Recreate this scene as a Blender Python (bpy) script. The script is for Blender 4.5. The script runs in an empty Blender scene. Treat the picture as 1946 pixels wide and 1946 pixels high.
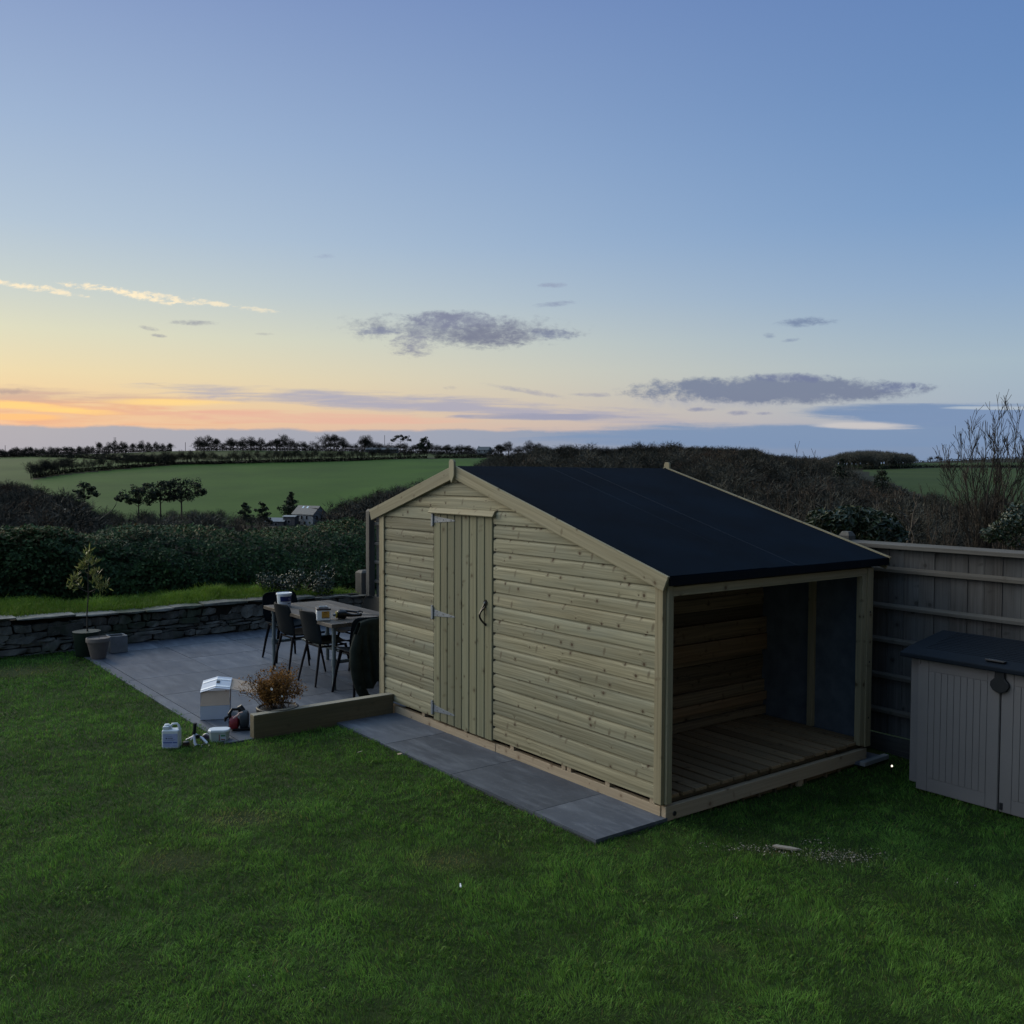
import bpy, bmesh, math, random
import numpy as np
from mathutils import Vector, Matrix
PI = math.pi
random.seed(7)
rng = np.random.default_rng(11)
scene = bpy.context.scene
col = scene.collection

# ------------------------------------------------------------------ camera
FPX, HROW, ROLL, CAMH, CX = 1837.7, 897.3, 0.00384, 2.3, 973.0
pitch = math.atan((CX - HROW) / FPX)
Fv = Vector((0, math.cos(pitch), -math.sin(pitch)))
Uv0 = Vector((0, math.sin(pitch), math.cos(pitch)))
Rv0 = Vector((1, 0, 0))
Rv = Rv0 * math.cos(ROLL) + Uv0 * math.sin(ROLL)
Uv = -Rv0 * math.sin(ROLL) + Uv0 * math.cos(ROLL)
cam_data = bpy.data.cameras.new('camera')
cam = bpy.data.objects.new('camera', cam_data)
col.objects.link(cam)
cam_data.sensor_width = 36.0
cam_data.sensor_fit = 'HORIZONTAL'
cam_data.lens = FPX / 1946.0 * 36.0
cam_data.clip_start = 0.05
cam_data.clip_end = 6000
cam.matrix_world = Matrix(((Rv.x, Uv.x, -Fv.x, 0), (Rv.y, Uv.y, -Fv.y, 0), (Rv.z, Uv.z, -Fv.z, CAMH), (0, 0, 0, 1)))
scene.camera = cam

# ------------------------------------------------------------------ world: dusk sky
def srgb(r, g, b):
    f = lambda c: c / 255 / 12.92 if c / 255 <= 0.04045 else ((c / 255 + 0.055) / 1.055) ** 2.4
    return (f(r), f(g), f(b), 1)

class NT:
    """small helper around a node tree"""
    def __init__(s, tree):
        s.t = tree; s.n = tree.nodes; s.l = tree.links
        s.n.clear()
    def new(s, typ, **kw):
        nd = s.n.new(typ)
        for k, v in kw.items(): setattr(nd, k, v)
        return nd
    def put(s, sock, v):
        if v is None: return
        if isinstance(v, bpy.types.NodeSocket): s.l.new(v, sock)
        else: sock.default_value = v
    def m(s, op, a, b=None, c=None, clamp=False):
        nd = s.new('ShaderNodeMath', operation=op, use_clamp=clamp)
        s.put(nd.inputs[0], a); s.put(nd.inputs[1], b); s.put(nd.inputs[2], c)
        return nd.outputs[0]
    def mr(s, x, a, b, c=0.0, d=1.0, smooth=False):
        nd = s.new('ShaderNodeMapRange')
        if smooth: nd.interpolation_type = 'SMOOTHSTEP'
        for i, v in enumerate((x, a, b, c, d)): s.put(nd.inputs[i], v)
        return nd.outputs[0]
    def comb(s, x, y, z=0.0):
        nd = s.new('ShaderNodeCombineXYZ')
        for i, v in enumerate((x, y, z)): s.put(nd.inputs[i], v)
        return nd.outputs[0]
    def sep(s, v):
        nd = s.new('ShaderNodeSeparateXYZ'); s.put(nd.inputs[0], v); return nd.outputs
    def mix(s, f, a, b, mode='MIX'):
        nd = s.new('ShaderNodeMix', data_type='RGBA', blend_type=mode)
        s.put(nd.inputs[0], f); s.put(nd.inputs[6], a); s.put(nd.inputs[7], b)
        return nd.outputs[2]
    def noise(s, vec, scale, detail=4, rough=0.5, dist=0.0, dims='3D'):
        nd = s.new('ShaderNodeTexNoise', noise_dimensions=dims)
        s.put(nd.inputs['Vector'], vec)
        nd.inputs['Scale'].default_value = scale; nd.inputs['Detail'].default_value = detail
        nd.inputs['Roughness'].default_value = rough; nd.inputs['Distortion'].default_value = dist
        return nd.outputs[0]
    def ramp(s, f, stops, interp='LINEAR'):
        nd = s.new('ShaderNodeValToRGB'); cr = nd.color_ramp; cr.interpolation = interp
        while len(cr.elements) < len(stops): cr.elements.new(0.5)
        for e, (p, c) in zip(cr.elements, stops):
            e.position = p; e.color = c if len(c) == 4 else (*c, 1)
        s.put(nd.inputs[0], f); return nd.outputs[0]
    def vmul(s, v, sc):
        nd = s.new('ShaderNodeVectorMath', operation='MULTIPLY')
        s.put(nd.inputs[0], v); nd.inputs[1].default_value = sc
        return nd.outputs[0]

SUN_AZ = math.radians(-40)      # the sun has set to the left of the view
world = bpy.data.worlds.new('World'); scene.world = world
world.use_nodes = True
w = NT(world.node_tree)
tc = w.new('ShaderNodeTexCoord').outputs['Generated']
X, Y, Z = w.sep(tc)
hor = w.m('MAXIMUM', w.m('SQRT', w.m('ADD', w.m('MULTIPLY', X, X), w.m('MULTIPLY', Y, Y))), 0.001)
elev = w.m('MULTIPLY', w.m('ARCTAN2', Z, hor), 180 / PI)
ef = w.m('DIVIDE', w.m('MAXIMUM', elev, 0.0), 90.0, clamp=True)
ef = w.m('POWER', ef, 0.5)       # more room near the horizon
def st(deg, r, g, b): return (math.sqrt(deg / 90), srgb(r, g, b))
warm = w.ramp(ef, [st(0, 214, 186, 168), st(2.2, 238, 190, 152), st(3.6, 240, 204, 156), st(5.3, 234, 215, 172), st(7.5, 219, 217, 190), st(10, 196, 206, 204),
                   st(13, 176, 194, 211), st(18, 156, 178, 208), st(26, 128, 150, 194), st(45, 84, 110, 164), st(90, 58, 82, 140)])
cool = w.ramp(ef, [st(0, 126, 148, 184), st(3, 154, 172, 192), st(6, 158, 180, 196), st(10, 134, 164, 199), st(14, 114, 150, 195), st(20, 100, 136, 186),
                   st(26, 92, 126, 180), st(45, 66, 95, 150), st(90, 52, 76, 132)])
cz = w.m('DIVIDE', w.m('ADD', w.m('MULTIPLY', X, math.sin(SUN_AZ)), w.m('MULTIPLY', Y, math.cos(SUN_AZ))), hor)
tw = w.mr(cz, 0.30, 0.985, smooth=False)
tw = w.m('POWER', tw, 1.6)
base = w.mix(tw, cool, warm)
dark = w.mr(cz, -1.0, 0.35, 0.38, 1.0)
base = w.mix(1.0, base, w.comb(dark, dark, dark), 'MULTIPLY')
# glow of the set sun, beyond the left edge of the view
gz = w.m('DIVIDE', w.m('ADD', w.m('MULTIPLY', X, math.sin(math.radians(-58))), w.m('MULTIPLY', Y, math.cos(math.radians(-58)))), hor)
glow = w.m('MULTIPLY', w.m('POWER', w.mr(gz, 0.84, 1.0), 1.6), w.m('EXPONENT', w.m('DIVIDE', w.m('MAXIMUM', elev, 0.0), -4.5)))
gsep = w.mix(1.0, base, w.vmul(w.comb(w.m('MULTIPLY', glow, 0.72), w.m('MULTIPLY', glow, 0.56), w.m('MULTIPLY', glow, 0.34)), (0.8, 0.8, 0.8)), 'ADD')
base = gsep
# clouds: tangent coordinates of the direction, P = px right of the view axis, Q = px above the horizon
yy = w.m('MAXIMUM', Y, 0.08)
P = w.m('MULTIPLY', w.m('DIVIDE', X, yy), 1838.0)
Q = w.m('MULTIPLY', w.m('DIVIDE', Z, yy), 1838.0)
ahead = w.mr(Y, 0.1, 0.35)
cn = w.noise(w.comb(w.m('DIVIDE', P, 48.0), w.m('DIVIDE', Q, 26.0)), 1.0, 10, 0.68, 0.3)
cn2 = w.noise(w.comb(w.m('DIVIDE', P, 170.0), w.m('DIVIDE', Q, 13.0), 3.0), 1.0, 7, 0.58, 0.4)
fine = w.noise(w.comb(w.m('DIVIDE', P, 26.0), w.m('DIVIDE', Q, 10.0), 9.0), 1.0, 9, 0.70, 0.4)
wisp = w.noise(w.comb(w.m('DIVIDE', P, 11.0), w.m('DIVIDE', Q, 8.0), 19.0), 1.0, 6, 0.62, 0.8)
def cloud(cur, px, row, a, b, colr, op, slope=0.0, namp=2.2, soft=0.9, nz=None, thr=0.0, flat=0.0, fz=0.9):
    """one cloud: ellipse around (px,row) with ragged edges"""
    dx = w.m('SUBTRACT', P, px - 973.0)
    dy = w.m('SUBTRACT', Q, 897.0 - row)
    if slope: dy = w.m('ADD', dy, w.m('MULTIPLY', dx, slope))
    if flat: b_ = w.mr(dy, -2.0, 2.0, b * flat, b)      # flatter underside
    else: b_ = b
    q = w.m('ADD', w.m('POWER', w.m('DIVIDE', dx, a), 2.0), w.m('POWER', w.m('DIVIDE', w.m('ABSOLUTE', dy), b_), 2.0))
    e = w.m('ADD', w.m('SUBTRACT', 1.0, q), w.m('MULTIPLY', w.m('SUBTRACT', nz if nz else cn, 0.5 + thr), namp * 1.25))
    strk = nz is cn2
    e = w.m('ADD', e, w.m('MULTIPLY', w.m('SUBTRACT', wisp, 0.5), 0.2 if strk else fz))
    mk = w.m('MULTIPLY', w.m('MULTIPLY', w.mr(e, -0.1, soft * (0.95 if strk else 1.6), smooth=True), min(1.0, op * (1.2 if strk else 1.0))), ahead)
    return w.mix(mk, cur, srgb(*colr))
S = base
# streaked bank low on the left
S = cloud(S, 120, 780, 420, 36, (228, 166, 136), 0.55, 0.03, 3.4, 1.4, cn2, 0.02)
S = cloud(S, 60, 752, 330, 16, (196, 172, 160), 0.55, 0.04, 3.0, 1.3, cn2, 0.0)
S = cloud(S, 330, 768, 160, 8, (252, 214, 140), 0.75, 0.02, 2.0, 1.2, cn2, 0.0)
S = cloud(S, 60, 778, 210, 10, (255, 212, 132), 0.75, 0.07, 3.2, 1.0, cn2, 0.04)
S = cloud(S, 30, 795, 120, 8, (252, 196, 130), 0.7, 0.0, 2.4, 1.0, cn2, 0.0)
S = cloud(S, 800, 770, 560, 22, (166, 166, 184), 0.80, 0.055, 2.6, 1.2, cn2, 0.02)
S = cloud(S, 560, 795, 380, 16, (226, 176, 160), 0.60, 0.02, 2.6, 1.3, cn2, 0.0)
S = cloud(S, 20, 748, 46, 7, (164, 146, 148), 0.6, -0.02, 2.0, 0.8, cn)
S = cloud(S, 1020, 792, 190, 7, (146, 152, 178), 0.7, 0.0, 2.4, 1.0, cn2)
# long slate band that sits on the horizon
bandtop = w.m('ADD', 88.0, w.m('MULTIPLY', w.m('SUBTRACT', w.noise(w.comb(w.m('DIVIDE', P, 230.0), 0.0, 5.0), 1.0, 3, 0.5), 0.5), 30.0))
bandtop = w.m('SUBTRACT', bandtop, w.m('MULTIPLY', w.mr(P, -950.0, -300.0), 6.0))
band = w.m('MULTIPLY', w.mr(w.m('ADD', w.m('SUBTRACT', bandtop, Q), w.m('MULTIPLY', w.m('SUBTRACT', fine, 0.5), 8.0)), 0.0, 7.0, smooth=True), ahead)
bandcol = w.mix(w.mr(P, -900.0, 600.0), srgb(158, 168, 182), srgb(120, 144, 176))
S = w.mix(w.m('MULTIPLY', band, 0.9), S, bandcol)
# right-hand layers
S = cloud(S, 1750, 782, 250, 20, (116, 142, 178), 0.9, 0.0, 1.6, 0.8, cn2, 0.0)
S = cloud(S, 1900, 795, 330, 34, (118, 144, 180), 0.9, 0.0, 1.4, 0.9, cn2, -0.05)
S = cloud(S, 1560, 828, 560, 26, (120, 146, 180), 0.85, 0.0, 1.4, 0.9, cn2, -0.1)
S = cloud(S, 1640, 806, 110, 9, (196, 194, 196), 0.85, 0.03, 1.8, 0.9, cn2)
S = cloud(S, 1900, 772, 120, 4, (170, 184, 198), 0.8, 0.0, 1.8, 0.9, cn2)
S = cloud(S, 1360, 762, 190, 17, (158, 164, 184), 0.6, 0.0, 2.0, 1.2, cn)
S = cloud(S, 1470, 740, 262, 25, (112, 125, 152), 0.95, 0.0, 2.0, 0.55, cn, -0.12)
S = cloud(S, 1500, 716, 90, 10, (108, 120, 154), 0.85, 0.0, 2.4, 0.7, cn)
S = cloud(S, 1700, 733, 52, 12, (106, 120, 154), 0.9, -0.05, 2.2, 0.6, cn)
for (px, row, a, b, o) in ((1330, 777, 32, 5, .8), (1402, 783, 26, 6, .8), (1450, 784, 20, 4, .7)):
    S = cloud(S, px, row, a, b, (128, 136, 166), o, 0.0, 1.8, 0.8, cn)
# the big ragged cloud
S = cloud(S, 880, 628, 222, 30, (122, 129, 150), 0.92, 0.02, 3.4, 0.95, cn, -0.03)
S = cloud(S, 860, 612, 110, 20, (122, 128, 154), 0.9, 0.0, 3.2, 0.9, cn, -0.02)
S = cloud(S, 925, 642, 95, 24, (116, 122, 144), 0.95, 0.0, 3.0, 0.9, fine, -0.03)
S = cloud(S, 785, 655, 48, 30, (126, 130, 154), 0.85, 0.0, 3.2, 1.0, fine)
S = cloud(S, 1050, 636, 55, 12, (112, 122, 152), 0.85, 0.04, 2.8, 0.9, fine)
S = cloud(S, 715, 632, 60, 9, (120, 128, 156), 0.8, -0.04, 2.8, 0.9, fine)
# small wisps
for (px, row, a, b, cc, o, sl) in ((1048, 545, 32, 6, (138, 148, 176), .7, -.05), (1050, 580, 44, 6, (134, 146, 174), .75, -.1),
        (1525, 612, 62, 10, (108, 126, 160), .85, -.04), (1457, 637, 14, 6, (118, 134, 164), .7, 0), (1498, 646, 18, 4, (122, 138, 168), .7, -.1),
        (370, 617, 50, 6, (146, 150, 162), .8, .03), (285, 628, 22, 5, (158, 160, 166), .7, .2), (305, 642, 18, 4, (152, 154, 162), .8, .1),
        (505, 638, 22, 3, (170, 172, 172), .6, 0), (620, 493, 22, 5, (150, 164, 190), .6, 0), (1000, 744, 90, 6, (160, 160, 174), .7, .16),
        (1130, 750, 50, 5, (152, 154, 172), .7, 0), (855, 738, 16, 5, (176, 172, 170), .6, 0), (300, 735, 40, 2, (206, 186, 160), .5, .18)):
    S = cloud(S, px, row, a, b, cc, o, sl, 2.6, 0.9, fine)
# sunlit cirrus
for (px, row, a, b, o, sl) in ((30, 547, 60, 7, .9, .20), (110, 558, 70, 7, .8, .2), (165, 550, 60, 7, .9, .12), (262, 566, 85, 9, 1., .22),
                               (330, 572, 70, 7, .8, .2), (405, 580, 45, 6, .7, .15), (490, 592, 50, 6, .5, .1)):
    S = cloud(S, px, row, a, b, (255, 236, 200), o, sl, 4.0, 0.8, fine, 0.03)
# physical sky, sun just under the horizon, added very faintly
sky = w.new('ShaderNodeTexSky', sky_type='NISHITA', sun_disc=False)
sky.sun_elevation = math.radians(-1.5); sky.sun_rotation = SUN_AZ; sky.altitude = 60
S = w.mix(1.0, S, w.vmul(sky.outputs[0], (0.05, 0.05, 0.05)), 'ADD')
# sky out of view: brightness added overhead and at the left to lift the ground
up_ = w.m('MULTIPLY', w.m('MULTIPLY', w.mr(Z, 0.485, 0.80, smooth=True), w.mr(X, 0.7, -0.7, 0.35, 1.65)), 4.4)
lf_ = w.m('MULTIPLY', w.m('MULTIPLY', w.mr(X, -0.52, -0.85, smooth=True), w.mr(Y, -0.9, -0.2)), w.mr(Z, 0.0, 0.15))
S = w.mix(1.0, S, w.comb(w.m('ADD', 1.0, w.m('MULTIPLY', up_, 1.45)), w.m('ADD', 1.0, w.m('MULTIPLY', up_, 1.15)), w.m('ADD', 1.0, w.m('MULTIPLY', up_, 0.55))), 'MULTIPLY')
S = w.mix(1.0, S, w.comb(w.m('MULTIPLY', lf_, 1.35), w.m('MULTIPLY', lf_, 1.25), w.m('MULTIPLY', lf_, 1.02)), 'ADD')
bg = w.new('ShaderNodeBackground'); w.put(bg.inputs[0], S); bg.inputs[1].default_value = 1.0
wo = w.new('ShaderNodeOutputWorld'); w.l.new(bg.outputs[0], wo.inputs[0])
world.cycles.sampling_method = 'MANUAL'; world.cycles.sample_map_resolution = 1024

# after-glow from where the sun went down
sd = bpy.data.lights.new('sun', 'SUN'); sun = bpy.data.objects.new('sun', sd); col.objects.link(sun)
sd.energy = 2.5; sd.angle = math.radians(40); sd.color = (1.0, 0.88, 0.68)
saz, sel = math.radians(-50), math.radians(20)
sv = Vector((math.sin(saz) * math.cos(sel), math.cos(saz) * math.cos(sel), math.sin(sel)))
sun.rotation_euler = sv.to_track_quat('Z', 'Y').to_euler()

vs = scene.view_settings
vs.view_transform = 'Standard'; vs.look = 'None'; vs.exposure = 0.0; vs.gamma = 1.0
scene.render.resolution_x = scene.render.resolution_y = 1024

# ------------------------------------------------------------------ helpers
RZ = math.radians(37.198)                    # the shed's frame: X = depth, Y = along the gable wall, away from us
AX, AY = 1.00178, 6.28835
bx_, by_ = math.cos(RZ), math.sin(RZ)
def S3(x, y, z=0.0):
    return Vector((AX + x * bx_ - y * by_, AY + x * by_ + y * bx_, z))
def toS(wx, wy):
    dx, dy = wx - AX, wy - AY
    return dx * bx_ + dy * by_, -dx * by_ + dy * bx_
def ray(px, row):
    return (Fv * FPX + Rv * (px - CX) - Uv * (row - CX))
def G(px, row, z=0.0):
    d = ray(px, row); o = Vector((0, 0, CAMH)); return o + d * ((z - CAMH) / d.z)
def at(px, row, dist):
    d = ray(px, row); return Vector((0, 0, CAMH)) + d * (dist / d.y)

def tag(o, label=None, cat=None, group=None, kind=None):
    if label: o['label'] = label
    if cat: o['category'] = cat
    if group: o['group'] = group
    if kind: o['kind'] = kind
    return o
def empty(name, loc, rz=0.0):
    o = bpy.data.objects.new(name, None); col.objects.link(o)
    o.location = loc; o.rotation_euler = (0, 0, rz); o.empty_display_size = 0.2
    return o
def copy_tree(o, parent=None):
    c = o.copy(); col.objects.link(c)
    if parent is not None: c.parent = parent
    for ch in list(o.children): copy_tree(ch, c)
    return c

class MB:
    """collects shapes, builds ONE mesh object; every vertex carries a grain coordinate gc"""
    def __init__(s): s.v = []; s.f = []; s.g = []; s.mi = []
    def add(s, vs_, fs, gs=None, mi=0):
        o = len(s.v); s.v += [tuple(p) for p in vs_]; s.f += [tuple(i + o for i in f) for f in fs]
        s.g += gs if gs else [(p[0], p[1], p[2]) for p in vs_]; s.mi += [mi] * len(fs); return s
    def box(s, lo, hi, ax=1, mi=0, rot=None, piv=None, off=None):
        """axis-aligned box, grain along axis ax"""
        r1, r2, r3 = (random.uniform(0, 40), random.uniform(0, 40), random.random()) if off is None else off
        P8 = [(x, y, z) for x in (lo[0], hi[0]) for y in (lo[1], hi[1]) for z in (lo[2], hi[2])]
        oth = [i for i in range(3) if i != ax]
        gs = [(p[ax] + r1, p[oth[0]] + p[oth[1]] + r2, r3) for p in P8]
        if rot is not None:
            pv = Vector(piv) if piv is not None else (Vector(lo) + Vector(hi)) / 2
            P8 = [tuple(rot @ (Vector(p) - pv) + pv) for p in P8]
        return s.add(P8, [(0, 1, 3, 2), (4, 6, 7, 5), (0, 4, 5, 1), (2, 3, 7, 6), (0, 2, 6, 4), (1, 5, 7, 3)], gs, mi)
    def bar(s, p0, p1, w_, t, up=(0, 0, 1), mi=0):
        p0 = Vector(p0); p1 = Vector(p1); d = (p1 - p0); L = d.length; d.normalize(); u = Vector(up)
        sd_ = d.cross(u).normalized(); u = sd_.cross(d).normalized()
        r1, r2, r3 = random.uniform(0, 40), random.uniform(0, 40), random.random()
        vs_, gs = [], []
        for i in (0, 1):
            for a in (-1, 1):
                for b in (-1, 1):
                    vs_.append(tuple((p0, p1)[i] + sd_ * (a * t / 2) + u * (b * w_ / 2)))
                    gs.append((i * L + r1, b * w_ / 2 + a * t / 2 + r2, r3))
        return s.add(vs_, [(0, 1, 3, 2), (4, 6, 7, 5), (0, 4, 5, 1), (2, 3, 7, 6), (0, 2, 6, 4), (1, 5, 7, 3)], gs, mi)
    def tube(s, pts, rad, n=8, cap=True, mi=0, sq=1.0):
        pts = [Vector(p) for p in pts]
        if not hasattr(rad, '__len__'): rad = [rad] * len(pts)
        vs_, fs, gs = [], [], []; prev = None; L = 0; r1 = random.uniform(0, 40); r3 = random.random()
        for i, p in enumerate(pts):
            d = (pts[min(i + 1, len(pts) - 1)] - pts[max(i - 1, 0)]).normalized()
            if prev is None:
                a = Vector((0, 0, 1)) if abs(d.z) < 0.9 else Vector((1, 0, 0))
                a = (a - d * a.dot(d)).normalized()
            else: a = (prev - d * prev.dot(d)).normalized()
            prev = a; b = d.cross(a)
            if i: L += (p - pts[i - 1]).length
            for k in range(n):
                t = 2 * PI * k / n
                vs_.append(tuple(p + a * math.cos(t) * rad[i] + b * math.sin(t) * rad[i] * sq)); gs.append((L + r1, k * 0.3 * rad[i] + r1, r3))
        for i in range(len(pts) - 1):
            for k in range(n):
                fs.append((i * n + k, i * n + (k + 1) % n, (i + 1) * n + (k + 1) % n, (i + 1) * n + k))
        if cap: fs.append(tuple(range(n - 1, -1, -1))); fs.append(tuple((len(pts) - 1) * n + k for k in range(n)))
        return s.add(vs_, fs, gs, mi)
    def lathe(s, prof, n=24, c=(0, 0, 0), mi=0, sx=1.0, sy=1.0):
        vs_, fs = [], []
        for (r, z) in prof:
            for k in range(n):
                t = 2 * PI * k / n; vs_.append((c[0] + r * sx * math.cos(t), c[1] + r * sy * math.sin(t), c[2] + z))
        m = len(prof)
        for i in range(m - 1):
            for k in range(n): fs.append((i * n + k, i * n + (k + 1) % n, (i + 1) * n + (k + 1) % n, (i + 1) * n + k))
        fs.append(tuple(range(n - 1, -1, -1))); fs.append(tuple((m - 1) * n + k for k in range(n)))
        return s.add(vs_, fs, None, mi)
    def prism(s, poly, ax, lo, hi, mi=0, ga=0):
        """extrude polygon (2-D, in the two other axes, cyclic order) along axis ax"""
        r1, r2, r3 = random.uniform(0, 40), random.uniform(0, 40), random.random()
        vs_, gs = [], []
        for e in (lo, hi):
            for (a, b) in poly:
                p = [0, 0, 0]; p[ax] = e; o = [i for i in range(3) if i != ax]; p[o[0]] = a; p[o[1]] = b
                vs_.append(tuple(p)); gs.append((p[ga] + r1, sum(p) - p[ga] + r2, r3))
        n = len(poly); fs = [tuple(range(n - 1, -1, -1)), tuple(range(n, 2 * n))]
        for k in range(n): fs.append((k, (k + 1) % n, n + (k + 1) % n, n + k))
        return s.add(vs_, fs, gs, mi)
    def build(s, name, mat, parent=None, bevel=0.0, smooth=False, seg=2):
        me = bpy.data.meshes.new(name); me.from_pydata(s.v, [], s.f); 
        mats = mat if isinstance(mat, (list, tuple)) else [mat]
        for m_ in mats: me.materials.append(m_)
        me.polygons.foreach_set('material_index', s.mi)
        bm = bmesh.new(); bm.from_mesh(me); bmesh.ops.recalc_face_normals(bm, faces=bm.faces); bm.to_mesh(me); bm.free()
        at_ = me.attributes.new('gc', 'FLOAT_VECTOR', 'POINT'); at_.data.foreach_set('vector', [c for g in s.g for c in g])
        o = bpy.data.objects.new(name, me); col.objects.link(o)
        if smooth:
            me.polygons.foreach_set('use_smooth', [True] * len(me.polygons))
            me.set_sharp_from_angle(angle=math.radians(40))
        if bevel:
            b = o.modifiers.new('bevel', 'BEVEL'); b.width = bevel; b.segments = seg; b.limit_method = 'ANGLE'; b.angle_limit = math.radians(40)
        if parent is not None: o.parent = parent
        return o

def npmesh(name, V, Fc, mat, parent=None, colr=None, smooth=False, mi=None):
    """fast mesh from numpy: V (n,3), Fc (m,k)"""
    me = bpy.data.meshes.new(name); V = np.asarray(V, dtype=np.float32); Fc = np.asarray(Fc, dtype=np.int32)
    m, k = Fc.shape
    me.vertices.add(len(V)); me.vertices.foreach_set('co', V.ravel())
    me.loops.add(m * k); me.loops.foreach_set('vertex_index', Fc.ravel())
    me.polygons.add(m); me.polygons.foreach_set('loop_start', np.arange(0, m * k, k, dtype=np.int32))
    me.polygons.foreach_set('loop_total', np.full(m, k, dtype=np.int32))
    for m_ in (mat if isinstance(mat, (list, tuple)) else [mat]): me.materials.append(m_)
    if mi is not None: me.polygons.foreach_set('material_index', np.asarray(mi, dtype=np.int32))
    me.polygons.foreach_set('use_smooth', np.full(m, smooth))
    me.update(calc_edges=True)
    if colr is not None:
        a = me.attributes.new('tint', 'FLOAT_VECTOR', 'POINT'); a.data.foreach_set('vector', np.asarray(colr, dtype=np.float32).ravel())
    o = bpy.data.objects.new(name, me); col.objects.link(o)
    if parent is not None: o.parent = parent
    return o

_ng = {}
def vnoise(x, y, s, seed=0):
    """smooth value noise in 0..1"""
    if seed not in _ng: _ng[seed] = np.random.default_rng(1000 + seed).random((256, 256))
    g = _ng[seed]; x = np.asarray(x) / s + 57.3; y = np.asarray(y) / s + 91.7
    i = np.floor(x).astype(int); j = np.floor(y).astype(int); u = x - i; v = y - j
    u = u * u * (3 - 2 * u); v = v * v * (3 - 2 * v)
    a = g[i % 256, j % 256]; b = g[(i + 1) % 256, j % 256]; c = g[i % 256, (j + 1) % 256]; d = g[(i + 1) % 256, (j + 1) % 256]
    return (a * (1 - u) + b * u) * (1 - v) + (c * (1 - u) + d * u) * v
def fnoise(x, y, s, seed=0, o=3):
    t = 0; a = 1; n = 0
    for k in range(o): t = t + a * vnoise(x, y, s / 2 ** k, seed + k * 17); n += a; a *= 0.5
    return t / n

# ------------------------------------------------------------------ materials
def mat(name, fn, spec=0.3):
    m_ = bpy.data.materials.new(name); m_.use_nodes = True; t = NT(m_.node_tree)
    bs = t.new('ShaderNodeBsdfPrincipled'); out = t.new('ShaderNodeOutputMaterial'); t.l.new(bs.outputs[0], out.inputs[0])
    bs.inputs['Specular IOR Level'].default_value = spec
    fn(t, bs); return m_
def setb(t, bs, colr=None, rough=None, metal=None, h=None, hs=0.3, hd=0.002):
    t.put(bs.inputs['Base Color'], colr)
    if rough is not None: t.put(bs.inputs['Roughness'], rough)
    if metal is not None: t.put(bs.inputs['Metallic'], metal)
    if h is not None:
        b = t.new('ShaderNodeBump'); b.inputs['Strength'].default_value = hs; b.inputs['Distance'].default_value = hd
        t.l.new(h, b.inputs['Height']); t.l.new(b.outputs[0], bs.inputs['Normal'])
def gcof(t): return t.new('ShaderNodeAttribute', attribute_name='gc').outputs['Vector']

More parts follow.
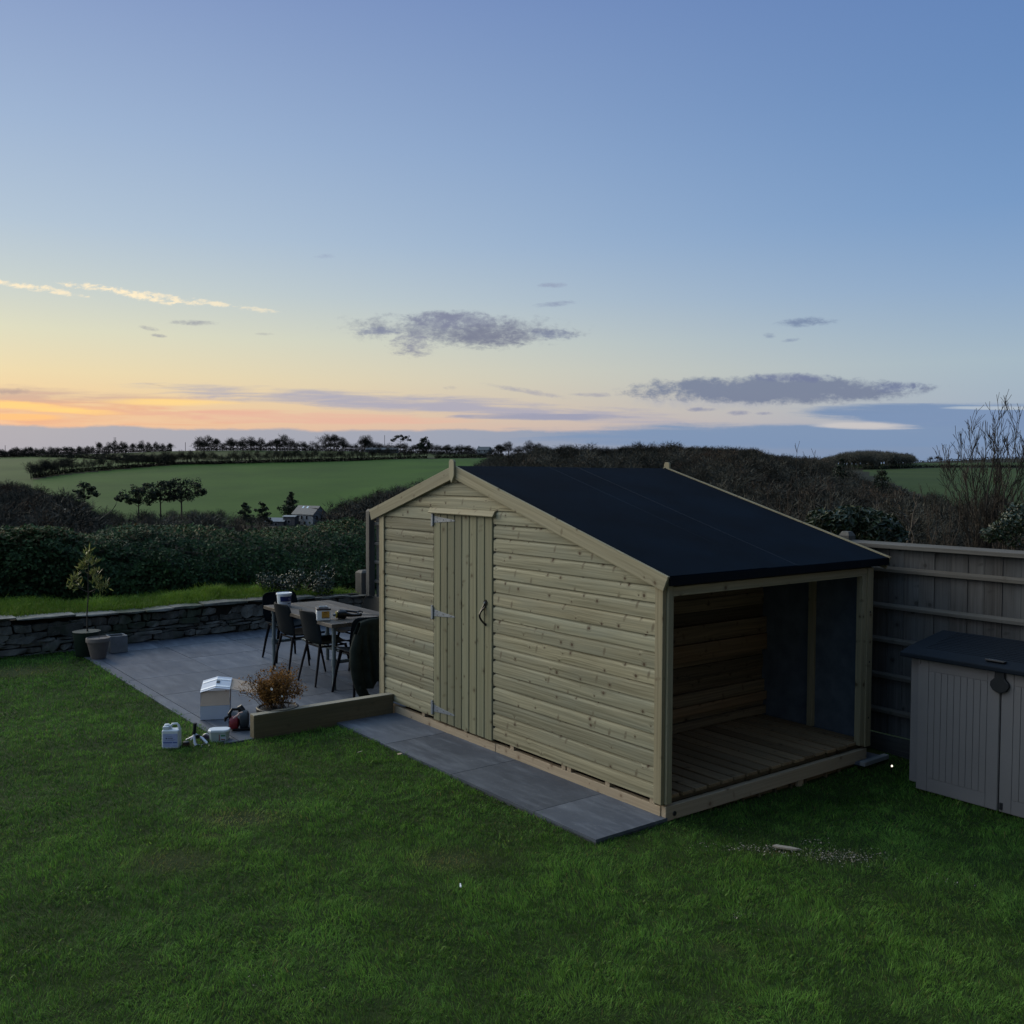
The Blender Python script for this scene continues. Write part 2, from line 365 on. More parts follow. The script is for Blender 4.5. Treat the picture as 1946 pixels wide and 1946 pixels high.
def wood(name, c1, c2, knotc, grey=0.25, greyc=(0.30, 0.31, 0.27), knots=1.0, kscale=4.5, rough=0.75, var=0.35, nails=False):
    """sawn softwood: grain, knots, per-board tint"""
    def fn(t, bs):
        g = gcof(t); a, b, r = t.sep(g)
        v2 = t.comb(a, b)
        vo = t.new('ShaderNodeTexVoronoi', voronoi_dimensions='2D'); t.put(vo.inputs['Vector'], v2); vo.inputs['Scale'].default_value = kscale
        d = vo.outputs['Distance']
        near = t.mr(d, 0.0, 0.22, 1.0, 0.0, smooth=True)
        warp = t.noise(t.comb(t.m('MULTIPLY', a, 1.3), t.m('MULTIPLY', b, 5.0), r), 1.0, 2, 0.5)
        bb = t.m('ADD', t.m('ADD', b, t.m('MULTIPLY', warp, 0.035)), t.m('MULTIPLY', near, 0.014))
        gr = t.noise(t.comb(t.m('MULTIPLY', a, 1.1), t.m('MULTIPLY', bb, 62.0), t.m('MULTIPLY', r, 9.0)), 1.0, 5, 0.6)
        gr2 = t.noise(t.comb(t.m('MULTIPLY', a, 7.0), t.m('MULTIPLY', bb, 330.0), r), 1.0, 2, 0.5)
        bc = t.mix(t.mr(gr, 0.30, 0.70), (*c1, 1), (*c2, 1))
        big = t.noise(t.comb(t.m('MULTIPLY', a, 1.4), t.m('MULTIPLY', b, 7.0), t.m('MULTIPLY', r, 5.0)), 1.0, 4, 0.6)
        bc = t.mix(t.m('MULTIPLY', t.mr(big, 0.42, 0.70), grey), bc, (*greyc, 1))
        k = t.mr(t.m('ADD', r, t.m('MULTIPLY', big, 0.25)), 0.0, 1.25, 1.0 - var, 1.0 + var * 0.55)
        bc = t.mix(1.0, bc, t.comb(k, k, k), 'MULTIPLY')
        r2 = t.m('FRACT', t.m('MULTIPLY', r, 17.3))
        bc = t.mix(t.m('MULTIPLY', r2, 0.5), bc, t.mix(1.0, bc, (1.05, 0.94, 0.84, 1), 'MULTIPLY'))
        # knots; a cell colour decides which are spike knots
        cc, cb, ca = t.sep(vo.outputs['Color'])
        rad = t.mr(cc, 0.0, 1.0, 0.018, 0.075)
        ks = t.m('MULTIPLY', t.mr(t.m('DIVIDE', d, rad), 0.55, 1.15, 1.0, 0.0, smooth=True), knots)
        bc = t.mix(ks, bc, (*knotc, 1))
        halo = t.m('MULTIPLY', t.mr(t.m('DIVIDE', d, rad), 1.0, 2.6, 0.35, 0.0), knots)
        bc = t.mix(halo, bc, (*[x * 0.8 for x in knotc], 1))
        # short cross-grain streaks beside knots
        vs2 = t.new('ShaderNodeTexVoronoi', voronoi_dimensions='2D')
        t.put(vs2.inputs['Vector'], t.comb(t.m('MULTIPLY', t.m('ADD', a, t.m('MULTIPLY', b, 0.25)), 5.0), t.m('MULTIPLY', b, 2.2))); vs2.inputs['Scale'].default_value = 1.0
        sk = t.m('MULTIPLY', t.mr(vs2.outputs['Distance'], 0.03, 0.085, 0.62 * knots, 0.0), t.mr(gr, 0.35, 0.5))
        bc = t.mix(sk, bc, (*knotc, 1))
        h = t.m('ADD', t.m('MULTIPLY', gr, 0.7), t.m('MULTIPLY', gr2, 0.5))
        setb(t, bs, bc, rough, h=h, hs=0.35, hd=0.0015)
    return mat(name, fn, 0.25)
def plain(name, c, rough=0.5, metal=0.0, var=0.12, nscale=25.0, bump=0.15, spec=0.4, bd=0.001):
    def fn(t, bs):
        tcn = t.new('ShaderNodeTexCoord').outputs['Object']
        n = t.noise(tcn, nscale, 4, 0.6)
        k = t.mr(n, 0.3, 0.7, 1 - var, 1 + var)
        setb(t, bs, t.mix(1.0, (*c, 1), t.comb(k, k, k), 'MULTIPLY'), rough, metal, h=n, hs=bump, hd=bd)
    return mat(name, fn, spec)
M = {}
M['clad'] = wood('cladding_wood', (0.135, 0.126, 0.076), (0.355, 0.335, 0.230), (0.070, 0.045, 0.026), 0.5, (0.20, 0.215, 0.17), 1.0, kscale=5.5, var=0.38)
M['trim'] = wood('trim_wood', (0.19, 0.17, 0.105), (0.315, 0.285, 0.19), (0.10, 0.07, 0.04), 0.35, (0.22, 0.22, 0.17), 0.9, var=0.2)
M['door'] = wood('door_wood', (0.130, 0.132, 0.080), (0.225, 0.222, 0.145), (0.075, 0.06, 0.032), 0.4, (0.15, 0.16, 0.125), 1.0, kscale=4.2, var=0.28)
M['base'] = wood('base_timber', (0.30, 0.24, 0.165), (0.42, 0.34, 0.24), (0.14, 0.085, 0.05), 0.2, (0.30, 0.28, 0.22), 0.7, var=0.15)
M['floor'] = wood('deck_wood', (0.15, 0.105, 0.06), (0.28, 0.20, 0.118), (0.09, 0.06, 0.035), 0.3, (0.21, 0.18, 0.13), 0.8, var=0.35)
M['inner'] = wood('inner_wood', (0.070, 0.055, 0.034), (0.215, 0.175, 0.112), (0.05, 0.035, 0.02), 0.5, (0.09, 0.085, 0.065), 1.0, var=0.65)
M['fence'] = wood('fence_wood', (0.042, 0.042, 0.042), (0.092, 0.093, 0.094), (0.020, 0.019, 0.018), 0.5, (0.10, 0.11, 0.12), 0.7, kscale=3.0, var=0.25)
M['rail'] = wood('fence_rail_wood', (0.055, 0.052, 0.047), (0.105, 0.100, 0.090), (0.05, 0.045, 0.035), 0.4, (0.13, 0.13, 0.125), 0.5, var=0.2)
M['sleeper'] = wood('sleeper_wood', (0.105, 0.088, 0.054), (0.155, 0.135, 0.085), (0.06, 0.045, 0.03), 0.5, (0.09, 0.09, 0.065), 0.3, var=0.1)
M['sleepertop'] = wood('sleeper_top_wood', (0.22, 0.21, 0.17), (0.30, 0.29, 0.24), (0.14, 0.12, 0.09), 0.5, (0.24, 0.25, 0.22), 0.3, var=0.1)
M['table'] = wood('table_wood', (0.026, 0.020, 0.014), (0.085, 0.070, 0.056), (0.014, 0.010, 0.008), 0.55, (0.125, 0.122, 0.118), 0.5, var=0.35, rough=0.6)
M['black'] = plain('black_iron', (0.006, 0.006, 0.007), 0.35, 0.3, bump=0.1)
M['galv'] = plain('galvanised_steel', (0.17, 0.19, 0.215), 0.6, 0.3, 0.25, 60)
M['screw'] = plain('dark_screw', (0.03, 0.03, 0.03), 0.5, 0.5)
M['membrane'] = plain('black_membrane', (0.088, 0.108, 0.130), 0.8, 0, 0.2, 8, 0.3, 0.1)
M['eavefelt'] = plain('eave_felt', (0.004, 0.006, 0.010), 0.8, 0, 0.2, 8, 0.3, 0.1)
def _felt(t, bs):
    tcn = t.new('ShaderNodeTexCoord').outputs['Object']
    n = t.noise(tcn, 1.7, 4, 0.6); f = t.noise(tcn, 420, 2, 0.5)
    k = t.mr(n, 0.3, 0.7, 0.70, 1.45)
    setb(t, bs, t.mix(1.0, (0.0016, 0.0052, 0.0105, 1), t.comb(k, k, k), 'MULTIPLY'), 0.85, h=f, hs=0.5, hd=0.001)
M['felt'] = mat('roof_felt', _felt, 0.04)
def _slab(t, bs):
    g = gcof(t); a, b, r = t.sep(g)
    v = t.comb(a, b, t.m('MULTIPLY', r, 30.0))
    n = t.noise(v, 1.6, 6, 0.62); n2 = t.noise(t.comb(t.m('MULTIPLY', a, 1.0), t.m('MULTIPLY', b, 5.0), r), 2.4, 6, 0.65); sp = t.noise(v, 45, 3, 0.6)
    c = t.mix(t.mr(n, 0.3, 0.7), (0.052, 0.062, 0.082, 1), (0.094, 0.108, 0.135, 1))
    c = t.mix(t.m('MULTIPLY', t.mr(n2, 0.48, 0.75), 0.75), c, (0.15, 0.168, 0.20, 1))
    c = t.mix(t.m('MULTIPLY', t.mr(sp, 0.62, 0.75), 0.35), c, (0.25, 0.26, 0.27, 1))
    k = t.mr(r, 0.0, 1.0, 0.80, 1.15); c = t.mix(1.0, c, t.comb(k, k, k), 'MULTIPLY')
    setb(t, bs, c, t.mr(n2, 0.3, 0.7, 0.42, 0.62), h=t.m('ADD', n2, t.m('MULTIPLY', sp, 0.4)), hs=0.35, hd=0.003)
M['slab'] = mat('porcelain_slab', _slab, 0.25)
def tintmat(name, c1, c2, c3=None, rough=0.6, trans=0.0, spec=0.25):
    """leaf material: tint.x mixes c1..c2, tint.y brings in c3, tint.z scales value"""
    def fn(t, bs):
        x, y, z = t.sep(t.new('ShaderNodeAttribute', attribute_name='tint').outputs['Vector'])
        c = t.mix(x, (*c1, 1), (*c2, 1))
        if c3: c = t.mix(y, c, (*c3, 1))
        c = t.mix(1.0, c, t.comb(z, z, z), 'MULTIPLY')
        setb(t, bs, c, rough)
        if trans:
            tr = t.new('ShaderNodeBsdfTranslucent'); t.l.new(c, tr.inputs[0])
            ms = t.new('ShaderNodeMixShader'); ms.inputs[0].default_value = trans
            out = [n for n in t.n if n.type == 'OUTPUT_MATERIAL'][0]
            t.l.new(bs.outputs[0], ms.inputs[1]); t.l.new(tr.outputs[0], ms.inputs[2]); t.l.new(ms.outputs[0], out.inputs[0])
    return mat(name, fn, spec)
M['grass'] = tintmat('grass_blades', (0.026, 0.094, 0.020), (0.135, 0.27, 0.046), (0.24, 0.18, 0.08), 0.6, 0.42, 0.12)
M['tallgrass'] = tintmat('long_grass', (0.06, 0.14, 0.018), (0.20, 0.30, 0.035), (0.22, 0.19, 0.06), 0.6, 0.35, 0.15)
M['hedgeleaf'] = tintmat('hedge_leaf', (0.012, 0.030, 0.012), (0.036, 0.068, 0.022), (0.085, 0.055, 0.025), 0.7, 0.1, 0.12)
M['bushleaf'] = tintmat('bush_leaf', (0.022, 0.042, 0.018), (0.085, 0.11, 0.05), (0.14, 0.10, 0.05), 0.4, 0.1, 0.4)
M['oliveleaf'] = tintmat('olive_leaf', (0.10, 0.13, 0.035), (0.24, 0.26, 0.08), (0.30, 0.28, 0.10), 0.5, 0.3)
M['rustleaf'] = tintmat('rust_leaf', (0.13, 0.060, 0.016), (0.34, 0.175, 0.045), (0.05, 0.03, 0.02), 0.6, 0.3)
M['twig'] = tintmat('twig_bark', (0.022, 0.020, 0.016), (0.055, 0.048, 0.040), (0.080, 0.055, 0.036), 0.85)
M['wintertwig'] = tintmat('winter_wood_bark', (0.030, 0.031, 0.025), (0.066, 0.064, 0.052), (0.080, 0.052, 0.036), 0.9, 0.0, 0.1)
M['pine'] = tintmat('pine_needles', (0.010, 0.018, 0.010), (0.026, 0.038, 0.018), None, 0.7)
M['bark'] = plain('bark', (0.055, 0.043, 0.035), 0.85, 0, 0.3, 30, 0.6, bd=0.004)
M['palebark'] = plain('pale_bark', (0.13, 0.115, 0.10), 0.8, 0, 0.3, 30, 0.4, bd=0.003)
# ================================================================== GROUND
def _soil(t, bs):
    tcn = t.new('ShaderNodeTexCoord').outputs['Object']
    n = t.noise(tcn, 3.0, 6, 0.6); f = t.noise(tcn, 60, 3, 0.6)
    c = t.mix(t.mr(n, 0.35, 0.65), (0.016, 0.034, 0.008, 1), (0.030, 0.052, 0.012, 1))
    c = t.mix(t.m('MULTIPLY', f, 0.5), c, (0.03, 0.028, 0.014, 1))
    setb(t, bs, c, 0.95, h=f, hs=0.6, hd=0.01)
M['soil'] = mat('lawn_soil', _soil, 0.1)

def lawn_z(wx, wy):
    """gentle unevenness; sinks a little in front of the log store"""
    wx = np.asarray(wx, float); wy = np.asarray(wy, float)
    z = (fnoise(wx, wy, 0.9, 3, 3) - 0.5) * 0.030 + (fnoise(wx, wy, 2.6, 5, 2) - 0.5) * 0.040 + 0.008
    sx = (wx - AX) * bx_ + (wy - AY) * by_; sy = -(wx - AX) * by_ + (wy - AY) * bx_
    ins = ((sx > -0.50) & (sx < 2.6) & (sy > 0.10) & (sy < 3.6)) | ((sx > -1.50) & (sx < 2.7) & (sy > 3.58) & (sy < 9.2))
    z = np.where((sx > -1.95) & (sy > 3.25), np.minimum(z, 0.003), z); z = np.where((sx > -0.85) & (sy > -0.3) & (sy < 3.7), np.minimum(z, 0.018), z)
    z = z - 0.09 * ins
    z = z - 0.085 * np.exp(-(((sx - 1.5) / 1.0) ** 2 + ((sy + 0.25) / 0.35) ** 2))
    return z

# lawn ground sheet (fine near, one regular grid)
def grid_sheet(name, x0, x1, y0, y1, nx, ny, zf, mt):
    xs = np.linspace(x0, x1, nx); ys = np.linspace(y0, y1, ny)
    XX, YY = np.meshgrid(xs, ys); ZZ = zf(XX, YY)
    V = np.stack([XX, YY, ZZ], -1).reshape(-1, 3)
    i = np.arange(nx - 1); j = np.arange(ny - 1); I, J = np.meshgrid(i, j); b = (J * nx + I).ravel()
    return npmesh(name, V, np.stack([b, b + 1, b + nx + 1, b + nx], -1), mt, smooth=True)
gl = grid_sheet('lawn', -14, 9, -4, 13.4, 220, 170, lambda x, y: lawn_z(x, y) - 0.004, M['soil'])
tag(gl, kind='structure')

# ---- grass blades
def lawn_mask(sx, sy, e=0.0):
    ok = ~((sx > -0.60 - e) & (sx < 2.7) & (sy > -0.015 - e) & (sy < 3.7))       # strip of slabs + shed
    ok &= ~((sx > -1.62) & (sy > 3.44))                                          # patio
    ok &= ~((sx > 2.62))                                                         # fence
    ok &= ~((sx > 2.0) & (sy < -0.64) & (sy > -1.95))                            # storage box
    ok &= sy < 8.72                                                              # stone wall
    return ok
def blades(pts, h, wd, lean, az, curl, tintv, name, mt):
    n = len(pts)
    ca, sa = np.cos(az), np.sin(az)
    fx = rng.normal(0, 1, n); fy = rng.normal(0, 1, n); fl = np.hypot(fx, fy) + 1e-6; fx /= fl; fy /= fl
    side = np.stack([fx, fy, np.zeros(n)], -1) * (wd / 2)[:, None]
    ld = np.stack([ca, sa, np.zeros(n)], -1)
    up = np.array([0, 0, 1.0])
    mid = pts + up * (h * 0.55 * np.cos(lean * 0.6))[:, None] + ld * (h * 0.55 * np.sin(lean * 0.6))[:, None]
    tip = mid + up * (h * 0.5 * np.cos(lean + curl))[:, None] + ld * (h * 0.5 * np.sin(lean + curl))[:, None]
    V = np.stack([pts - side, pts + side, mid - side * 0.75, mid + side * 0.75, tip], 1).reshape(-1, 3)
    b = (np.arange(n) * 5)[:, None]
    F_ = np.concatenate([b + [0, 1, 2], b + [1, 3, 2], b + [2, 3, 4]], 0)
    T = np.repeat(tintv, 5, axis=0)
    return npmesh(name, V, F_, mt, colr=T)
def scatter_lawn(n, y0, y1, xr):
    wy = y0 + (y1 - y0) * rng.random(n); wx = -xr(wy) + (xr(wy) * 2) * rng.random(n)
    return wx, wy
PW = []; PYs = []; HH = []; WW = []
bands = [(3.55, 4.6, 15000, 0.029, 0.0026), (4.6, 6.0, 11500, 0.029, 0.0030), (6.0, 8.0, 7000, 0.029, 0.0042), (8.0, 10.0, 4200, 0.029, 0.0058), (10.0, 13.6, 2700, 0.030, 0.0080)]
for (y0, y1, dens, hh, ww) in bands:
    xr = lambda yv: yv * 0.56 + 0.35
    n = int(dens * (y1 - y0) * (xr((y0 + y1) / 2) * 2))
    wx, wy = scatter_lawn(n, y0, y1, xr)
    sx, sy = toS(wx, wy); k = lawn_mask(sx, sy, -0.012 + 0.02 * fnoise(sx, sy, 0.12, 91, 2))
    wx, wy = wx[k], wy[k]; PW.append(wx); PYs.append(wy); HH.append(np.full(len(wx), hh)); WW.append(np.full(len(wx), ww))
wx = np.concatenate(PW); wy = np.concatenate(PYs); hh = np.concatenate(HH); ww = np.concatenate(WW); n = len(wx)
# clumps: height, lean direction, colour follow patches of the turf
cl = fnoise(wx, wy, 0.085, 21, 3); cl2 = fnoise(wx, wy, 0.42, 22, 4); cl3 = fnoise(wx, wy, 1.6, 25, 3)
keep = rng.random(n) < (0.55 + 0.8 * cl)
wx, wy, hh, ww, cl, cl2, cl3 = [a[keep] for a in (wx, wy, hh, ww, cl, cl2, cl3)]; n = len(wx)
hgt = hh * (0.45 + 0.85 * rng.random(n)) * (0.45 + 1.05 * cl * 0.6 + 0.75 * cl2)
laz = fnoise(wx, wy, 0.28, 31, 2) * 5 * PI + rng.normal(0, 1.0, n)
lean = 0.35 + 0.95 * fnoise(wx, wy, 0.28, 33, 2) + rng.normal(0, 0.25, n)
z0 = lawn_z(wx, wy)
bare = [(*G(1480, 1622)[:2], 0.16, 0.05), (*G(1600, 1632)[:2], 0.20, 0.10), (*G(398, 1592)[:2], 0.06, 0.04), (*G(330, 1640)[:2], 0.20, 0.14), (*G(1370, 1805)[:2], 0.05, 0.04),
        (*G(860, 1635)[:2], 0.22, 0.13), (*G(30, 1280)[:2], 0.35, 0.30), (*G(455, 1560)[:2], 0.25, 0.12)]
thin = np.zeros(n)
for (cx_, cy_, ra, rb) in bare:
    q = ((wx - cx_) / ra) ** 2 + ((wy - cy_) / rb) ** 2; thin = np.maximum(thin, np.exp(-q))
kp = rng.random(n) > thin * 0.72
dry = np.clip(thin * 0.8 * rng.random(n) * 1.4 + (rng.random(n) < 0.02) * 0.7 + np.clip(cl3 - 0.60, 0, 1) * 0.8 * rng.random(n), 0, 1)
val = 0.42 + 1.0 * cl2 + 0.7 * (cl - 0.5) + 0.25 * (cl3 - 0.5) + rng.normal(0, 0.24, n)
tx = np.clip(0.15 + 0.85 * (0.5 * cl3 + 0.5 * cl) + rng.normal(0, 0.18, n), 0, 1)
T = np.stack([tx, dry, np.clip(val, 0.35, 1.6)], -1)
P3 = np.stack([wx, wy, z0 - 0.004], -1)
lawn_grass = blades(P3[kp], hgt[kp] * (1 - 0.45 * thin[kp]), ww[kp] * (0.7 + 0.6 * rng.random(kp.sum())), lean[kp], laz[kp], rng.normal(0.45, 0.3, kp.sum()), T[kp], 'grass', M['grass'])
tag(lawn_grass, kind='stuff')
print('blades', kp.sum())
# broad-leaved weeds in the turf
wp, wl = [], []
for (px, row, nn, rr) in ((640, 1518, 60, .06), (700, 1452, 40, .05), (480, 1795, 70, .09), (540, 1690, 60, .08), (1240, 1725, 40, .07), (960, 1600, 40, .08), (300, 1600, 60, .10), (1130, 1850, 70, .10), (1500, 1850, 60, .10), (160, 1700, 60, .1), (820, 1810, 50, .08), (1420, 1700, 50, .09), (60, 1830, 60, .1), (1700, 1800, 50, .1)):
    c = G(px, row); wp.append(np.stack([c.x + rng.normal(0, rr, nn), c.y + rng.normal(0, rr, nn)], -1))
wp = np.concatenate(wp); wp += rng.normal(0, 0.05, wp.shape); nn = len(wp); wz = lawn_z(wp[:, 0], wp[:, 1])
wb = blades(np.stack([wp[:, 0], wp[:, 1], wz + 0.004], -1), rng.uniform(0.022, 0.045, nn), rng.uniform(0.008, 0.014, nn), rng.uniform(0.7, 1.3, nn), rng.uniform(0, 6.28, nn), rng.uniform(0.1, 0.5, nn), np.stack([rng.uniform(0.3, .8, nn), rng.uniform(0, .2, nn), rng.uniform(0.65, 1.1, nn)], -1), 'weeds', M['grass'])
tag(wb, kind='stuff')

# ---- valley and hills: one terrain sheet, heights given along the lines of sight
cols_px = np.array([-1600., -400, 0, 450, 650, 870, 1100, 1400, 1600, 1946, 2400, 3600])
dist_k = np.array([14., 20, 40, 80, 200, 300, 390, 470, 700, 900, 1300, 2600])
rowsk = {      # row of the ground at each distance
 -1600: [None, None, None, None, None, 1010, 985, 955, 900, 880, 884, 892],
 -400: [None, None, None, None, None, 1010, 985, 955, 895, 876, 880, 890],
 0:    [None, None, None, None, None, 1010, 982, 950, 888, 869, 874, 886],
 450:  [None, None, None, None, None, 1016, 1001, 957, 882, 857, 862, 880],
 650:  [None, None, None, None, None, 1014, 1000, 950, 880, 858, 864, 880],
 870:  [None, None, None, None, None, 1006, 965, 930, 878, 863, 868, 884],
 1100: [None, None, None, None, None, 965, 915, 890, 879, 872, 876, 888],
 1400: [None, None, None, None, None, 950, 902, 887, 882, 877, 880, 890],
 1600: [None, None, None, None, None, 985, 950, 928, 896, 880, 886, 892],
 1946: [None, None, None, None, None, 990, 955, 928, 890, 867, 872, 888],
 2400: [None, None, None, None, None, 995, 955, 928, 890, 870, 876, 888],
 3600: [None, None, None, None, None, 995, 955, 928, 895, 880, 886, 892]}
near_z = [-0.5, -1.6, -4.5, -9.0, -17.5]
ZK = np.zeros((len(cols_px), len(dist_k)))
for i, c in enumerate(cols_px):
    for j, dk in enumerate(dist_k):
        r = rowsk[int(c)][j]
        ZK[i, j] = near_z[j] if r is None else CAMH + (897.3 - r) / 1838.0 * dk
def terr_z(px, d):
    px = np.clip(np.asarray(px, float), cols_px[0], cols_px[-1]); d = np.asarray(d, float)
    i = np.clip(np.searchsorted(cols_px, px) - 1, 0, len(cols_px) - 2); j = np.clip(np.searchsorted(dist_k, d) - 1, 0, len(dist_k) - 2)
    u = (px - cols_px[i]) / (cols_px[i + 1] - cols_px[i]); v = np.clip((d - dist_k[j]) / (dist_k[j + 1] - dist_k[j]), 0, 1)
    u = u * u * (3 - 2 * u) * 0.6 + u * 0.4
    return (ZK[i, j] * (1 - u) + ZK[i + 1, j] * u) * (1 - v) + (ZK[i, j + 1] * (1 - u) + ZK[i + 1, j + 1] * u) * v
def terr_row(px, d): return 897.3 - (terr_z(px, d) - CAMH) * 1838.0 / d
NPX, ND = 420, 260
pxs = np.linspace(-1600, 3600, NPX); ds = np.concatenate([np.linspace(10.5, 60, 30)[:-1], np.geomspace(60, 2600, ND - 29)])
PP, DD = np.meshgrid(pxs, ds); ZZ = terr_z(PP, DD)
ZZ = ZZ + (fnoise(PP * DD / 1838, DD, 90, 41, 3) - 0.5) * np.clip((DD - 150) / 400, 0, 1) * 1.6
V = np.stack([(PP - 973) / 1838 * DD, DD, ZZ], -1).reshape(-1, 3)
I, J = np.meshgrid(np.arange(NPX - 1), np.arange(len(ds) - 1)); b = (J * NPX + I).ravel()
Fq = np.stack([b, b + 1, b + NPX + 1, b + NPX], -1)
def inpoly(px, row, poly):
    px = np.asarray(px); row = np.asarray(row); c = np.zeros(px.shape, bool); n = len(poly)
    for k in range(n):
        x1, y1 = poly[k]; x2, y2 = poly[(k + 1) % n]
        if y1 == y2: continue
        hit = ((y1 > row) != (y2 > row)) & (px < (x2 - x1) * (row - y1) / (y2 - y1) + x1); c ^= hit
    return c
def dpoly(pts):      # polygon given as (px,row) -> used with terrain rows
    return pts
field_main = [(60, 917), (110, 906), (200, 897), (330, 886), (620, 877), (870, 872.5), (950, 870), (1010, 888), (880, 900), (800, 925), (700, 965), (640, 1000), (380, 1002), (150, 990), (60, 960)]
field_left = [(-700, 882), (-200, 876), (0, 870), (118, 866.5), (240, 866), (320, 880), (230, 891), (110, 904), (60, 912), (60, 945), (-200, 945), (-700, 945)]
field_up = [(100, 864), (330, 855), (480, 853), (700, 860), (900, 865), (960, 868), (870, 871), (620, 875), (330, 882), (240, 880)]
field_r1 = [(1600, 881), (1760, 876), (2300, 872), (2300, 884), (1760, 884), (1640, 888)]
field_r2 = [(1640, 890), (1760, 886), (2300, 887), (2300, 965), (1800, 960), (1720, 925), (1660, 903)]
cpx = (pxs[:-1] + pxs[1:]) / 2; cd = (ds[:-1] + ds[1:]) / 2
CPX, CDD = np.meshgrid(cpx, cd); crow = terr_row(CPX, CDD).ravel(); CPX = CPX.ravel(); CDf = CDD.ravel()
mi = np.zeros(len(CPX), int); far = CDf > 330
for k, pl in enumerate((field_main, field_left, field_up, field_r1, field_r2)): mi[inpoly(CPX, crow, pl) & far] = (1, 2, 3, 4, 4)[k]
def fieldmat(name, c1, c2, sc=0.02, rough=0.9):
    def fn(t, bs):
        tcn = t.new('ShaderNodeTexCoord').outputs['Object']
        n = t.noise(tcn, sc, 6, 0.6); f = t.noise(tcn, 0.6, 4, 0.7)
        n = t.m('ADD', t.m('MULTIPLY', n, 0.7), t.m('MULTIPLY', f, 0.3))
        setb(t, bs, t.mix(t.mr(n, 0.35, 0.65), (*c1, 1), (*c2, 1)), rough)
    return mat(name, fn, 0.1)
tm = [fieldmat('valley_floor', (0.016, 0.018, 0.010), (0.028, 0.028, 0.016)),
      fieldmat('pasture', (0.020, 0.060, 0.007), (0.036, 0.090, 0.010)), fieldmat('pasture_left', (0.022, 0.054, 0.009), (0.036, 0.076, 0.012)),
      fieldmat('rough_pasture', (0.026, 0.044, 0.011), (0.042, 0.062, 0.016)), fieldmat('far_pasture', (0.026, 0.046, 0.012), (0.044, 0.068, 0.018))]
ter = npmesh('hills', V, Fq, tm, smooth=True, mi=mi); tag(ter, kind='structure')
# ground under and around everything, out to the horizon
bm_ = MB().add([(-4000, -300, -60), (4000, -300, -60), (4000, 4000, -60), (-4000, 4000, -60)], [(0, 1, 2, 3)])
o = bm_.build('ground', tm[0]); tag(o, kind='structure')

# ================================================================== TREES (prototypes as numpy arrays)
def seg_tube(P0, P1, r0, r1, n=3):
    """many tapered prisms: P0,P1 (m,3)"""
    P0 = np.asarray(P0, float); P1 = np.asarray(P1, float); m = len(P0); d = P1 - P0; d /= (np.linalg.norm(d, axis=1)[:, None] + 1e-9)
    a = np.cross(d, np.array([0.3, 0.2, 1.0])); a /= (np.linalg.norm(a, axis=1)[:, None] + 1e-9); b = np.cross(d, a)
    Vs = []
    for (P_, r) in ((P0, r0), (P1, r1)):
        for k in range(n):
            t = 2 * PI * k / n; Vs.append(P_ + (a * math.cos(t) + b * math.sin(t)) * np.asarray(r)[:, None])
    V = np.stack(Vs, 1).reshape(-1, 3); bs = (np.arange(m) * 2 * n)[:, None]; F_ = []
    for k in range(n):
        k2 = (k + 1) % n; F_ += [bs + [k, k2, n + k2], bs + [k, n + k2, n + k]]
    return V, np.concatenate(F_, 0)
def grow(levels, L0, r0, spread, nb, up=0.15, shrink=0.72, jit=0.25, start=Vector((0, 0, 0)), dir0=Vector((0, 0, 1)), rnd=random, first=0.35, minr=0.0):
    """recursive bare branching; returns segment arrays per level"""
    segs = []
    def rec(p, d, L, r, lv):
        q = p; dd = d.copy(); k = 3 if lv < 2 else 2; kids = []
        for s_ in range(k):
            dd = (dd + Vector((rnd.gauss(0, jit), rnd.gauss(0, jit), rnd.gauss(0, jit * 0.6) + up)) * 0.5).normalized()
            q2 = q + dd * (L / k); ra = r * (1 - 0.35 * s_ / k); rb = r * (1 - 0.35 * (s_ + 1) / k)
            segs.append((tuple(q), tuple(q2), max(ra, minr), max(rb, minr), lv)); q = q2
            if (s_ + 1) / k > first or lv > 0: kids.append((q, dd.copy(), rb))
        if lv >= levels: return
        for i in range(nb[min(lv, len(nb) - 1)]):
            kq, kd, kr = kids[rnd.randrange(len(kids))] if i else kids[-1]
            ax = Vector((rnd.gauss(0, 1), rnd.gauss(0, 1), rnd.gauss(0, 0.5))); ax = (ax - kd * ax.dot(kd)).normalized()
            a = spread * rnd.uniform(0.5, 1.25); nd = (kd * math.cos(a) + ax * math.sin(a)).normalized()
            rec(kq, nd, L * shrink * rnd.uniform(0.75, 1.15), kr * 0.68, lv + 1)
    rec(start, dir0, L0, r0, 0)
    return segs
def segmesh(segs, n=3):
    a = np.array([s_[0] for s_ in segs]); b = np.array([s_[1] for s_ in segs]); return seg_tube(a, b, np.array([s_[2] for s_ in segs]), np.array([s_[3] for s_ in segs]), n)
def slivers(P, D, L, W):
    """single-triangle twigs"""
    n = len(P); a = np.cross(D, rng.normal(0, 1, (n, 3))); a /= np.linalg.norm(a, axis=1)[:, None] + 1e-9
    V = np.stack([P - a * W[:, None] / 2, P + a * W[:, None] / 2, P + D * L[:, None]], 1).reshape(-1, 3)
    return V, (np.arange(n) * 3)[:, None] + [0, 1, 2]
def merge(parts):
    Vs, Fs, o = [], [], 0
    for V_, F_ in parts: Vs.append(V_); Fs.append(F_ + o); o += len(V_)
    return np.concatenate(Vs), np.concatenate(Fs)
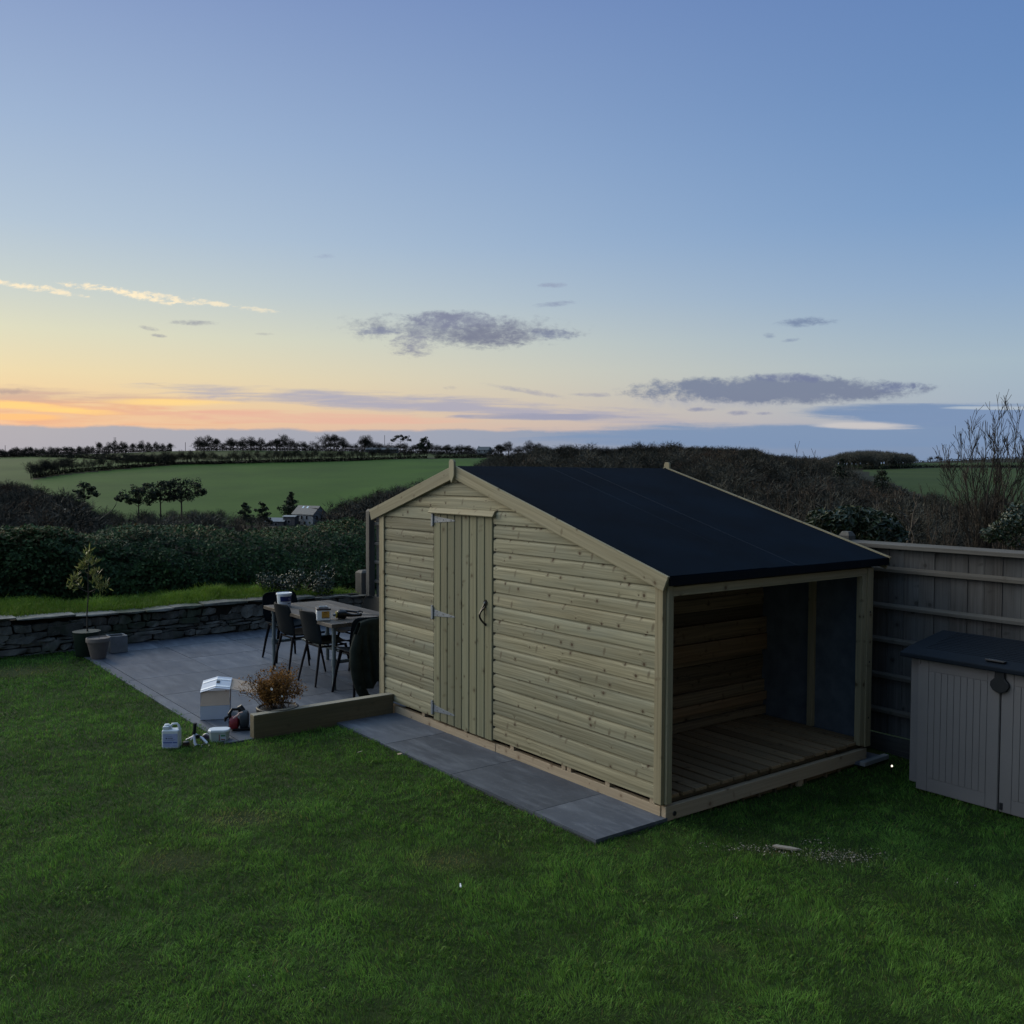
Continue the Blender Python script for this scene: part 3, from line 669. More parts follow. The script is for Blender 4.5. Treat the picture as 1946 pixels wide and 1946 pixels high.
def lobed(H, n, g):
    """twig origins and directions for a rounded winter crown made of several domes"""
    nl = 7; a = g.uniform(0, 2 * PI, nl); rr_ = H * g.uniform(0.08, 0.26, nl); rr_[0] = 0
    c = np.stack([rr_ * np.cos(a), rr_ * np.sin(a), H * (0.70 - 1.25 * (rr_ / H) + g.uniform(-0.05, 0.05, nl))], -1); R_ = H * g.uniform(0.16, 0.26, nl)
    k = g.integers(0, nl, n); d = g.normal(0, 1, (n, 3)); d[:, 2] = np.abs(d[:, 2]) * 1.1 - 0.35; d /= np.linalg.norm(d, axis=1)[:, None]
    P_ = c[k] + d * (R_[k] * g.uniform(0.35, 0.95, n))[:, None]
    D_ = d + g.normal(0, 0.38, (n, 3)) + [0, 0, 0.25]; D_ /= np.linalg.norm(D_, axis=1)[:, None]
    return P_, D_, H * 0.075 * (0.5 + g.random(n))
def bare_proto(H, seed, wide=0.42, ntw=520, tw=0.05, trunk=0.3):
    """far bare tree: trunk + limbs + a veil of twigs filling a domed crown"""
    r = random.Random(seed)
    segs = grow(3, H * 0.42, H * 0.022, 0.62, [5, 4, 3], 0.12, 0.66, 0.22, rnd=r, first=trunk)
    tv, tf = segmesh([s_ for s_ in segs if s_[4] <= 1], 4); bv, bf = segmesh([s_ for s_ in segs if s_[4] > 1], 3)
    g = np.random.default_rng(seed)
    P_, D_, L_ = lobed(H, ntw, g)
    sv, sf = slivers(P_, D_, L_, np.full(ntw, tw) * (0.6 + 0.8 * g.random(ntw)))
    V_, F_ = merge([(tv, tf), (bv, bf), (sv, sf)])
    zmax = V_[:, 2].max(); V_ = V_ * (H / zmax)
    return V_, F_, len(tv)
protos = [bare_proto(10, 100 + k, ntw=760, tw=0.10) for k in range(8)]

# canopy line of the woods in the picture: tops may not rise above it
cl_px = np.array([-1500, -200, 0, 60, 130, 170, 230, 430, 560, 610, 640, 700, 760, 830, 870, 905, 935, 960, 1000, 1050, 1100, 1150, 1200, 1260, 1330, 1400, 1480, 1545, 1570, 1620, 1700, 1760, 1800, 1946, 2300, 3400.])
cl_rw = np.array([900, 895, 906, 915, 916, 950, 962, 958, 968, 955, 946, 920, 905, 902, 895, 868, 856, 850, 846, 841, 838, 836, 834, 836, 841, 847, 851, 854, 866, 880, 903, 920, 926, 928, 928, 920.])
def canopy(px): return np.interp(px, cl_px, cl_rw)
woodP = []
tries = 16000
tpx = rng.uniform(-350, 2350, tries); td = np.sqrt(rng.uniform(150 ** 2, 760 ** 2, tries)); tH = rng.uniform(6.5, 15, tries)
trow = terr_row(tpx, td); ttop = trow - tH * 1838 / td
limit = canopy(tpx) + (fnoise(tpx, tpx * 0, 45, 61, 2) - 0.5) * 24 + 3 + rng.uniform(0, 5, tries)
okf = ttop > limit
for pl in (field_main, field_left, field_up, field_r1, field_r2): okf &= ~(inpoly(tpx, trow, pl) & (td > (400 if pl is not field_left else 560)))
# keep a clearing round the white house
okf &= ~((tpx > 470) & (tpx < 632) & (td > 330) & (td < 420))
okf &= ~((tpx > 500) & (tpx < 630) & (ttop < 992) & (td <= 330))
ii = np.where(okf)[0]
# thin to roughly one tree per crown area
cell = {}; sel = []
for k in ii:
    x_ = (tpx[k] - 973) / 1838 * td[k]; key = (int(x_ // 6.2), int(td[k] // 6.2))
    if key in cell: continue
    cell[key] = 1; sel.append(k)
print('wood trees', len(sel))
# ridge trees of the wooded hill: force an even skyline
Vs, Fs, Ts = [], [], []; off = 0
for k in sel:
    pv, pf, nt = protos[rng.integers(0, len(protos))]
    sc_ = tH[k] / 10.0; a = rng.uniform(0, 2 * PI); wdt = sc_ * rng.uniform(1.0, 1.6)
    x_ = pv[:, 0] * math.cos(a) - pv[:, 1] * math.sin(a); y_ = pv[:, 0] * math.sin(a) + pv[:, 1] * math.cos(a)
    px_, d_ = tpx[k], td[k]
    Vs.append(np.stack([x_ * wdt + (px_ - 973) / 1838 * d_, y_ * wdt + d_, pv[:, 2] * sc_ + terr_z(px_, d_) - 0.3], -1)); Fs.append(pf + off); off += len(pv)
    rust = 0.75 if rng.random() < 0.16 else 0.0
    Ts.append(np.tile([rng.uniform(0.0, 1.0), rust * rng.uniform(0.5, 1), rng.uniform(0.5, 1.5)], (len(pv), 1)))
wd_ = npmesh('woodland', np.concatenate(Vs), np.concatenate(Fs), M['wintertwig'], colr=np.concatenate(Ts)); tag(wd_, kind='stuff')

# ---- leaf clouds
def leafquads(P, N, size, asp=0.5, fold=0.0):
    """leaf = rhombus; P centres, N normals"""
    n = len(P); N = N / (np.linalg.norm(N, axis=1)[:, None] + 1e-9)
    a = np.cross(N, rng.normal(0, 1, (n, 3))); a /= np.linalg.norm(a, axis=1)[:, None] + 1e-9; b = np.cross(N, a)
    L = size[:, None] / 2
    V = np.stack([P - a * L, P + b * L * asp + N * L * 0.15, P + a * L, P - b * L * asp + N * L * 0.15], 1).reshape(-1, 3)
    return V, (np.arange(n) * 4)[:, None] + [0, 1, 2, 3]
def blob_pts(n, clumps, g=rng):
    """points near the surface of many small lumps"""
    c = np.asarray(clumps); k = g.integers(0, len(c), n); d = g.normal(0, 1, (n, 3)); d /= np.linalg.norm(d, axis=1)[:, None]
    r = c[k, 3] * (0.55 + 0.5 * g.random(n) ** 0.6); return c[k, :3] + d * r[:, None] * [1, 1, 0.75], d

# ---- evergreens and pines that stand out among the bare wood
def add_tree(name, label, cat, px, d, H, crown, leafsize, nleaf, tmat, group=None, row=None, trunk_r=None, trunkh=0.8, crownasp=0.6, base=None):
    z = float(terr_z(px, d)) if base is None else base
    loc = Vector(((px - 973) / 1838 * d, d, z - 0.2))
    t_ = empty(name, loc); tag(t_, label, cat, group)
    mb = MB(); r = trunk_r or H * 0.018
    lean_ = random.uniform(-0.03, 0.03) * H
    mb.tube([(0, 0, 0), (lean_ * 0.4, 0, H * 0.35), (lean_, 0, H * trunkh)], [r, r * 0.8, r * 0.4], 7)
    for c in crown:
        zc = max(H * 0.25, c[2] * H - c[3] * H * 0.6)
        mb.tube([(lean_ * 0.7, 0, min(zc, H * trunkh) * 0.92), (c[0] * H * 0.6, c[1] * H * 0.6, (zc + c[2] * H) / 2), (c[0] * H, c[1] * H, c[2] * H)], [r * 0.45, r * 0.3, r * 0.15], 5)
    mb.build('trunk', M['bark'], t_, smooth=True)
    cl_ = []
    for c in crown:
        for q in range(11):
            v = rng.normal(0, 1, 3); v /= np.linalg.norm(v); v *= c[3] * 1.15 * rng.random() ** 0.6
            cl_.append((c[0] * H + v[0] * H, c[1] * H + v[1] * H, c[2] * H + v[2] * H * crownasp, c[3] * H * rng.uniform(0.30, 0.60)))
    nleaf = int(nleaf * 2.2); leafsize *= 0.85
    P_, N_ = blob_pts(nleaf, cl_); V_, F_ = leafquads(P_, N_ + rng.normal(0, 0.5, P_.shape), leafsize * rng.uniform(0.6, 1.4, nleaf), 0.6)
    T_ = np.repeat(np.stack([rng.random(nleaf), np.zeros(nleaf), rng.uniform(0.7, 1.3, nleaf)], -1), 4, axis=0)
    npmesh('crown', V_, F_, tmat, t_, colr=T_)
    return t_
# crowns: (x, y, z, r) in tree heights
cr_flat = [(-.2, .05, .60, .12), (.2, 0, .62, .13), (0, 0, .60, .12), (-.30, 0, .74, .16), (-.12, .05, .83, .17), (.08, -.05, .86, .18), (.26, .03, .80, .15), (.36, 0, .68, .10), (-.42, 0, .66, .09), (0, .1, .70, .13)]
cr_flat2 = [(-.12, 0, .66, .12), (.1, .05, .62, .12), (-.25, 0, .86, .12), (0, .04, .90, .14), (.22, -.04, .87, .13), (-.36, 0, .76, .09), (.34, 0, .78, .09), (.12, 0, .72, .08)]
cr_lone = [(0, 0, .90, .12), (.12, 0, .80, .13), (-.12, .05, .76, .12), (.24, 0, .70, .08), (-.02, 0, .66, .10), (-.34, .05, .42, .12), (-.15, 0, .40, .10)]
add_tree('pine_tree', 'tall flat-topped dark pine, right-hand and tallest of the pine group below the green field', 'tree', 345, 330, 19.0, cr_flat, 0.7, 1500, M['pine'])
add_tree('pine_tree', 'dark pine in the middle of the pine group', 'tree', 305, 332, 17.0, cr_flat2, 0.7, 1100, M['pine'])
add_tree('pine_tree', 'spreading dark pine at the left end of the pine group, its crown leaning left', 'tree', 262, 328, 15.2, cr_flat, 0.7, 1200, M['pine'])
add_tree('pine_tree', 'single dark pine standing alone, left of the pine group', 'tree', 160, 320, 15.5, cr_lone, 0.65, 1200, M['pine'])
cr_pine3 = [(-.36, 0, .70, .13), (-.20, 0, .84, .14), (.05, 0, .90, .13), (.28, 0, .84, .14), (.42, 0, .70, .11), (.10, 0, .72, .10)]
add_tree('pine_tree', 'flat-topped pine against the sky, left of the round evergreen on the ridge', 'tree', 762, 880, 17.5, cr_pine3, 0.9, 1000, M['pine'])
cr_round = [(0, 0, .62, .32), (-.22, 0, .52, .24), (.24, 0, .50, .24), (0, 0, .82, .18), (.12, 0, .38, .2), (-.12, 0, .36, .2)]
add_tree('evergreen_oak', 'round dark evergreen tree on the far ridge just right of the flat-topped pine', 'tree', 805, 880, 16.0, cr_round, 1.0, 1700, M['pine'], trunkh=0.5, crownasp=0.9)
cr_con = [(0, 0, .93, .05), (.01, 0, .83, .09), (-.03, 0, .72, .13), (.05, 0, .60, .16), (-.07, 0, .50, .18), (.08, 0, .38, .19), (-.05, 0, .26, .20), (0.06, 0, .2, .2)]
for (px, d, H, lab) in ((1676, 330, 17, 'dark conifer in the right-hand valley wood below the far pasture'), (1597, 360, 19, 'dark conifer at the top of the valley wood where the right-hand pasture begins'),
                        
                        (1640, 250, 10, 'broad dark evergreen low in the valley wood behind the fence'), (553, 418, 11, 'small dark conifer behind the white house chimney')):
    add_tree('conifer_tree', lab, 'tree', px, d, H, cr_con, 0.7, 1100, M['pine'], trunkh=0.9)
for (px, d, H, lab) in ((465, 318, 10.5, 'dark ivy-clad tree in the wood left of the white house, further from it'), (498, 322, 11.0, 'dark ivy-clad tree just left of the white house')):
    add_tree('ivy_tree', lab, 'tree', px, d, H, [(0, 0, .84, .10), (.06, 0, .70, .13), (-.10, 0, .62, .13), (.10, 0, .50, .15), (-.05, 0, .42, .16), (.16, 0, .34, .14), (-.18, 0, .32, .13)], 0.6, 1000, M['pine'], trunkh=0.8)
add_tree('holly_tree', 'rounded dark evergreen low in the valley wood left of the white house gable', 'tree', 548, 405, 9.5, cr_round, 0.6, 900, M['pine'], trunkh=0.4)

# ---- skyline trees one can tell apart: copies of bare prototypes
def proto_tree(seed, H, ntw, tw, ivy=False):
    r = random.Random(seed)
    segs = grow(4, H * 0.36, H * 0.022, 0.62, [6, 4, 3, 2], 0.10, 0.68, 0.22, rnd=r, first=0.2)
    zmax = max(s_[1][2] for s_ in segs); k = H * 0.93 / zmax
    segs = [(tuple(c * k for c in s_[0]), tuple(c * k for c in s_[1]), max(s_[2], 0.03), max(s_[3], 0.03), s_[4]) for s_ in segs]
    root = empty('bare_tree', (0, 0, 0))
    tv, tf = segmesh([s_ for s_ in segs if s_[4] <= 1], 5)
    npmesh('trunk', tv, tf, M['wintertwig'], root, colr=np.tile([0.3, 0, 0.8], (len(tv), 1)), smooth=True)
    bv, bf = segmesh([s_ for s_ in segs if s_[4] > 1], 3); g = np.random.default_rng(seed)
    P_, D_, L_ = lobed(H, ntw, g); sv, sf = slivers(P_, D_, L_, np.full(ntw, tw)); V_, F_ = merge([(bv, bf), (sv, sf)])
    npmesh('crown', V_, F_, M['wintertwig'], root, colr=np.tile([0.2, 0, 0.7], (len(V_), 1)))
    return root
skyp = [proto_tree(300 + k, 10.0, 2200, 0.09) for k in range(5)]
used_sky = set()
def place_sky(k, px, d, H, label, group, wid=1.0):
    if k in used_sky: o = copy_tree(skyp[k])
    else: o = skyp[k]; used_sky.add(k)
    o.location = ((px - 973) / 1838 * d, d, float(terr_z(px, d)) - 0.3)
    o.rotation_euler = (0, 0, random.uniform(0, 6.28)); s_ = H / 10.0; o.scale = (s_ * wid, s_ * wid, s_)
    tag(o, label, 'tree', group)
    return o
g1 = 'small bare trees lined up along the left of the far ridge'
for i, px in enumerate(list(range(8, 330, 13))):
    H = random.uniform(6, 10) if px < 180 else random.uniform(10.5, 14)
    place_sky(i % 5, px + random.uniform(-4, 4), 885, H * (0.8 if px > 300 else 1), 'small bare winter tree in the row along the left of the far ridge', g1, 0.8)
g2 = 'bushier bare trees on the middle of the far ridge'
for i, (px, H) in enumerate(((382, 12), (396, 13), (412, 11), (440, 11), (462, 11), (478, 12), (496, 11), (526, 11), (541, 14), (556, 10), (580, 8), (620, 14), (636, 15), (652, 12), (690, 13), (700, 14))):
    place_sky((i * 2) % 5, px, 885, H * 1.25, 'bushy bare winter tree on the middle of the far ridge, left of the flat-topped pine', g2, 1.05 if H > 11 else 0.9)
g3 = 'bare trees on the ridge right of the round evergreen'
for i, (px, H) in enumerate(((850, 8), (868, 7), (890, 8), (948, 10), (965, 12), (985, 9), (1005, 13), (1022, 12))):
    place_sky((i * 3) % 5, px, 870, H * 1.3, 'low bare tree on the far ridge between the round evergreen and the wooded hill', g3, 1.2)
g4 = 'bare crowns rising above the wooded hill'
for i, (px, H, d) in enumerate(((1068, 13, 480), (1092, 13, 475), (1120, 14, 470), (1150, 12, 470), (1185, 13, 470), (1212, 15, 460), (1245, 13, 470), (1268, 16, 450), (1285, 14, 455), (1310, 12, 470), (1340, 12, 460), (1372, 12, 450), (1400, 12, 440), (1430, 13, 420), (1462, 12, 400), (1490, 12, 390), (1530, 11, 380), (1550, 11, 375))):
    place_sky((i * 2 + 1) % 5, px, d, min(H, (terr_row(px, d) - np.interp(px, cl_px, cl_rw) + 6) / 1838 * d), 'bare crown rising from the top of the wooded hill behind the shed roof', g4, 1.35)
g5 = 'small bare trees at the right end of the far wooded knoll'
for i, (px, H) in enumerate(((1712, 10), (1722, 11), (1733, 8), (1768, 6), (1780, 6.5), (1788, 5))):
    place_sky(i % 5, px, 880, H, 'small bare tree on the skyline at the right end of the far wooded knoll', g5, 1.2)
place_sky(0, 1945, 890, 9, 'bare tree on the skyline at the right edge, behind the tall shrub by the fence', None, 1.1)

# far wooded knoll on the right skyline: one mass
Vs, Fs, Ts = [], [], []; off = 0
def mass(pxs_, ds_, Hs_, tint=(0.4, 0.0, 0.9), wid=1.3, lst=None):
    global off
    for px_, d_, H_ in zip(pxs_, ds_, Hs_):
        pv, pf, nt = protos[rng.integers(0, len(protos))]; sc_ = H_ / 10; a = rng.uniform(0, 6.28)
        x_ = pv[:, 0] * math.cos(a) - pv[:, 1] * math.sin(a); y_ = pv[:, 0] * math.sin(a) + pv[:, 1] * math.cos(a)
        Vs.append(np.stack([x_ * sc_ * wid + (px_ - 973) / 1838 * d_, y_ * sc_ * wid + d_, pv[:, 2] * sc_ + terr_z(px_, d_) - 0.3], -1)); Fs.append(pf + off); off += len(pv)
        Ts.append(np.tile([tint[0] * rng.uniform(0.6, 1.4), tint[1], tint[2] * rng.uniform(0.85, 1.15)], (len(pv), 1)))
n_ = 260; kp_ = rng.uniform(1552, 1735, n_); kd_ = rng.uniform(770, 880, n_)
top_ = np.interp(kp_, [1552, 1575, 1610, 1650, 1690, 1735], [868, 860, 852, 849, 851, 858]); kh_ = np.maximum((terr_row(kp_, kd_) - top_ - rng.uniform(0, 6, n_)) / 1838 * kd_, 3)
mass(kp_, kd_, kh_, (0.8, 0.0, 1.5), 1.1)
kn = npmesh('woodland', np.concatenate(Vs), np.concatenate(Fs), M['wintertwig'], colr=np.concatenate(Ts)); tag(kn, kind='stuff')

# ---- hedgerows across the far slope: each one a thing
def hedgerow(pts, label, Hm, step, wid=0.55, tint=(0.3, 0.0, 0.7), group=None, dense=True, np_=1):
    """pts: (px, row) on the terrain"""
    global Vs, Fs, Ts, off
    Vs, Fs, Ts, off = [], [], [], 0
    P_ = []
    for (a, b) in zip(pts[:-1], pts[1:]):
        n = max(2, int(abs(b[0] - a[0]) / step)); P_ += [(a[0] + (b[0] - a[0]) * k / n, a[1] + (b[1] - a[1]) * k / n) for k in range(n)]
    def d_of(px, row):
        dd = np.linspace(330, 1000, 600); return float(dd[np.argmin(np.abs(terr_row(np.full(600, px), dd) - row))])
    px_ = np.repeat([p[0] for p in P_], np_) + rng.uniform(-step, step, len(P_) * np_) * 0.5; d_ = np.repeat([d_of(*p) for p in P_], np_)
    mass(px_, d_ + rng.uniform(-3, 3, len(d_)), Hm * rng.uniform(0.55, 1.15, len(d_)), tint, wid)
    if dense:       # the low hedge bank itself
        n = len(P_) * 60; k = rng.integers(0, len(P_), n); k2 = np.minimum(k + 1, len(P_) - 1); u = rng.random(n); pa = np.array(P_); dd = np.array([d_of(*p) for p in P_])
        pxx = pa[k, 0] * (1 - u) + pa[k2, 0] * u; dx = dd[k] * (1 - u) + dd[k2] * u; zz = terr_z(pxx, dx) + rng.random(n) ** 1.3 * 2.2
        C_ = np.stack([(pxx - 973) / 1838 * dx, dx + rng.uniform(-1.2, 1.2, n), zz], -1)
        lv, lf = leafquads(C_, rng.normal(0, 1, (n, 3)), rng.uniform(0.5, 1.2, n), 0.7)
        lf = np.concatenate([lf[:, [0, 1, 2]], lf[:, [0, 2, 3]]]); Vs.append(lv); Fs.append(lf + off); off += len(lv); Ts.append(np.tile([0.1, 0, 0.6], (len(lv), 1)))
    o = npmesh('hedgerow', np.concatenate(Vs), np.concatenate(Fs), M['wintertwig'], colr=np.concatenate(Ts)); tag(o, label, 'hedge', group)
hedgerow([(62, 912), (135, 901), (230, 893), (330, 886), (480, 882), (620, 878), (815, 872.5)], 'long hedgerow with thin bare trees along the top of the big green field', 10.5, 4, 0.8)
hedgerow([(826, 873), (880, 871), (960, 869)], 'short dark hedgerow right of the gateway above the big green field', 7.0, 4, 1.0)
hedgerow([(-60, 874), (60, 871), (150, 873), (240, 879), (335, 884)], 'hedgerow curving down from the far left ridge between the two upper fields', 7.0, 3.5, 1.2)
hedgerow([(60, 914), (110, 903), (135, 893), (128, 884)], 'clump of bushy bare trees at the corner of the upper left field', 11.0, 4, 1.0, dense=False)
hedgerow([(-60, 871), (120, 866), (240, 860), (330, 858)], 'dark hedge line along the crest at the left of the far ridge', 7.5, 3.5, 1.3)
hedgerow([(372, 857), (560, 857), (700, 858), (860, 862), (960, 867)], 'dark hedge line along the crest below the ridge trees and the pine', 9.5, 3.5, 1.4)
hedgerow([(1640, 889), (1760, 885), (1946, 885), (2100, 885)], 'thin hedgerow dividing the far pastures on the right', 2.6, 7, 1.3)
hedgerow([(1730, 877), (1946, 867.5), (2100, 868)], 'thin dark hedge line on the right-hand skyline', 1.8, 8, 1.3)
# ================================================================== PATIO, WALL, BANK, HEDGE
def slab_sheet(name, x0, x1, y0, y1, tx, ty, z, thick, oy=0.0, ox=0.0, poly=None):
    """porcelain slabs with thin joints, in the shed's frame"""
    mb = MB(); j = 0.0035
    nx = int(math.ceil((x1 - x0 - ox) / tx)) + 1; ny = int(math.ceil((y1 - y0 - oy) / ty)) + 1
    for i in range(-1, nx):
        for k in range(-1, ny):
            a0 = max(x0, x0 + ox + i * tx) ; a1 = min(x1, x0 + ox + (i + 1) * tx)
            b0 = max(y0, y0 + oy + k * ty) ; b1 = min(y1, y0 + oy + (k + 1) * ty)
            if a1 - a0 < 0.03 or b1 - b0 < 0.03: continue
            dz = random.uniform(-0.0008, 0.0008)
            mb.box((a0 + j, b0 + j, z - thick), (a1 - j, b1 - j, z + dz), 1)
    mb.box((x0 + .004, y0 + .004, z - thick - 0.02), (x1 - .004, y1 - .004, z - 0.006), 1, mi=1)
    o = mb.build(name, [M['slab'], M['grout']], None)
    o.location = S3(0, 0, 0); o.rotation_euler = (0, 0, RZ); return o
M['grout'] = plain('grout', (0.045, 0.048, 0.055), 0.9)
pt = slab_sheet('patio', -1.65, 2.55, 3.46, 8.86, 0.9, 0.9, 0.012, 0.02, 0.28, 0.12); tag(pt, kind='structure')
st_ = slab_sheet('path', -0.62, 0.02, -0.03, 3.46, 0.64, 1.0, 0.030, 0.02, 0.62, 0.0); tag(st_, kind='structure')

def _stone(t, bs):
    tcn = t.new('ShaderNodeTexCoord').outputs['Object']; g = gcof(t); a, b, r = t.sep(g)
    n = t.noise(tcn, 6.0, 6, 0.65); f = t.noise(tcn, 40, 4, 0.65); ms = t.noise(tcn, 1.7, 4, 0.6)
    c = t.mix(t.mr(n, 0.3, 0.7), (0.070, 0.068, 0.060, 1), (0.21, 0.205, 0.18, 1))
    k = t.mr(r, 0.0, 1.0, 0.55, 1.35); c = t.mix(1.0, c, t.comb(k, k, k), 'MULTIPLY')
    c = t.mix(t.m('MULTIPLY', t.mr(f, 0.60, 0.72), 0.5), c, (0.30, 0.31, 0.28, 1))       # lichen
    c = t.mix(t.m('MULTIPLY', t.mr(ms, 0.50, 0.62), 0.65), c, (0.030, 0.050, 0.018, 1))  # moss
    setb(t, bs, c, 0.85, h=t.m('ADD', n, t.m('MULTIPLY', f, 0.4)), hs=0.9, hd=0.012)
M['stone'] = mat('slate_stone', _stone, 0.25)
M['earth'] = plain('dark_earth', (0.018, 0.016, 0.012), 0.95, 0, 0.3, 12, 0.8, bd=0.02)

def stone(mb, cx_, cy_, cz_, lx, ly, lz):
    """one roughly split slate stone: a jittered, tapered block"""
    r3 = random.random(); vs_ = []; gs = []; j = min(lx, lz) * 0.21
    for ix in (-1, -0.33, 0.33, 1):
        for iz in (-1, 1):
            for iy in (-1, 1):
                e = 0.80 if abs(ix) == 1 else 1.0
                x = cx_ + ix * lx / 2 + random.uniform(-j, j); z = cz_ + iz * lz / 2 * e + random.uniform(-j, j) * 0.8
                y = cy_ + iy * ly / 2 * (0.9 if abs(ix) == 1 else 1) + (random.uniform(-0.02, 0.02) if iy < 0 else 0)
                vs_.append((x, y, z)); gs.append((x, z, r3))
    fs = []
    idx = lambda a, b, c: a * 4 + b * 2 + c
    for a in range(3):
        fs += [(idx(a, 0, 0), idx(a + 1, 0, 0), idx(a + 1, 1, 0), idx(a, 1, 0)), (idx(a, 0, 1), idx(a, 1, 1), idx(a + 1, 1, 1), idx(a + 1, 0, 1)),
               (idx(a, 1, 0), idx(a + 1, 1, 0), idx(a + 1, 1, 1), idx(a, 1, 1)), (idx(a, 0, 0), idx(a, 0, 1), idx(a + 1, 0, 1), idx(a + 1, 0, 0))]
    fs += [(idx(0, 0, 0), idx(0, 1, 0), idx(0, 1, 1), idx(0, 0, 1)), (idx(3, 0, 0), idx(3, 0, 1), idx(3, 1, 1), idx(3, 1, 0))]
    mb.add(vs_, fs, gs)
def wally(x): return 8.80 + 0.05 * math.sin(x * 1.1 + 1) + (0.06 * (x + 1.5) if x < -1.5 else 0.0)
def walltop(x): return 0.47 + 0.02 * math.sin(x * 1.7) - 0.012 * (x + 2)
wall_t = empty('stone_wall', S3(-2, 8.8, 0), RZ); tag(wall_t, 'low dry stone wall of flat slates along the back of the patio', 'wall')
mb = MB(); z = -0.02
while z < 0.46:
    h_ = random.choice((0.045, 0.055, 0.07, 0.085, 0.11)); x = -7.5 + random.uniform(0, 0.2)
    while x < 2.5:
        l_ = random.uniform(0.12, 0.42) if h_ < 0.1 else random.uniform(0.12, 0.26)
        top = walltop(x + l_ / 2) - 0.03
        if z + h_ * 0.7 < top:
            hz = min(h_, top - z)
            if random.random() < 0.10 and z < 0.25: hz = min(h_ * 1.9, top - z)
            stone(mb, x + l_ / 2 + 2, wally(x) + 0.10 - 8.8 + random.uniform(-0.012, 0.016), z + hz / 2, l_ - random.uniform(0.004, 0.02), 0.22, hz - random.uniform(0.002, 0.012))
        x += l_
    z += h_
mb.build('stones', M['stone'], wall_t, bevel=0.006)
mb = MB(); x = -7.5
while x < 2.5:
    l_ = random.uniform(0.25, 0.75); zt = walltop(x + l_ / 2)
    stone(mb, x + l_ / 2 + 2, wally(x) + 0.12 - 8.8 + random.uniform(-0.02, 0.02), zt - 0.012, l_ - 0.01, 0.34, random.uniform(0.022, 0.038)); x += l_
mb.build('coping', M['stone'], wall_t, bevel=0.004)
mb = MB(); mb.box((-5.5, 0.06, -0.05), (4.5, 0.20, 0.42), 0); mb.build('core', M['earth'], wall_t)

# raised grass bank behind the wall
def bank_z(X, Yl): return walltop(X) - 0.015 + 0.03 * np.clip((Yl - 9.0) / 1.5, 0, 1.5) + 0.03 * (fnoise(X, Yl, 0.8, 71) - 0.5)
xs = np.linspace(-9, 4.5, 120); ys = np.linspace(8.98, 12.6, 40); XX, YY = np.meshgrid(xs, ys)
YY = YY + np.array([[wally(v) - 8.8 for v in xs]])
ZZ = walltop(0) + 0 * XX; ZZ = 0.47 + 0.02 * np.sin(XX * 1.7) - 0.012 * (XX + 2) - 0.02 + 0.03 * np.clip((YY - 9) / 1.5, 0, 1.5) + 0.03 * (fnoise(XX, YY, 0.8, 71) - 0.5)
Vb = np.stack([AX + XX * bx_ - YY * by_, AY + XX * by_ + YY * bx_, ZZ], -1).reshape(-1, 3)
I, J = np.meshgrid(np.arange(119), np.arange(39)); b = (J * 120 + I).ravel()
bk = npmesh('bank', Vb, np.stack([b, b + 1, b + 121, b + 120], -1), M['soil'], smooth=True); tag(bk, kind='structure')
def bank_h(X, Yl): return 0.47 + 0.02 * np.sin(X * 1.7) - 0.012 * (X + 2) - 0.02 + 0.03 * np.clip((Yl - 9) / 1.5, 0, 1.5) + 0.03 * (fnoise(X, Yl, 0.8, 71) - 0.5)
n = 42000; X_ = rng.uniform(-7.5, 2.4, n); Y_ = 8.97 + rng.random(n) * 1.9
tuft = fnoise(X_, Y_, 0.5, 77, 2)
for (tx_, ty_, tr) in ((-0.15, 9.5, 0.22), (-1.2, 9.4, 0.18), (-2.9, 9.4, 0.2), (1.2, 9.5, 0.3), (-3.9, 9.5, 0.2), (0.25, 9.3, 0.15)):
    tuft = tuft + 0.9 * np.exp(-(((X_ - tx_) / tr) ** 2 + ((Y_ - ty_) / 0.2) ** 2))
Yw = Y_ + np.array([0.05]) * np.sin(X_ * 1.1 + 1) + np.where(X_ < -1.5, 0.06 * (X_ + 1.5), 0)
Pb = np.stack([AX + X_ * bx_ - Yw * by_, AY + X_ * by_ + Yw * bx_, bank_h(X_, Yw)], -1)
hb = (0.05 + 0.065 * rng.random(n)) * (0.4 + tuft * 1.35)
Tb = np.stack([np.clip(0.3 + 0.7 * tuft * rng.random(n), 0, 1), (rng.random(n) < 0.08) * 0.6, 0.7 + 0.4 * tuft], -1)
bg_ = blades(Pb, hb, np.full(n, 0.008), 0.25 + 0.5 * rng.random(n), rng.uniform(0, 6.28, n), rng.uniform(0.2, 0.9, n), Tb, 'grass', M['tallgrass']); tag(bg_, kind='stuff')

# tufts of long grass on the bank
tp, th = [], []
for (px, row, nn, hh_, rr) in ((55, 1150, 500, .17, .16), (30, 1152, 260, .13, .14), (210, 1140, 260, .13, .10), (345, 1134, 420, .17, .13), (402, 1130, 650, .22, .11), (425, 1130, 260, .15, .12), (565, 1124, 300, .14, .14), (620, 1122, 260, .14, .16), (655, 1121, 200, .12, .14), (490, 1128, 160, .11, .1)):
    c = G(px, row, 0.47); X1, Y1 = toS(c.x, c.y); xx_ = X1 + rng.normal(0, rr, nn); yy_ = Y1 + rng.normal(0, 0.07, nn)
    tp.append(np.stack([AX + xx_ * bx_ - yy_ * by_, AY + xx_ * by_ + yy_ * bx_, bank_h(xx_, yy_)], -1)); th.append(hh_ * rng.uniform(0.45, 1.1, nn))
tp = np.concatenate(tp); th = np.concatenate(th); nn = len(tp)
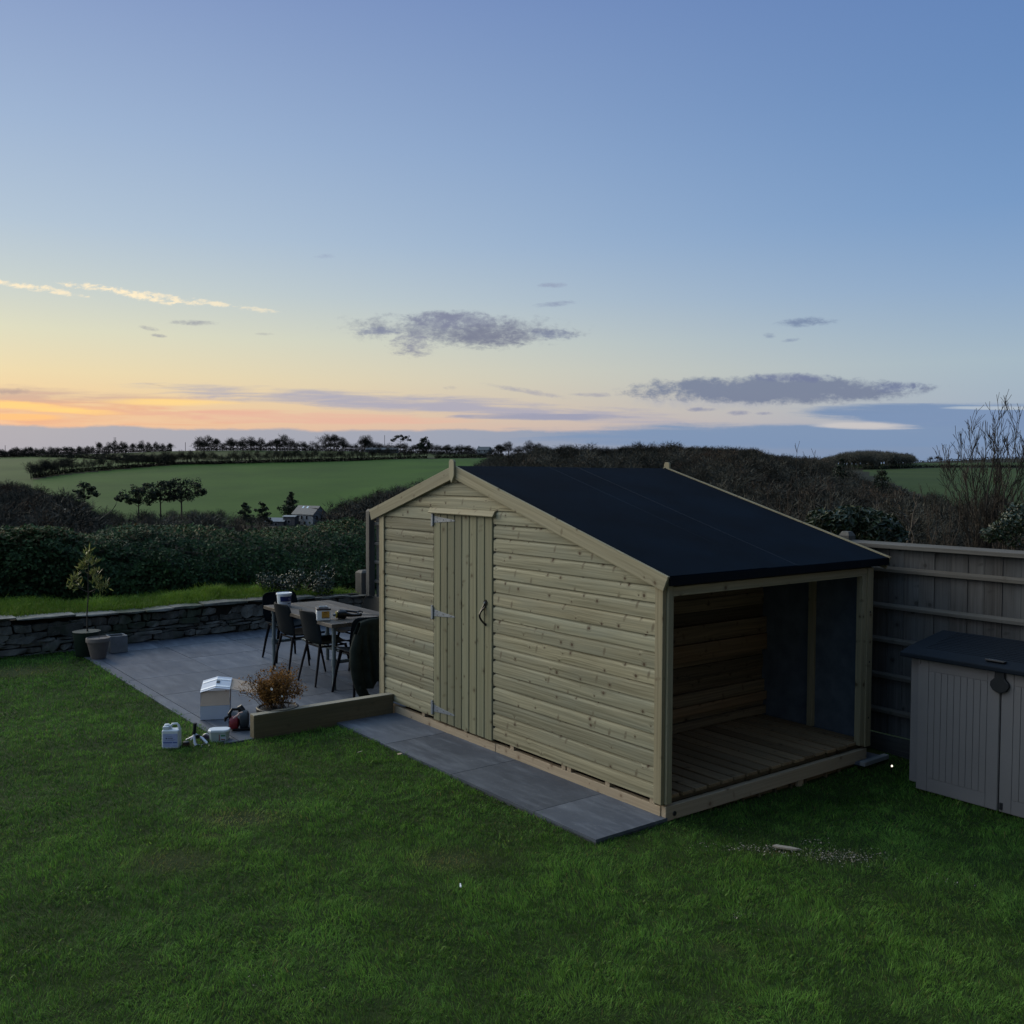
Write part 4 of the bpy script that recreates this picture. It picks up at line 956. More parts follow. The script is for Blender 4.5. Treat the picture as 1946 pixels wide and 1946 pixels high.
tf_ = blades(tp, th, np.full(nn, 0.007), rng.uniform(0.1, 0.8, nn), rng.uniform(0, 6.28, nn), rng.uniform(0.3, 1.1, nn), np.stack([rng.uniform(0.5, 1, nn), (rng.random(nn) < .1) * .5, rng.uniform(0.8, 1.35, nn)], -1), 'grass', M['tallgrass']); tag(tf_, kind='stuff')

# big hedge: lumpy volume, front face steep on the left, sloping brambles on the right
def hedge_front(X): return np.maximum(10.75 - 0.22 * (X + 2.2), 9.75) + 0.25 * np.sin(X * 1.3)
def hedge_surf(X, u):
    """u 0..1 from foot of the front face over the top to the back; returns local Y, z"""
    slope = np.clip((X + 1.6) / 3.0, 0, 1)
    face = 0.55 + 2.6 * slope
    topz = 1.36 + 0.07 * np.sin(X * 1.9) + 0.05 * np.sin(X * 4.3 + 1) - 0.21 * slope + 0.11 * np.exp(-((X + 2.2) / 0.8) ** 2) * 0 + np.where(X < -3.2, 0.05, 0)
    t = np.clip(u / 0.55, 0, 1); s_ = np.clip((u - 0.55) / 0.45, 0, 1)
    Yv = hedge_front(X) + face * (1 - np.cos(t * PI / 2)) ** (1.0) + s_ * 5.0
    zv = 0.36 + (topz - 0.36) * np.sin(t * PI / 2) ** 0.9 - s_ * s_ * 1.2
    return Yv, zv
def hedge_pt(X, u, bump=1.0):
    Yv, zv = hedge_surf(X, u)
    n1 = fnoise(X + u * 2.0, u * 4.0 + X * 0.3, 0.55, 81, 3) - 0.5; n2 = fnoise(X, u * 5, 0.16, 83, 2) - 0.5
    return Yv - bump * (n1 * 0.40 + n2 * 0.14) * (u < 0.75), zv + bump * (n1 * 0.20 + n2 * 0.12)
Xg, Ug = np.meshgrid(np.linspace(-11, 9.0, 260), np.linspace(0, 1, 60)); Yg, Zg = hedge_pt(Xg, Ug)
hroot = empty('hedge', S3(-2, 11, 0.3), 0); tag(hroot, 'wide dark green garden hedge behind the grass bank and stone wall', 'hedge')
off0 = Vector(hroot.location)
def toworld(X, Yl, z): return np.stack([AX + X * bx_ - Yl * by_, AY + X * by_ + Yl * bx_, z], -1)
Vh = toworld(Xg, Yg + 0.10, Zg - 0.07).reshape(-1, 3) - np.array(off0)
I, J = np.meshgrid(np.arange(259), np.arange(59)); b = (J * 260 + I).ravel()
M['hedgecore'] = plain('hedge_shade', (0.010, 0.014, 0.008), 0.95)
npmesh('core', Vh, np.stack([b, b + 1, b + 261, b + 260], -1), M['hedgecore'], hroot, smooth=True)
n = 125000; X_ = rng.uniform(-9.5, 7.5, n); U_ = np.where(rng.random(n) < 0.72, rng.uniform(0.0, 0.62, n), rng.uniform(0.5, 0.9, n)); Yv, Zv = hedge_pt(X_, U_)
e = 0.01
Nv = np.stack([rng.normal(0, 0.6, n), -np.cos(np.clip(U_ / 0.55, 0, 1) * PI / 2) - 0.2, np.sin(np.clip(U_ / 0.55, 0, 1) * PI / 2) + 0.35], -1)
Nw = np.stack([Nv[:, 0] * bx_ - Nv[:, 1] * by_, Nv[:, 0] * by_ + Nv[:, 1] * bx_, Nv[:, 2]], -1) + rng.normal(0, 0.55, (n, 3))
Ph = toworld(X_, Yv - rng.uniform(-0.10, 0.10, n), Zv + rng.uniform(-0.05, 0.08, n)) - np.array(off0)
lv, lf = leafquads(Ph, Nw, rng.uniform(0.035, 0.085, n), 0.62)
patch = fnoise(X_, U_ * 3, 0.9, 87, 3)
brown = np.clip((U_ > 0.38) * (rng.random(n) < 0.25 + 0.5 * (patch - 0.4)) * rng.random(n) * 1.0, 0, 1)
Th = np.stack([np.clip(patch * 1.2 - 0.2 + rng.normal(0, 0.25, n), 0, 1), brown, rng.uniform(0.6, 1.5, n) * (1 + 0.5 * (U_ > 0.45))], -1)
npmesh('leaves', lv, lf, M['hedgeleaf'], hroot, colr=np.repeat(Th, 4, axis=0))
# twiggy shoots standing out of the hedge top and face
n = 3600; X_ = rng.uniform(-9, 7, n); U_ = rng.uniform(0.05, 0.7, n); Yv, Zv = hedge_pt(X_, U_); Pt = toworld(X_, Yv, Zv) - np.array(off0)
Dt = rng.normal(0, 0.5, (n, 3)) + [0, 0, 1.0] + np.array([by_, -bx_, 0]) * 0.4; Dt /= np.linalg.norm(Dt, axis=1)[:, None]
sv, sf = slivers(Pt, Dt, rng.uniform(0.08, 0.22, n), np.full(n, 0.010)); npmesh('twigs', sv, sf, M['twig'], hroot, colr=np.tile([0.8, 0.4, 1.3], (len(sv), 1)))

def leaf_bush(name, label, cat, loc, clumps, nl, size, mt, tints=(0, 1), ywarm=0.0, stems=True, group=None, val=(0.7, 1.3), asp=0.5, partname='foliage'):
    t_ = empty(name, loc); tag(t_, label, cat, group)
    P_, N_ = blob_pts(nl, clumps); lv, lf = leafquads(P_, N_ + rng.normal(0, 0.6, P_.shape) + [0, 0, 0.3], rng.uniform(size * 0.6, size * 1.3, nl), asp)
    T_ = np.stack([rng.uniform(tints[0], tints[1], nl), (rng.random(nl) < ywarm) * rng.random(nl), rng.uniform(val[0], val[1], nl)], -1)
    npmesh(partname, lv, lf, mt, t_, colr=np.repeat(T_, 4, axis=0))
    if stems:
        mb = MB(); 
        for c in clumps: mb.tube([(random.uniform(-.08, .08), random.uniform(-.08, .08), 0), (c[0] * 0.5, c[1] * 0.5, c[2] * 0.55), (c[0], c[1], c[2])], [0.02, 0.014, 0.006], 5)
        mb.build('stems', M['bark'], t_, smooth=True)
    return t_
# small grey-green shrub on the bank by the fence end
b0 = S3(1.75, 9.35, 0.42)
leaf_bush('shrub', 'small grey-green leafy shrub on the bank beside the fence end', 'shrub', b0, [(random.uniform(-.45, .45), random.uniform(-.3, .3), random.uniform(.08, .32), 0.17) for _ in range(14)], 2600, 0.045, M['bushleaf'], (0.0, 0.35), val=(0.4, 0.8))

# ================================================================== FENCE
FX = 2.66
def onfence(px, row):      # pixel -> (Y along fence, z) on the fence plane
    d = ray(px, row); o = Vector((0, 0, CAMH)); nrm = Vector((bx_, by_, 0)); p0 = S3(FX, 0, 0)
    P_ = o + d * ((p0 - o).dot(nrm) / d.dot(nrm)); return toS(P_.x, P_.y)[1], P_.z
yP, zP = onfence(1607, 1022)
yL, zL = onfence(705, 967)
print('fence post', yP, zP, 'left end', yL, zL)
FT = zP - 0.02
def fence_run(y0, y1, label, rails_zs, top):
    t_ = empty('garden_fence', S3(FX, y0, 0), RZ); tag(t_, label, 'fence', None)
    mb = MB(); y = 0.0; L = y1 - y0
    while y < L - 0.01:
        w_ = min(random.uniform(0.128, 0.138), L - y)
        lean_ = random.uniform(-0.002, 0.002)
        mb.box((0.032 + (0.004 if int(y * 8) % 2 else 0.0), y + 0.001, 0.14), (0.046 + (0.004 if int(y * 8) % 2 else 0), y + w_ - 0.003, top - 0.045), 2); y += w_
    mb.build('boards', M['fence'], t_)
    for z in rails_zs:
        mb = MB(); mb.prism([(-0.006, z - 0.022), (0.030, z - 0.022), (0.030, z + 0.022), (0.012, z + 0.022), (-0.006, z + 0.004)], 1, 0.0, L, ga=1); mb.build('rail', M['rail'], t_, bevel=0.002)
    mb = MB(); mb.prism([(-0.035, top - 0.045), (0.06, top - 0.045), (0.06, top - 0.005), (0.012, top + 0.008), (-0.035, top - 0.012)], 1, 0.002, L, ga=1); mb.build('capping_rail', M['rail'], t_, bevel=0.003)
    mb = MB(); mb.box((0.012, 0.001, -0.12), (0.030, L, 0.135), 1); mb.build('gravel_board', M['fence'], t_, bevel=0.002)
    return t_
def fence_post(y, h_, label, w_=0.10, xoff=0.02, group=None):
    t_ = empty('fence_post', S3(FX + xoff, y, 0), RZ); tag(t_, label, 'post', group)
    mb = MB(); mb.box((-w_ / 2, -w_ / 2, -0.2), (w_ / 2, w_ / 2, h_ - 0.035), 2); mb.build('shaft', M['rail'], t_, bevel=0.004)
    mb = MB(); a = w_ / 2
    mb.add([(-a, -a, h_ - 0.035), (a, -a, h_ - 0.035), (a, a, h_ - 0.035), (-a, a, h_ - 0.035), (-a * .6, -a * .6, h_), (a * .6, -a * .6, h_), (a * .6, a * .6, h_), (-a * .6, a * .6, h_)],
           [(0, 1, 5, 4), (1, 2, 6, 5), (2, 3, 7, 6), (3, 0, 4, 7), (4, 5, 6, 7), (3, 2, 1, 0)]); mb.build('weathered_top', M['rail'], t_)
    return t_
rz_ = [onfence(1679, 1081)[1], onfence(1679, 1151)[1], onfence(1670, 1214)[1], onfence(1670, 1281.6)[1], onfence(1670, 1348)[1]]
print('rails', rz_)
fence_post(yP, FT + 0.075, 'stout square fence post with chamfered top just behind the shed roof corner')
fence_run(yP - 0.05 - 2.6, yP - 0.05, 'weathered grey close-board fence panel behind the storage box, right of the shed', rz_, FT)
fence_run(yP + 0.05, yP + 2.5, 'paler topped fence panel seen over the shed roof just left of the stout post', rz_, FT - 0.02)
fence_post(yP + 2.55, FT + 0.05, 'fence post hidden low behind the middle of the shed')
fence_run(yP + 2.6, yP + 5.1, 'middle fence panel hidden behind the shed, between two hidden posts', rz_, FT - 0.02)
fence_post(yP + 5.15, FT + 0.05, 'fence post behind the far half of the shed')
fence_run(yP + 5.2, yL - 0.10, 'slim fence strip with pale rails between the shed wall and the tall end post', [z - 0.01 for z in rz_], zL - 0.03)
fence_post(yL - 0.05, zL, 'tall weathered end post of the fence left of the shed gable', 0.10, -0.04)
ys_, zs_ = onfence(690, 1083); fence_post(ys_ - 0.03, zs_, 'short wide stub post beyond the tall end post', 0.20, 0.0)

# ================================================================== added house shape, unseen behind the viewpoint, to block sky light from the lawn
sky_blocker = empty('house', S3(-2.2, -8.75, 0), RZ); tag(sky_blocker, 'pale rendered house with slate roof behind the viewpoint, outside the picture', 'house')
M['blockerwall'] = plain('blocker_render', (0.16, 0.155, 0.145), 0.85, 0, 0.1, 3); M['blockertile'] = plain('blocker_slate', (0.05, 0.055, 0.06), 0.6, 0, 0.2, 6); M['blockerglass'] = plain('blocker_glass', (0.01, 0.012, 0.014), 0.1); M['blockerframe'] = plain('blocker_frame', (0.3, 0.3, 0.3), 0.5)
mb = MB(); mb.prism([(-3.1, -0.2), (-3.1, 5.0), (0, 7.2), (3.1, 5.0), (3.1, -0.2)], 0, -4.2, 4.8); mb.build('wall', M['blockerwall'], sky_blocker)
mb = MB()
for s_ in (-1, 1):
    mb.add([(x, y, z + dz) for x in (-4.5, 5.1) for (y, z) in ((s_ * 3.4, 4.79), (0, 7.2)) for dz in (0.03, 0.12)], [(0, 1, 3, 2), (4, 6, 7, 5), (0, 4, 5, 1), (2, 3, 7, 6), (0, 2, 6, 4), (1, 5, 7, 3)])
mb.build('roof', M['blockertile'], sky_blocker)
for (x, z) in ((-2.6, 1.0), (0.2, 1.0), (3.2, 1.0), (-2.6, 3.5), (0.2, 3.5), (3.2, 3.5)):
    f = MB(); f.box((x - .65, 3.09, z - .05), (x + .65, 3.14, z + 1.15), 2); f_ = f.build('window', M['blockerframe'], sky_blocker)
    f = MB(); f.box((x - .58, 3.141, z), (x + .58, 3.15, z + 1.1), 2); f.build('pane', M['blockerglass'], f_)

# ================================================================== SHED
shed = empty('shed', S3(0, 0, 0), RZ); tag(shed, 'new pale timber shed with black felt roof, plank door and open log store side', 'shed')
YR, ZRG = 2.41, 2.345            # ridge
ZE_R, YE_R = 1.625, -0.055       # log store eave
ZE_L, YE_L = 1.925, 3.86         # far-left eave
kR = (ZRG - ZE_R) / (YR - YE_R); kL = (ZRG - ZE_L) / (YE_L - YR)
def roofz(y): return ZRG - kR * (YR - y) if y < YR else ZRG - kL * (y - YR)
W_S = 2.40                        # depth of the shed body
# cladding of the gable: shiplap boards
prof = [(0.0, 0.0), (-0.017, 0.0005), (-0.0178, 0.040), (-0.0174, 0.074), (-0.0150, 0.085), (-0.0090, 0.094), (-0.0045, 0.100), (-0.0035, 0.1062)]
def yext(z):                       # extents of the gable at height z, under the roof
    yr = YR - (ZRG - 0.03 - z) / kR; yl = YR + (ZRG - 0.03 - z) / kL
    return max(0.035, yr), min(3.66, yl)
def clad(mb, y0f, y1f, z0, x0=0.0, flip=1):
    r1, r2, r3 = random.uniform(0, 40), random.uniform(0, 40), random.random(); vs_, gs = [], []; dx = random.uniform(-0.0012, 0.0012)
    for (px_, pz_) in prof:
        z = z0 + pz_; ya, yb = y0f(z), y1f(z)
        if yb < ya + 0.002: yb = ya + 0.002
        for y in (ya, yb): vs_.append((x0 + flip * (px_ + dx), y, z)); gs.append((y + r1, pz_ + r2, r3))
    n = len(prof); vs_ += [(x0, y0f(z0), z0), (x0, y1f(z0), z0), (x0, vs_[2 * n - 2][1], z0 + 0.1075), (x0, vs_[2 * n - 1][1], z0 + 0.1075)]; gs += [gs[0], gs[1], gs[-2], gs[-1]]
    fs = [(2 * i, 2 * i + 1, 2 * i + 3, 2 * i + 2) for i in range(n - 1)]
    fs.append(tuple([2 * n] + [2 * i for i in range(n)] + [2 * n + 2])); fs.append(tuple([2 * n + 3] + [2 * i + 1 for i in range(n - 1, -1, -1)] + [2 * n + 1]))
    mb.add(vs_, fs, gs)
mb = MB(); z = 0.135; DY0, DY1, DZ1 = 1.878, 2.772, 1.955
while z < ZRG - 0.08:
    a = lambda zz: yext(zz)[0]; b_ = lambda zz: yext(zz)[1]
    if z < DZ1 - 0.02:
        clad(mb, a, lambda zz: max(min(DY0, yext(zz)[1]), yext(zz)[0]), z); clad(mb, lambda zz: min(max(DY1, yext(zz)[0]), yext(zz)[1]), b_, z)
    else: clad(mb, a, b_, z)
    z += 0.1092
mb.build('gable_cladding', M['clad'], shed)
# inner framing sheet so that no light leaks between boards
gp = [(0.03, 0.13), (0.03, roofz(0.03) - 0.05), (YR, ZRG - 0.05), (3.66, roofz(3.66) - 0.05), (3.66, 0.13)]
mb = MB(); mb.prism(gp, 0, 0.001, 0.035); mb.build('gable_frame', M['inner'], shed)
mb = MB(); mb.prism(gp, 0, W_S - 0.04, W_S); mb.build('rear_gable', M['clad'], shed)
mb = MB(); mb.box((0.035, 3.61, 0.13), (W_S - 0.04, 3.65, roofz(3.65) - 0.05), 0); mb.build('far_side_wall', M['clad'], shed)
# corner trims
mb = MB(); mb.box((-0.030, 3.632, 0.128), (-0.0005, 3.700, roofz(3.66) - 0.045), 2); mb.build('corner_trim', M['trim'], shed, bevel=0.003)
mb = MB(); mb.box((-0.030, 3.7005, 0.135), (0.030, 3.722, roofz(3.70) - 0.05), 2); mb.build('corner_trim', M['trim'], shed, bevel=0.003)
mb = MB(); mb.box((-0.032, -0.012, 0.118), (-0.0005, 0.058, roofz(0.0) - 0.040), 2); mb.build('corner_trim', M['trim'], shed, bevel=0.003)
mb = MB(); mb.box((0.0005, -0.030, 0.118), (0.052, 0.028, roofz(0.0) - 0.050), 2); mb.build('corner_post', M['trim'], shed, bevel=0.003)
# door
door = MB(); y = DY0 + 0.006; nb_ = 8; wbd = (DY1 - 0.006 - y) / nb_
for i in range(nb_):
    ya, yb = y + i * wbd, y + (i + 1) * wbd; r1, r2, r3 = random.uniform(0, 40), random.uniform(0, 40), random.random(); c = 0.006
    pts = [(-0.004, ya), (-0.018, ya + 0.0035), (-0.0235, ya + 0.009), (-0.0235, yb - 0.009), (-0.018, yb - 0.0035), (-0.004, yb)]
    vs_ = [(p[0], p[1], zz) for zz in (0.118 + random.uniform(-.002, .002), 1.948) for p in pts]; gs = [(v[2] + r1, v[1] + r2, r3) for v in vs_]; n = 6
    door.add(vs_, [tuple(range(n - 1, -1, -1)), tuple(range(n, 2 * n))] + [(k, (k + 1) % n, n + (k + 1) % n, n + k) for k in range(n)], gs)
dr = door.build('door', M['door'], shed); dr['label'] = 'narrow plank door of eight upright boards'
mb = MB()
for (ya, yb) in ((DY0 - 0.012, DY0 + 0.003), (DY1 - 0.003, DY1 + 0.012)): mb.box((-0.012, ya, 0.125), (0.0, yb, 1.955), 2)
mb.build('door_gap', M['screw'], shed)
# drip strip over the door
mb = MB(); mb.prism([(-0.002, 1.995), (-0.002, 1.950), (-0.052, 1.938), (-0.056, 1.946), (-0.030, 1.986)], 1, 1.845, 2.815, ga=1); mb.build('drip_strip', M['trim'], shed, bevel=0.002)
# hinges
for zc in (1.885, 1.062, 0.215):
    mb = MB()
    tip = 2.43; bt = 2.752; n = 2
    mb.prism([(tip, zc - 0.006), (tip - 0.004, zc), (tip, zc + 0.006), (bt, zc + 0.030), (bt, zc - 0.030)], 0, -0.0275, -0.0243)
    h_ = mb.build('hinge', M['galv'], dr, bevel=0.0008)
    m2 = MB(); m2.box((-0.030, 2.775, zc - 0.062), (-0.0148, 2.800, zc + 0.062), 2); m2.build('plate', M['galv'], h_, bevel=0.0015)
    m2 = MB(); m2.tube([(-0.030, 2.764, zc - 0.05), (-0.030, 2.764, zc + 0.05)], 0.0085, 10); m2.build('knuckle', M['galv'], h_, smooth=True)
    m2 = MB()
    for yy, dz in ((2.70, 0.014), (2.70, -0.014), (2.60, 0.0), (2.48, 0.0)): m2.lathe([(0.005, 0), (0.005, 0.002), (0.002, 0.003)], 8, (0, 0, 0)) if False else m2.tube([(-0.0275, yy, zc + dz), (-0.0300, yy, zc + dz)], [0.0050, 0.0035], 8)
    m2.build('screws', M['screw'], h_)
# handle: plate, thumb knob, bow
HY = 1.972
mb = MB(); pp = []
for t_ in range(13):
    u = t_ / 12; z = 1.205 - u * 0.148
    pp.append((-0.028 - 0.038 * math.sin(u * PI), HY + 0.030 * math.sin(u * PI * 0.95) , z))
mb.tube(pp, [0.0095 if i in (0, 12) else 0.0078 for i in range(13)], 8)
mb.tube([(-0.0235, HY + 0.004, 1.235), (-0.030, HY + 0.004, 1.235)], [0.026, 0.024], 14)
mb.tube([(-0.0235, HY + 0.004, 1.056), (-0.029, HY + 0.004, 1.056)], [0.013, 0.011], 12)
mb.tube([(-0.030, HY + 0.012, 1.225), (-0.040, HY + 0.022, 1.195), (-0.052, HY + 0.036, 1.160), (-0.052, HY + 0.042, 1.150)], [0.008, 0.007, 0.006, 0.005], 8)
hd_ = mb.build('handle', M['black'], dr, smooth=True)
mb = MB(); mb.tube([(-0.030, HY + 0.008, 1.236), (-0.038, HY + 0.008, 1.236)], [0.009, 0.007], 10); mb.build('knob', M['galv'], hd_, smooth=True)
# roof felt: two slopes with thickness, laps, eave drip
def slope_sheet(mb, y0, y1, x0, x1, th=0.016):
    z0, z1 = roofz(y0), roofz(y1)
    vs_ = [(x, y, z + dz) for x in (x0, x1) for (y, z) in ((y0, z0), (y1, z1)) for dz in (-th, 0)]
    mb.add(vs_, [(0, 1, 3, 2), (4, 6, 7, 5), (0, 4, 5, 1), (2, 3, 7, 6), (0, 2, 6, 4), (1, 5, 7, 3)])
mb = MB(); X0R, X1R = -0.012, 2.50
slope_sheet(mb, YE_R, YR, X0R, X1R); slope_sheet(mb, YR, YE_L, X0R, X1R)
rf = mb.build('roof', M['felt'], shed)
mb = MB()
def onroof(px, row):
    nrm = Vector((by_ * kR, -bx_ * kR, 1.0)); p0 = S3(0, YR, ZRG); d = ray(px, row); o = Vector((0, 0, CAMH)); P_ = o + d * ((p0 - o).dot(nrm) / d.dot(nrm)); return toS(P_.x, P_.y)[0]
lx1, lx2 = onroof(1232, 976), onroof(1290, 975)
print('laps', lx1, lx2)
for k_, lx in enumerate((lx1, lx2)):
    x0_, x1_ = (X0R + 0.002, lx) if k_ == 0 else (X0R + 0.002, lx)
    th = 0.0028 * (2 - k_)
    z0, z1 = roofz(YE_R), roofz(YR)
    vs_ = [(x, y, z + dz) for x in (x0_, x1_) for (y, z) in ((YE_R + .002, z0 + 0.0006), (YR - .002, z1)) for dz in (0.0004, th)]
    mb.add(vs_, [(0, 1, 3, 2), (4, 6, 7, 5), (0, 4, 5, 1), (2, 3, 7, 6), (0, 2, 6, 4), (1, 5, 7, 3)])
mb.build('felt_lap', M['felt'], rf)
mb = MB()
for lx in (lx1, lx2): mb.bar((lx + 0.002, YE_R + 0.005, roofz(YE_R) + 0.0035), (lx + 0.002, YR - 0.005, roofz(YR) + 0.003), 0.004, 0.004)
def _bit(t, bs): setb(t, bs, (0.012, 0.018, 0.026, 1), 0.5)
M['bitumen'] = mat('lap_edge', _bit, 0.1)
mb.build('lap_edge', M['bitumen'], rf)
mb = MB(); zt = roofz(YE_R)
mb.prism([(YE_R - 0.010, zt + 0.002), (YE_R - 0.012, zt - 0.058), (YE_R + 0.012, zt - 0.062), (YE_R + 0.006, zt - 0.02)], 0, X0R, X1R)
mb.build('eave_felt', M['eavefelt'], rf, bevel=0.003)
# bargeboards and finials
def barge(x0, x1, mname='trim'):
    hb_ = 0.112
    for (ya, yb) in ((YE_R - 0.02, YR - 0.012), (YR + 0.012, YE_L + 0.02)):
        zt = lambda y: (roofz(y) if YE_R <= y <= YE_L else (ZE_R - kR * (YE_R - y) if y < YE_R else ZE_L - kL * (y - YE_L))) + 0.012
        mb = MB(); r1, r2, r3 = random.uniform(0, 40), random.uniform(0, 40), random.random(); vs_, gs = [], []
        skew = 0.045
        if ya < YR - 1: pts = [(ya, zt(ya)), (ya + skew, zt(ya + skew) - hb_), (yb, zt(yb) - hb_), (yb, zt(yb))]
        else: pts = [(ya, zt(ya)), (ya, zt(ya) - hb_), (yb - skew, zt(yb - skew) - hb_), (yb, zt(yb))]
        for x in (x0, x1):
            for (y, z) in pts: vs_.append((x, y, z)); gs.append((y + r1, z - zt(y) + r2, r3))
        mb.add(vs_, [(3, 2, 1, 0), (4, 5, 6, 7), (0, 1, 5, 4), (1, 2, 6, 5), (2, 3, 7, 6), (3, 0, 4, 7)], gs); mb.build('bargeboard', M[mname], shed, bevel=0.003)
barge(-0.052, -0.0335)
barge(2.502, 2.520)
for xx in (-0.074, 2.5205):
    mb = MB(); w_ = 0.038; mb.prism([(YR - w_, 2.385), (YR - w_, 2.27), (YR, 2.205), (YR + w_, 2.27), (YR + w_, 2.385), (YR + w_ * .6, 2.405), (YR - w_ * .6, 2.405)], 0, xx, xx + 0.0215, ga=2); mb.build('finial', M['trim'], shed, bevel=0.003)
# batten under the bargeboard
mb = MB()
for (ya, yb) in ((0.06, YR), (YR, 3.66)):
    mb.bar((-0.024, ya, roofz(ya) - 0.075), (-0.024, yb, roofz(yb) - 0.075), 0.05, 0.018)
mb.build('verge_batten', M['trim'], shed, bevel=0.002)
# base: two lengths of timber, packers, joists
mb = MB(); mb.box((-0.002, 0.022, 0.002), (0.043, 1.860, 0.096), 1); mb.build('base_timber', M['base'], shed, bevel=0.004)
mb = MB(); mb.box((-0.004, 1.864, 0.003), (0.043, 3.70, 0.093), 1); mb.build('base_timber', M['base'], shed, bevel=0.004)
for yy in (0.098, 0.535, 0.95, 1.012, 1.644, 2.299, 2.969, 3.62):
    mb = MB(); mb.box((-0.004, yy - 0.026, 0.0965), (0.05, yy + 0.02, 0.1345), 0); mb.build('packer', M['base'], shed, bevel=0.002)
mb = MB(); mb.box((0.10, 0.3, 0.0), (2.2, 3.5, 0.06), 1); mb.build('underfloor', M['earth'], shed)
# log store: front beam, header, posts
mb = MB(); mb.box((0.004, -0.024, 0.004), (2.300, 0.020, 0.102), 0); mb.build('front_beam', M['base'], shed, bevel=0.004)
mb = MB(); mb.tube([(0.085, -0.024, 0.045), (0.085, -0.030, 0.045)], [0.017, 0.015], 12); mb.build('bolt_cap', M['screw'], shed, smooth=True)
for xx in (0.45, 0.62, 0.80, 0.98, 1.16, 1.35, 1.52, 1.78, 1.95):
    mb = MB(); mb.box((xx, -0.010, -0.10), (xx + random.uniform(0.016, 0.026), 0.015, 0.002), 2); mb.build('support_batten', M['inner'], shed, bevel=0.002)
mb = MB(); mb.box((1.42, -0.016, -0.1), (1.49, 0.01, 0.002), 2); mb.build('support_block', M['base'], shed, bevel=0.002)
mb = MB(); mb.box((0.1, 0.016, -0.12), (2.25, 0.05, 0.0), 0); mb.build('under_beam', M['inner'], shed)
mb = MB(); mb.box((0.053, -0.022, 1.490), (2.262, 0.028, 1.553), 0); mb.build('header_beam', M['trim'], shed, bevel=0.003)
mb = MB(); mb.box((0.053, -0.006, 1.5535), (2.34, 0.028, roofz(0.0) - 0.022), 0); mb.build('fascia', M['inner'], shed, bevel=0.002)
mb = MB(); mb.box((2.205, -0.020, 0.135), (2.262, 0.032, 1.4895), 2); mb.build('corner_post', M['trim'], shed, bevel=0.003)
mb = MB(); mb.box((2.2625, -0.032, 0.118), (2.338, 0.030, 1.553), 2); mb.build('corner_post', M['trim'], shed, bevel=0.003)
mb = MB()
for zz in (0.35, 0.80, 1.2): mb.tube([(2.30, -0.032, zz), (2.30, -0.0335, zz)], 0.008, 8)
mb.build('bolt_hole', M['screw'], shed)
PYI = 1.06
mb = MB(); x = 0.045; i = 0
while x < 2.33:
    w_ = random.uniform(0.104, 0.114); e_ = min(x + w_, 2.335)
    mb.box((x, random.uniform(-0.012, 0.0), 0.142), (e_, PYI - 0.02, 0.165 + random.uniform(-0.0015, 0.0015)), 1); x += w_ + random.uniform(0.022, 0.030)
mb.build('store_floor', M['floor'], shed, bevel=0.0025)
mb = MB(); mb.box((0.045, 0.03, 0.10), (2.33, 0.07, 0.141), 0); mb.box((0.045, 0.5, 0.10), (2.33, 0.55, 0.141), 0); mb.build('joist', M['inner'], shed)
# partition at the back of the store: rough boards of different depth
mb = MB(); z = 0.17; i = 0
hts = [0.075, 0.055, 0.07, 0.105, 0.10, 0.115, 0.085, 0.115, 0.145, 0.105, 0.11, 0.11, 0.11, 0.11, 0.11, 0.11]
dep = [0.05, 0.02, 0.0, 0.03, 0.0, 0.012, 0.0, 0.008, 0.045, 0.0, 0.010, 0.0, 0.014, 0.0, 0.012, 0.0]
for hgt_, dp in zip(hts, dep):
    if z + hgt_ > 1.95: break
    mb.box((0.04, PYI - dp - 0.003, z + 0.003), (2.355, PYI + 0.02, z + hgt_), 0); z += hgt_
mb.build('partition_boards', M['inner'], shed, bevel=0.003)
mb = MB(); mb.box((0.05, PYI - 0.055, 0.745), (2.35, PYI - 0.0055, 0.885), 0); mb.box((0.05, PYI - 0.060, 0.30), (2.35, PYI - 0.0535, 0.375), 0); mb.build('cross_rail', M['floor'], shed, bevel=0.003)
mb = MB(); mb.prism([(0.0, 0.13), (0.0, roofz(0) - 0.05), (PYI, roofz(PYI) - 0.05), (PYI, 0.13)], 0, 2.345, 2.359); mb.build('membrane_lining', M['membrane'], shed)
mb = MB(); mb.box((2.30, 0.50, 0.166), (2.344, 0.55, roofz(0.5) - 0.05), 2); mb.build('stud', M['trim'], shed, bevel=0.002)
mb = MB(); mb.box((2.30, 0.035, 0.166), (2.344, 0.08, roofz(0.03) - 0.05), 2); mb.build('stud', M['trim'], shed, bevel=0.002)

# sleeper that edges the patio
slp = empty('sleeper', S3(-0.76, 3.50, 0), RZ); tag(slp, 'long brown timber sleeper on edge between lawn and patio, ending at the shed', 'sleeper')
mb = MB(); mb.box((-0.64, -0.045, -0.06), (0.735, 0.045, 0.205), 0); so = mb.build('beam', M['sleeper'], slp, bevel=0.006)
mb = MB(); mb.box((-0.638, -0.043, 0.2055), (0.735, 0.043, 0.210), 0); mb.build('pale_top', M['sleepertop'], slp, bevel=0.0015)  # thin top layer in a paler wood colour
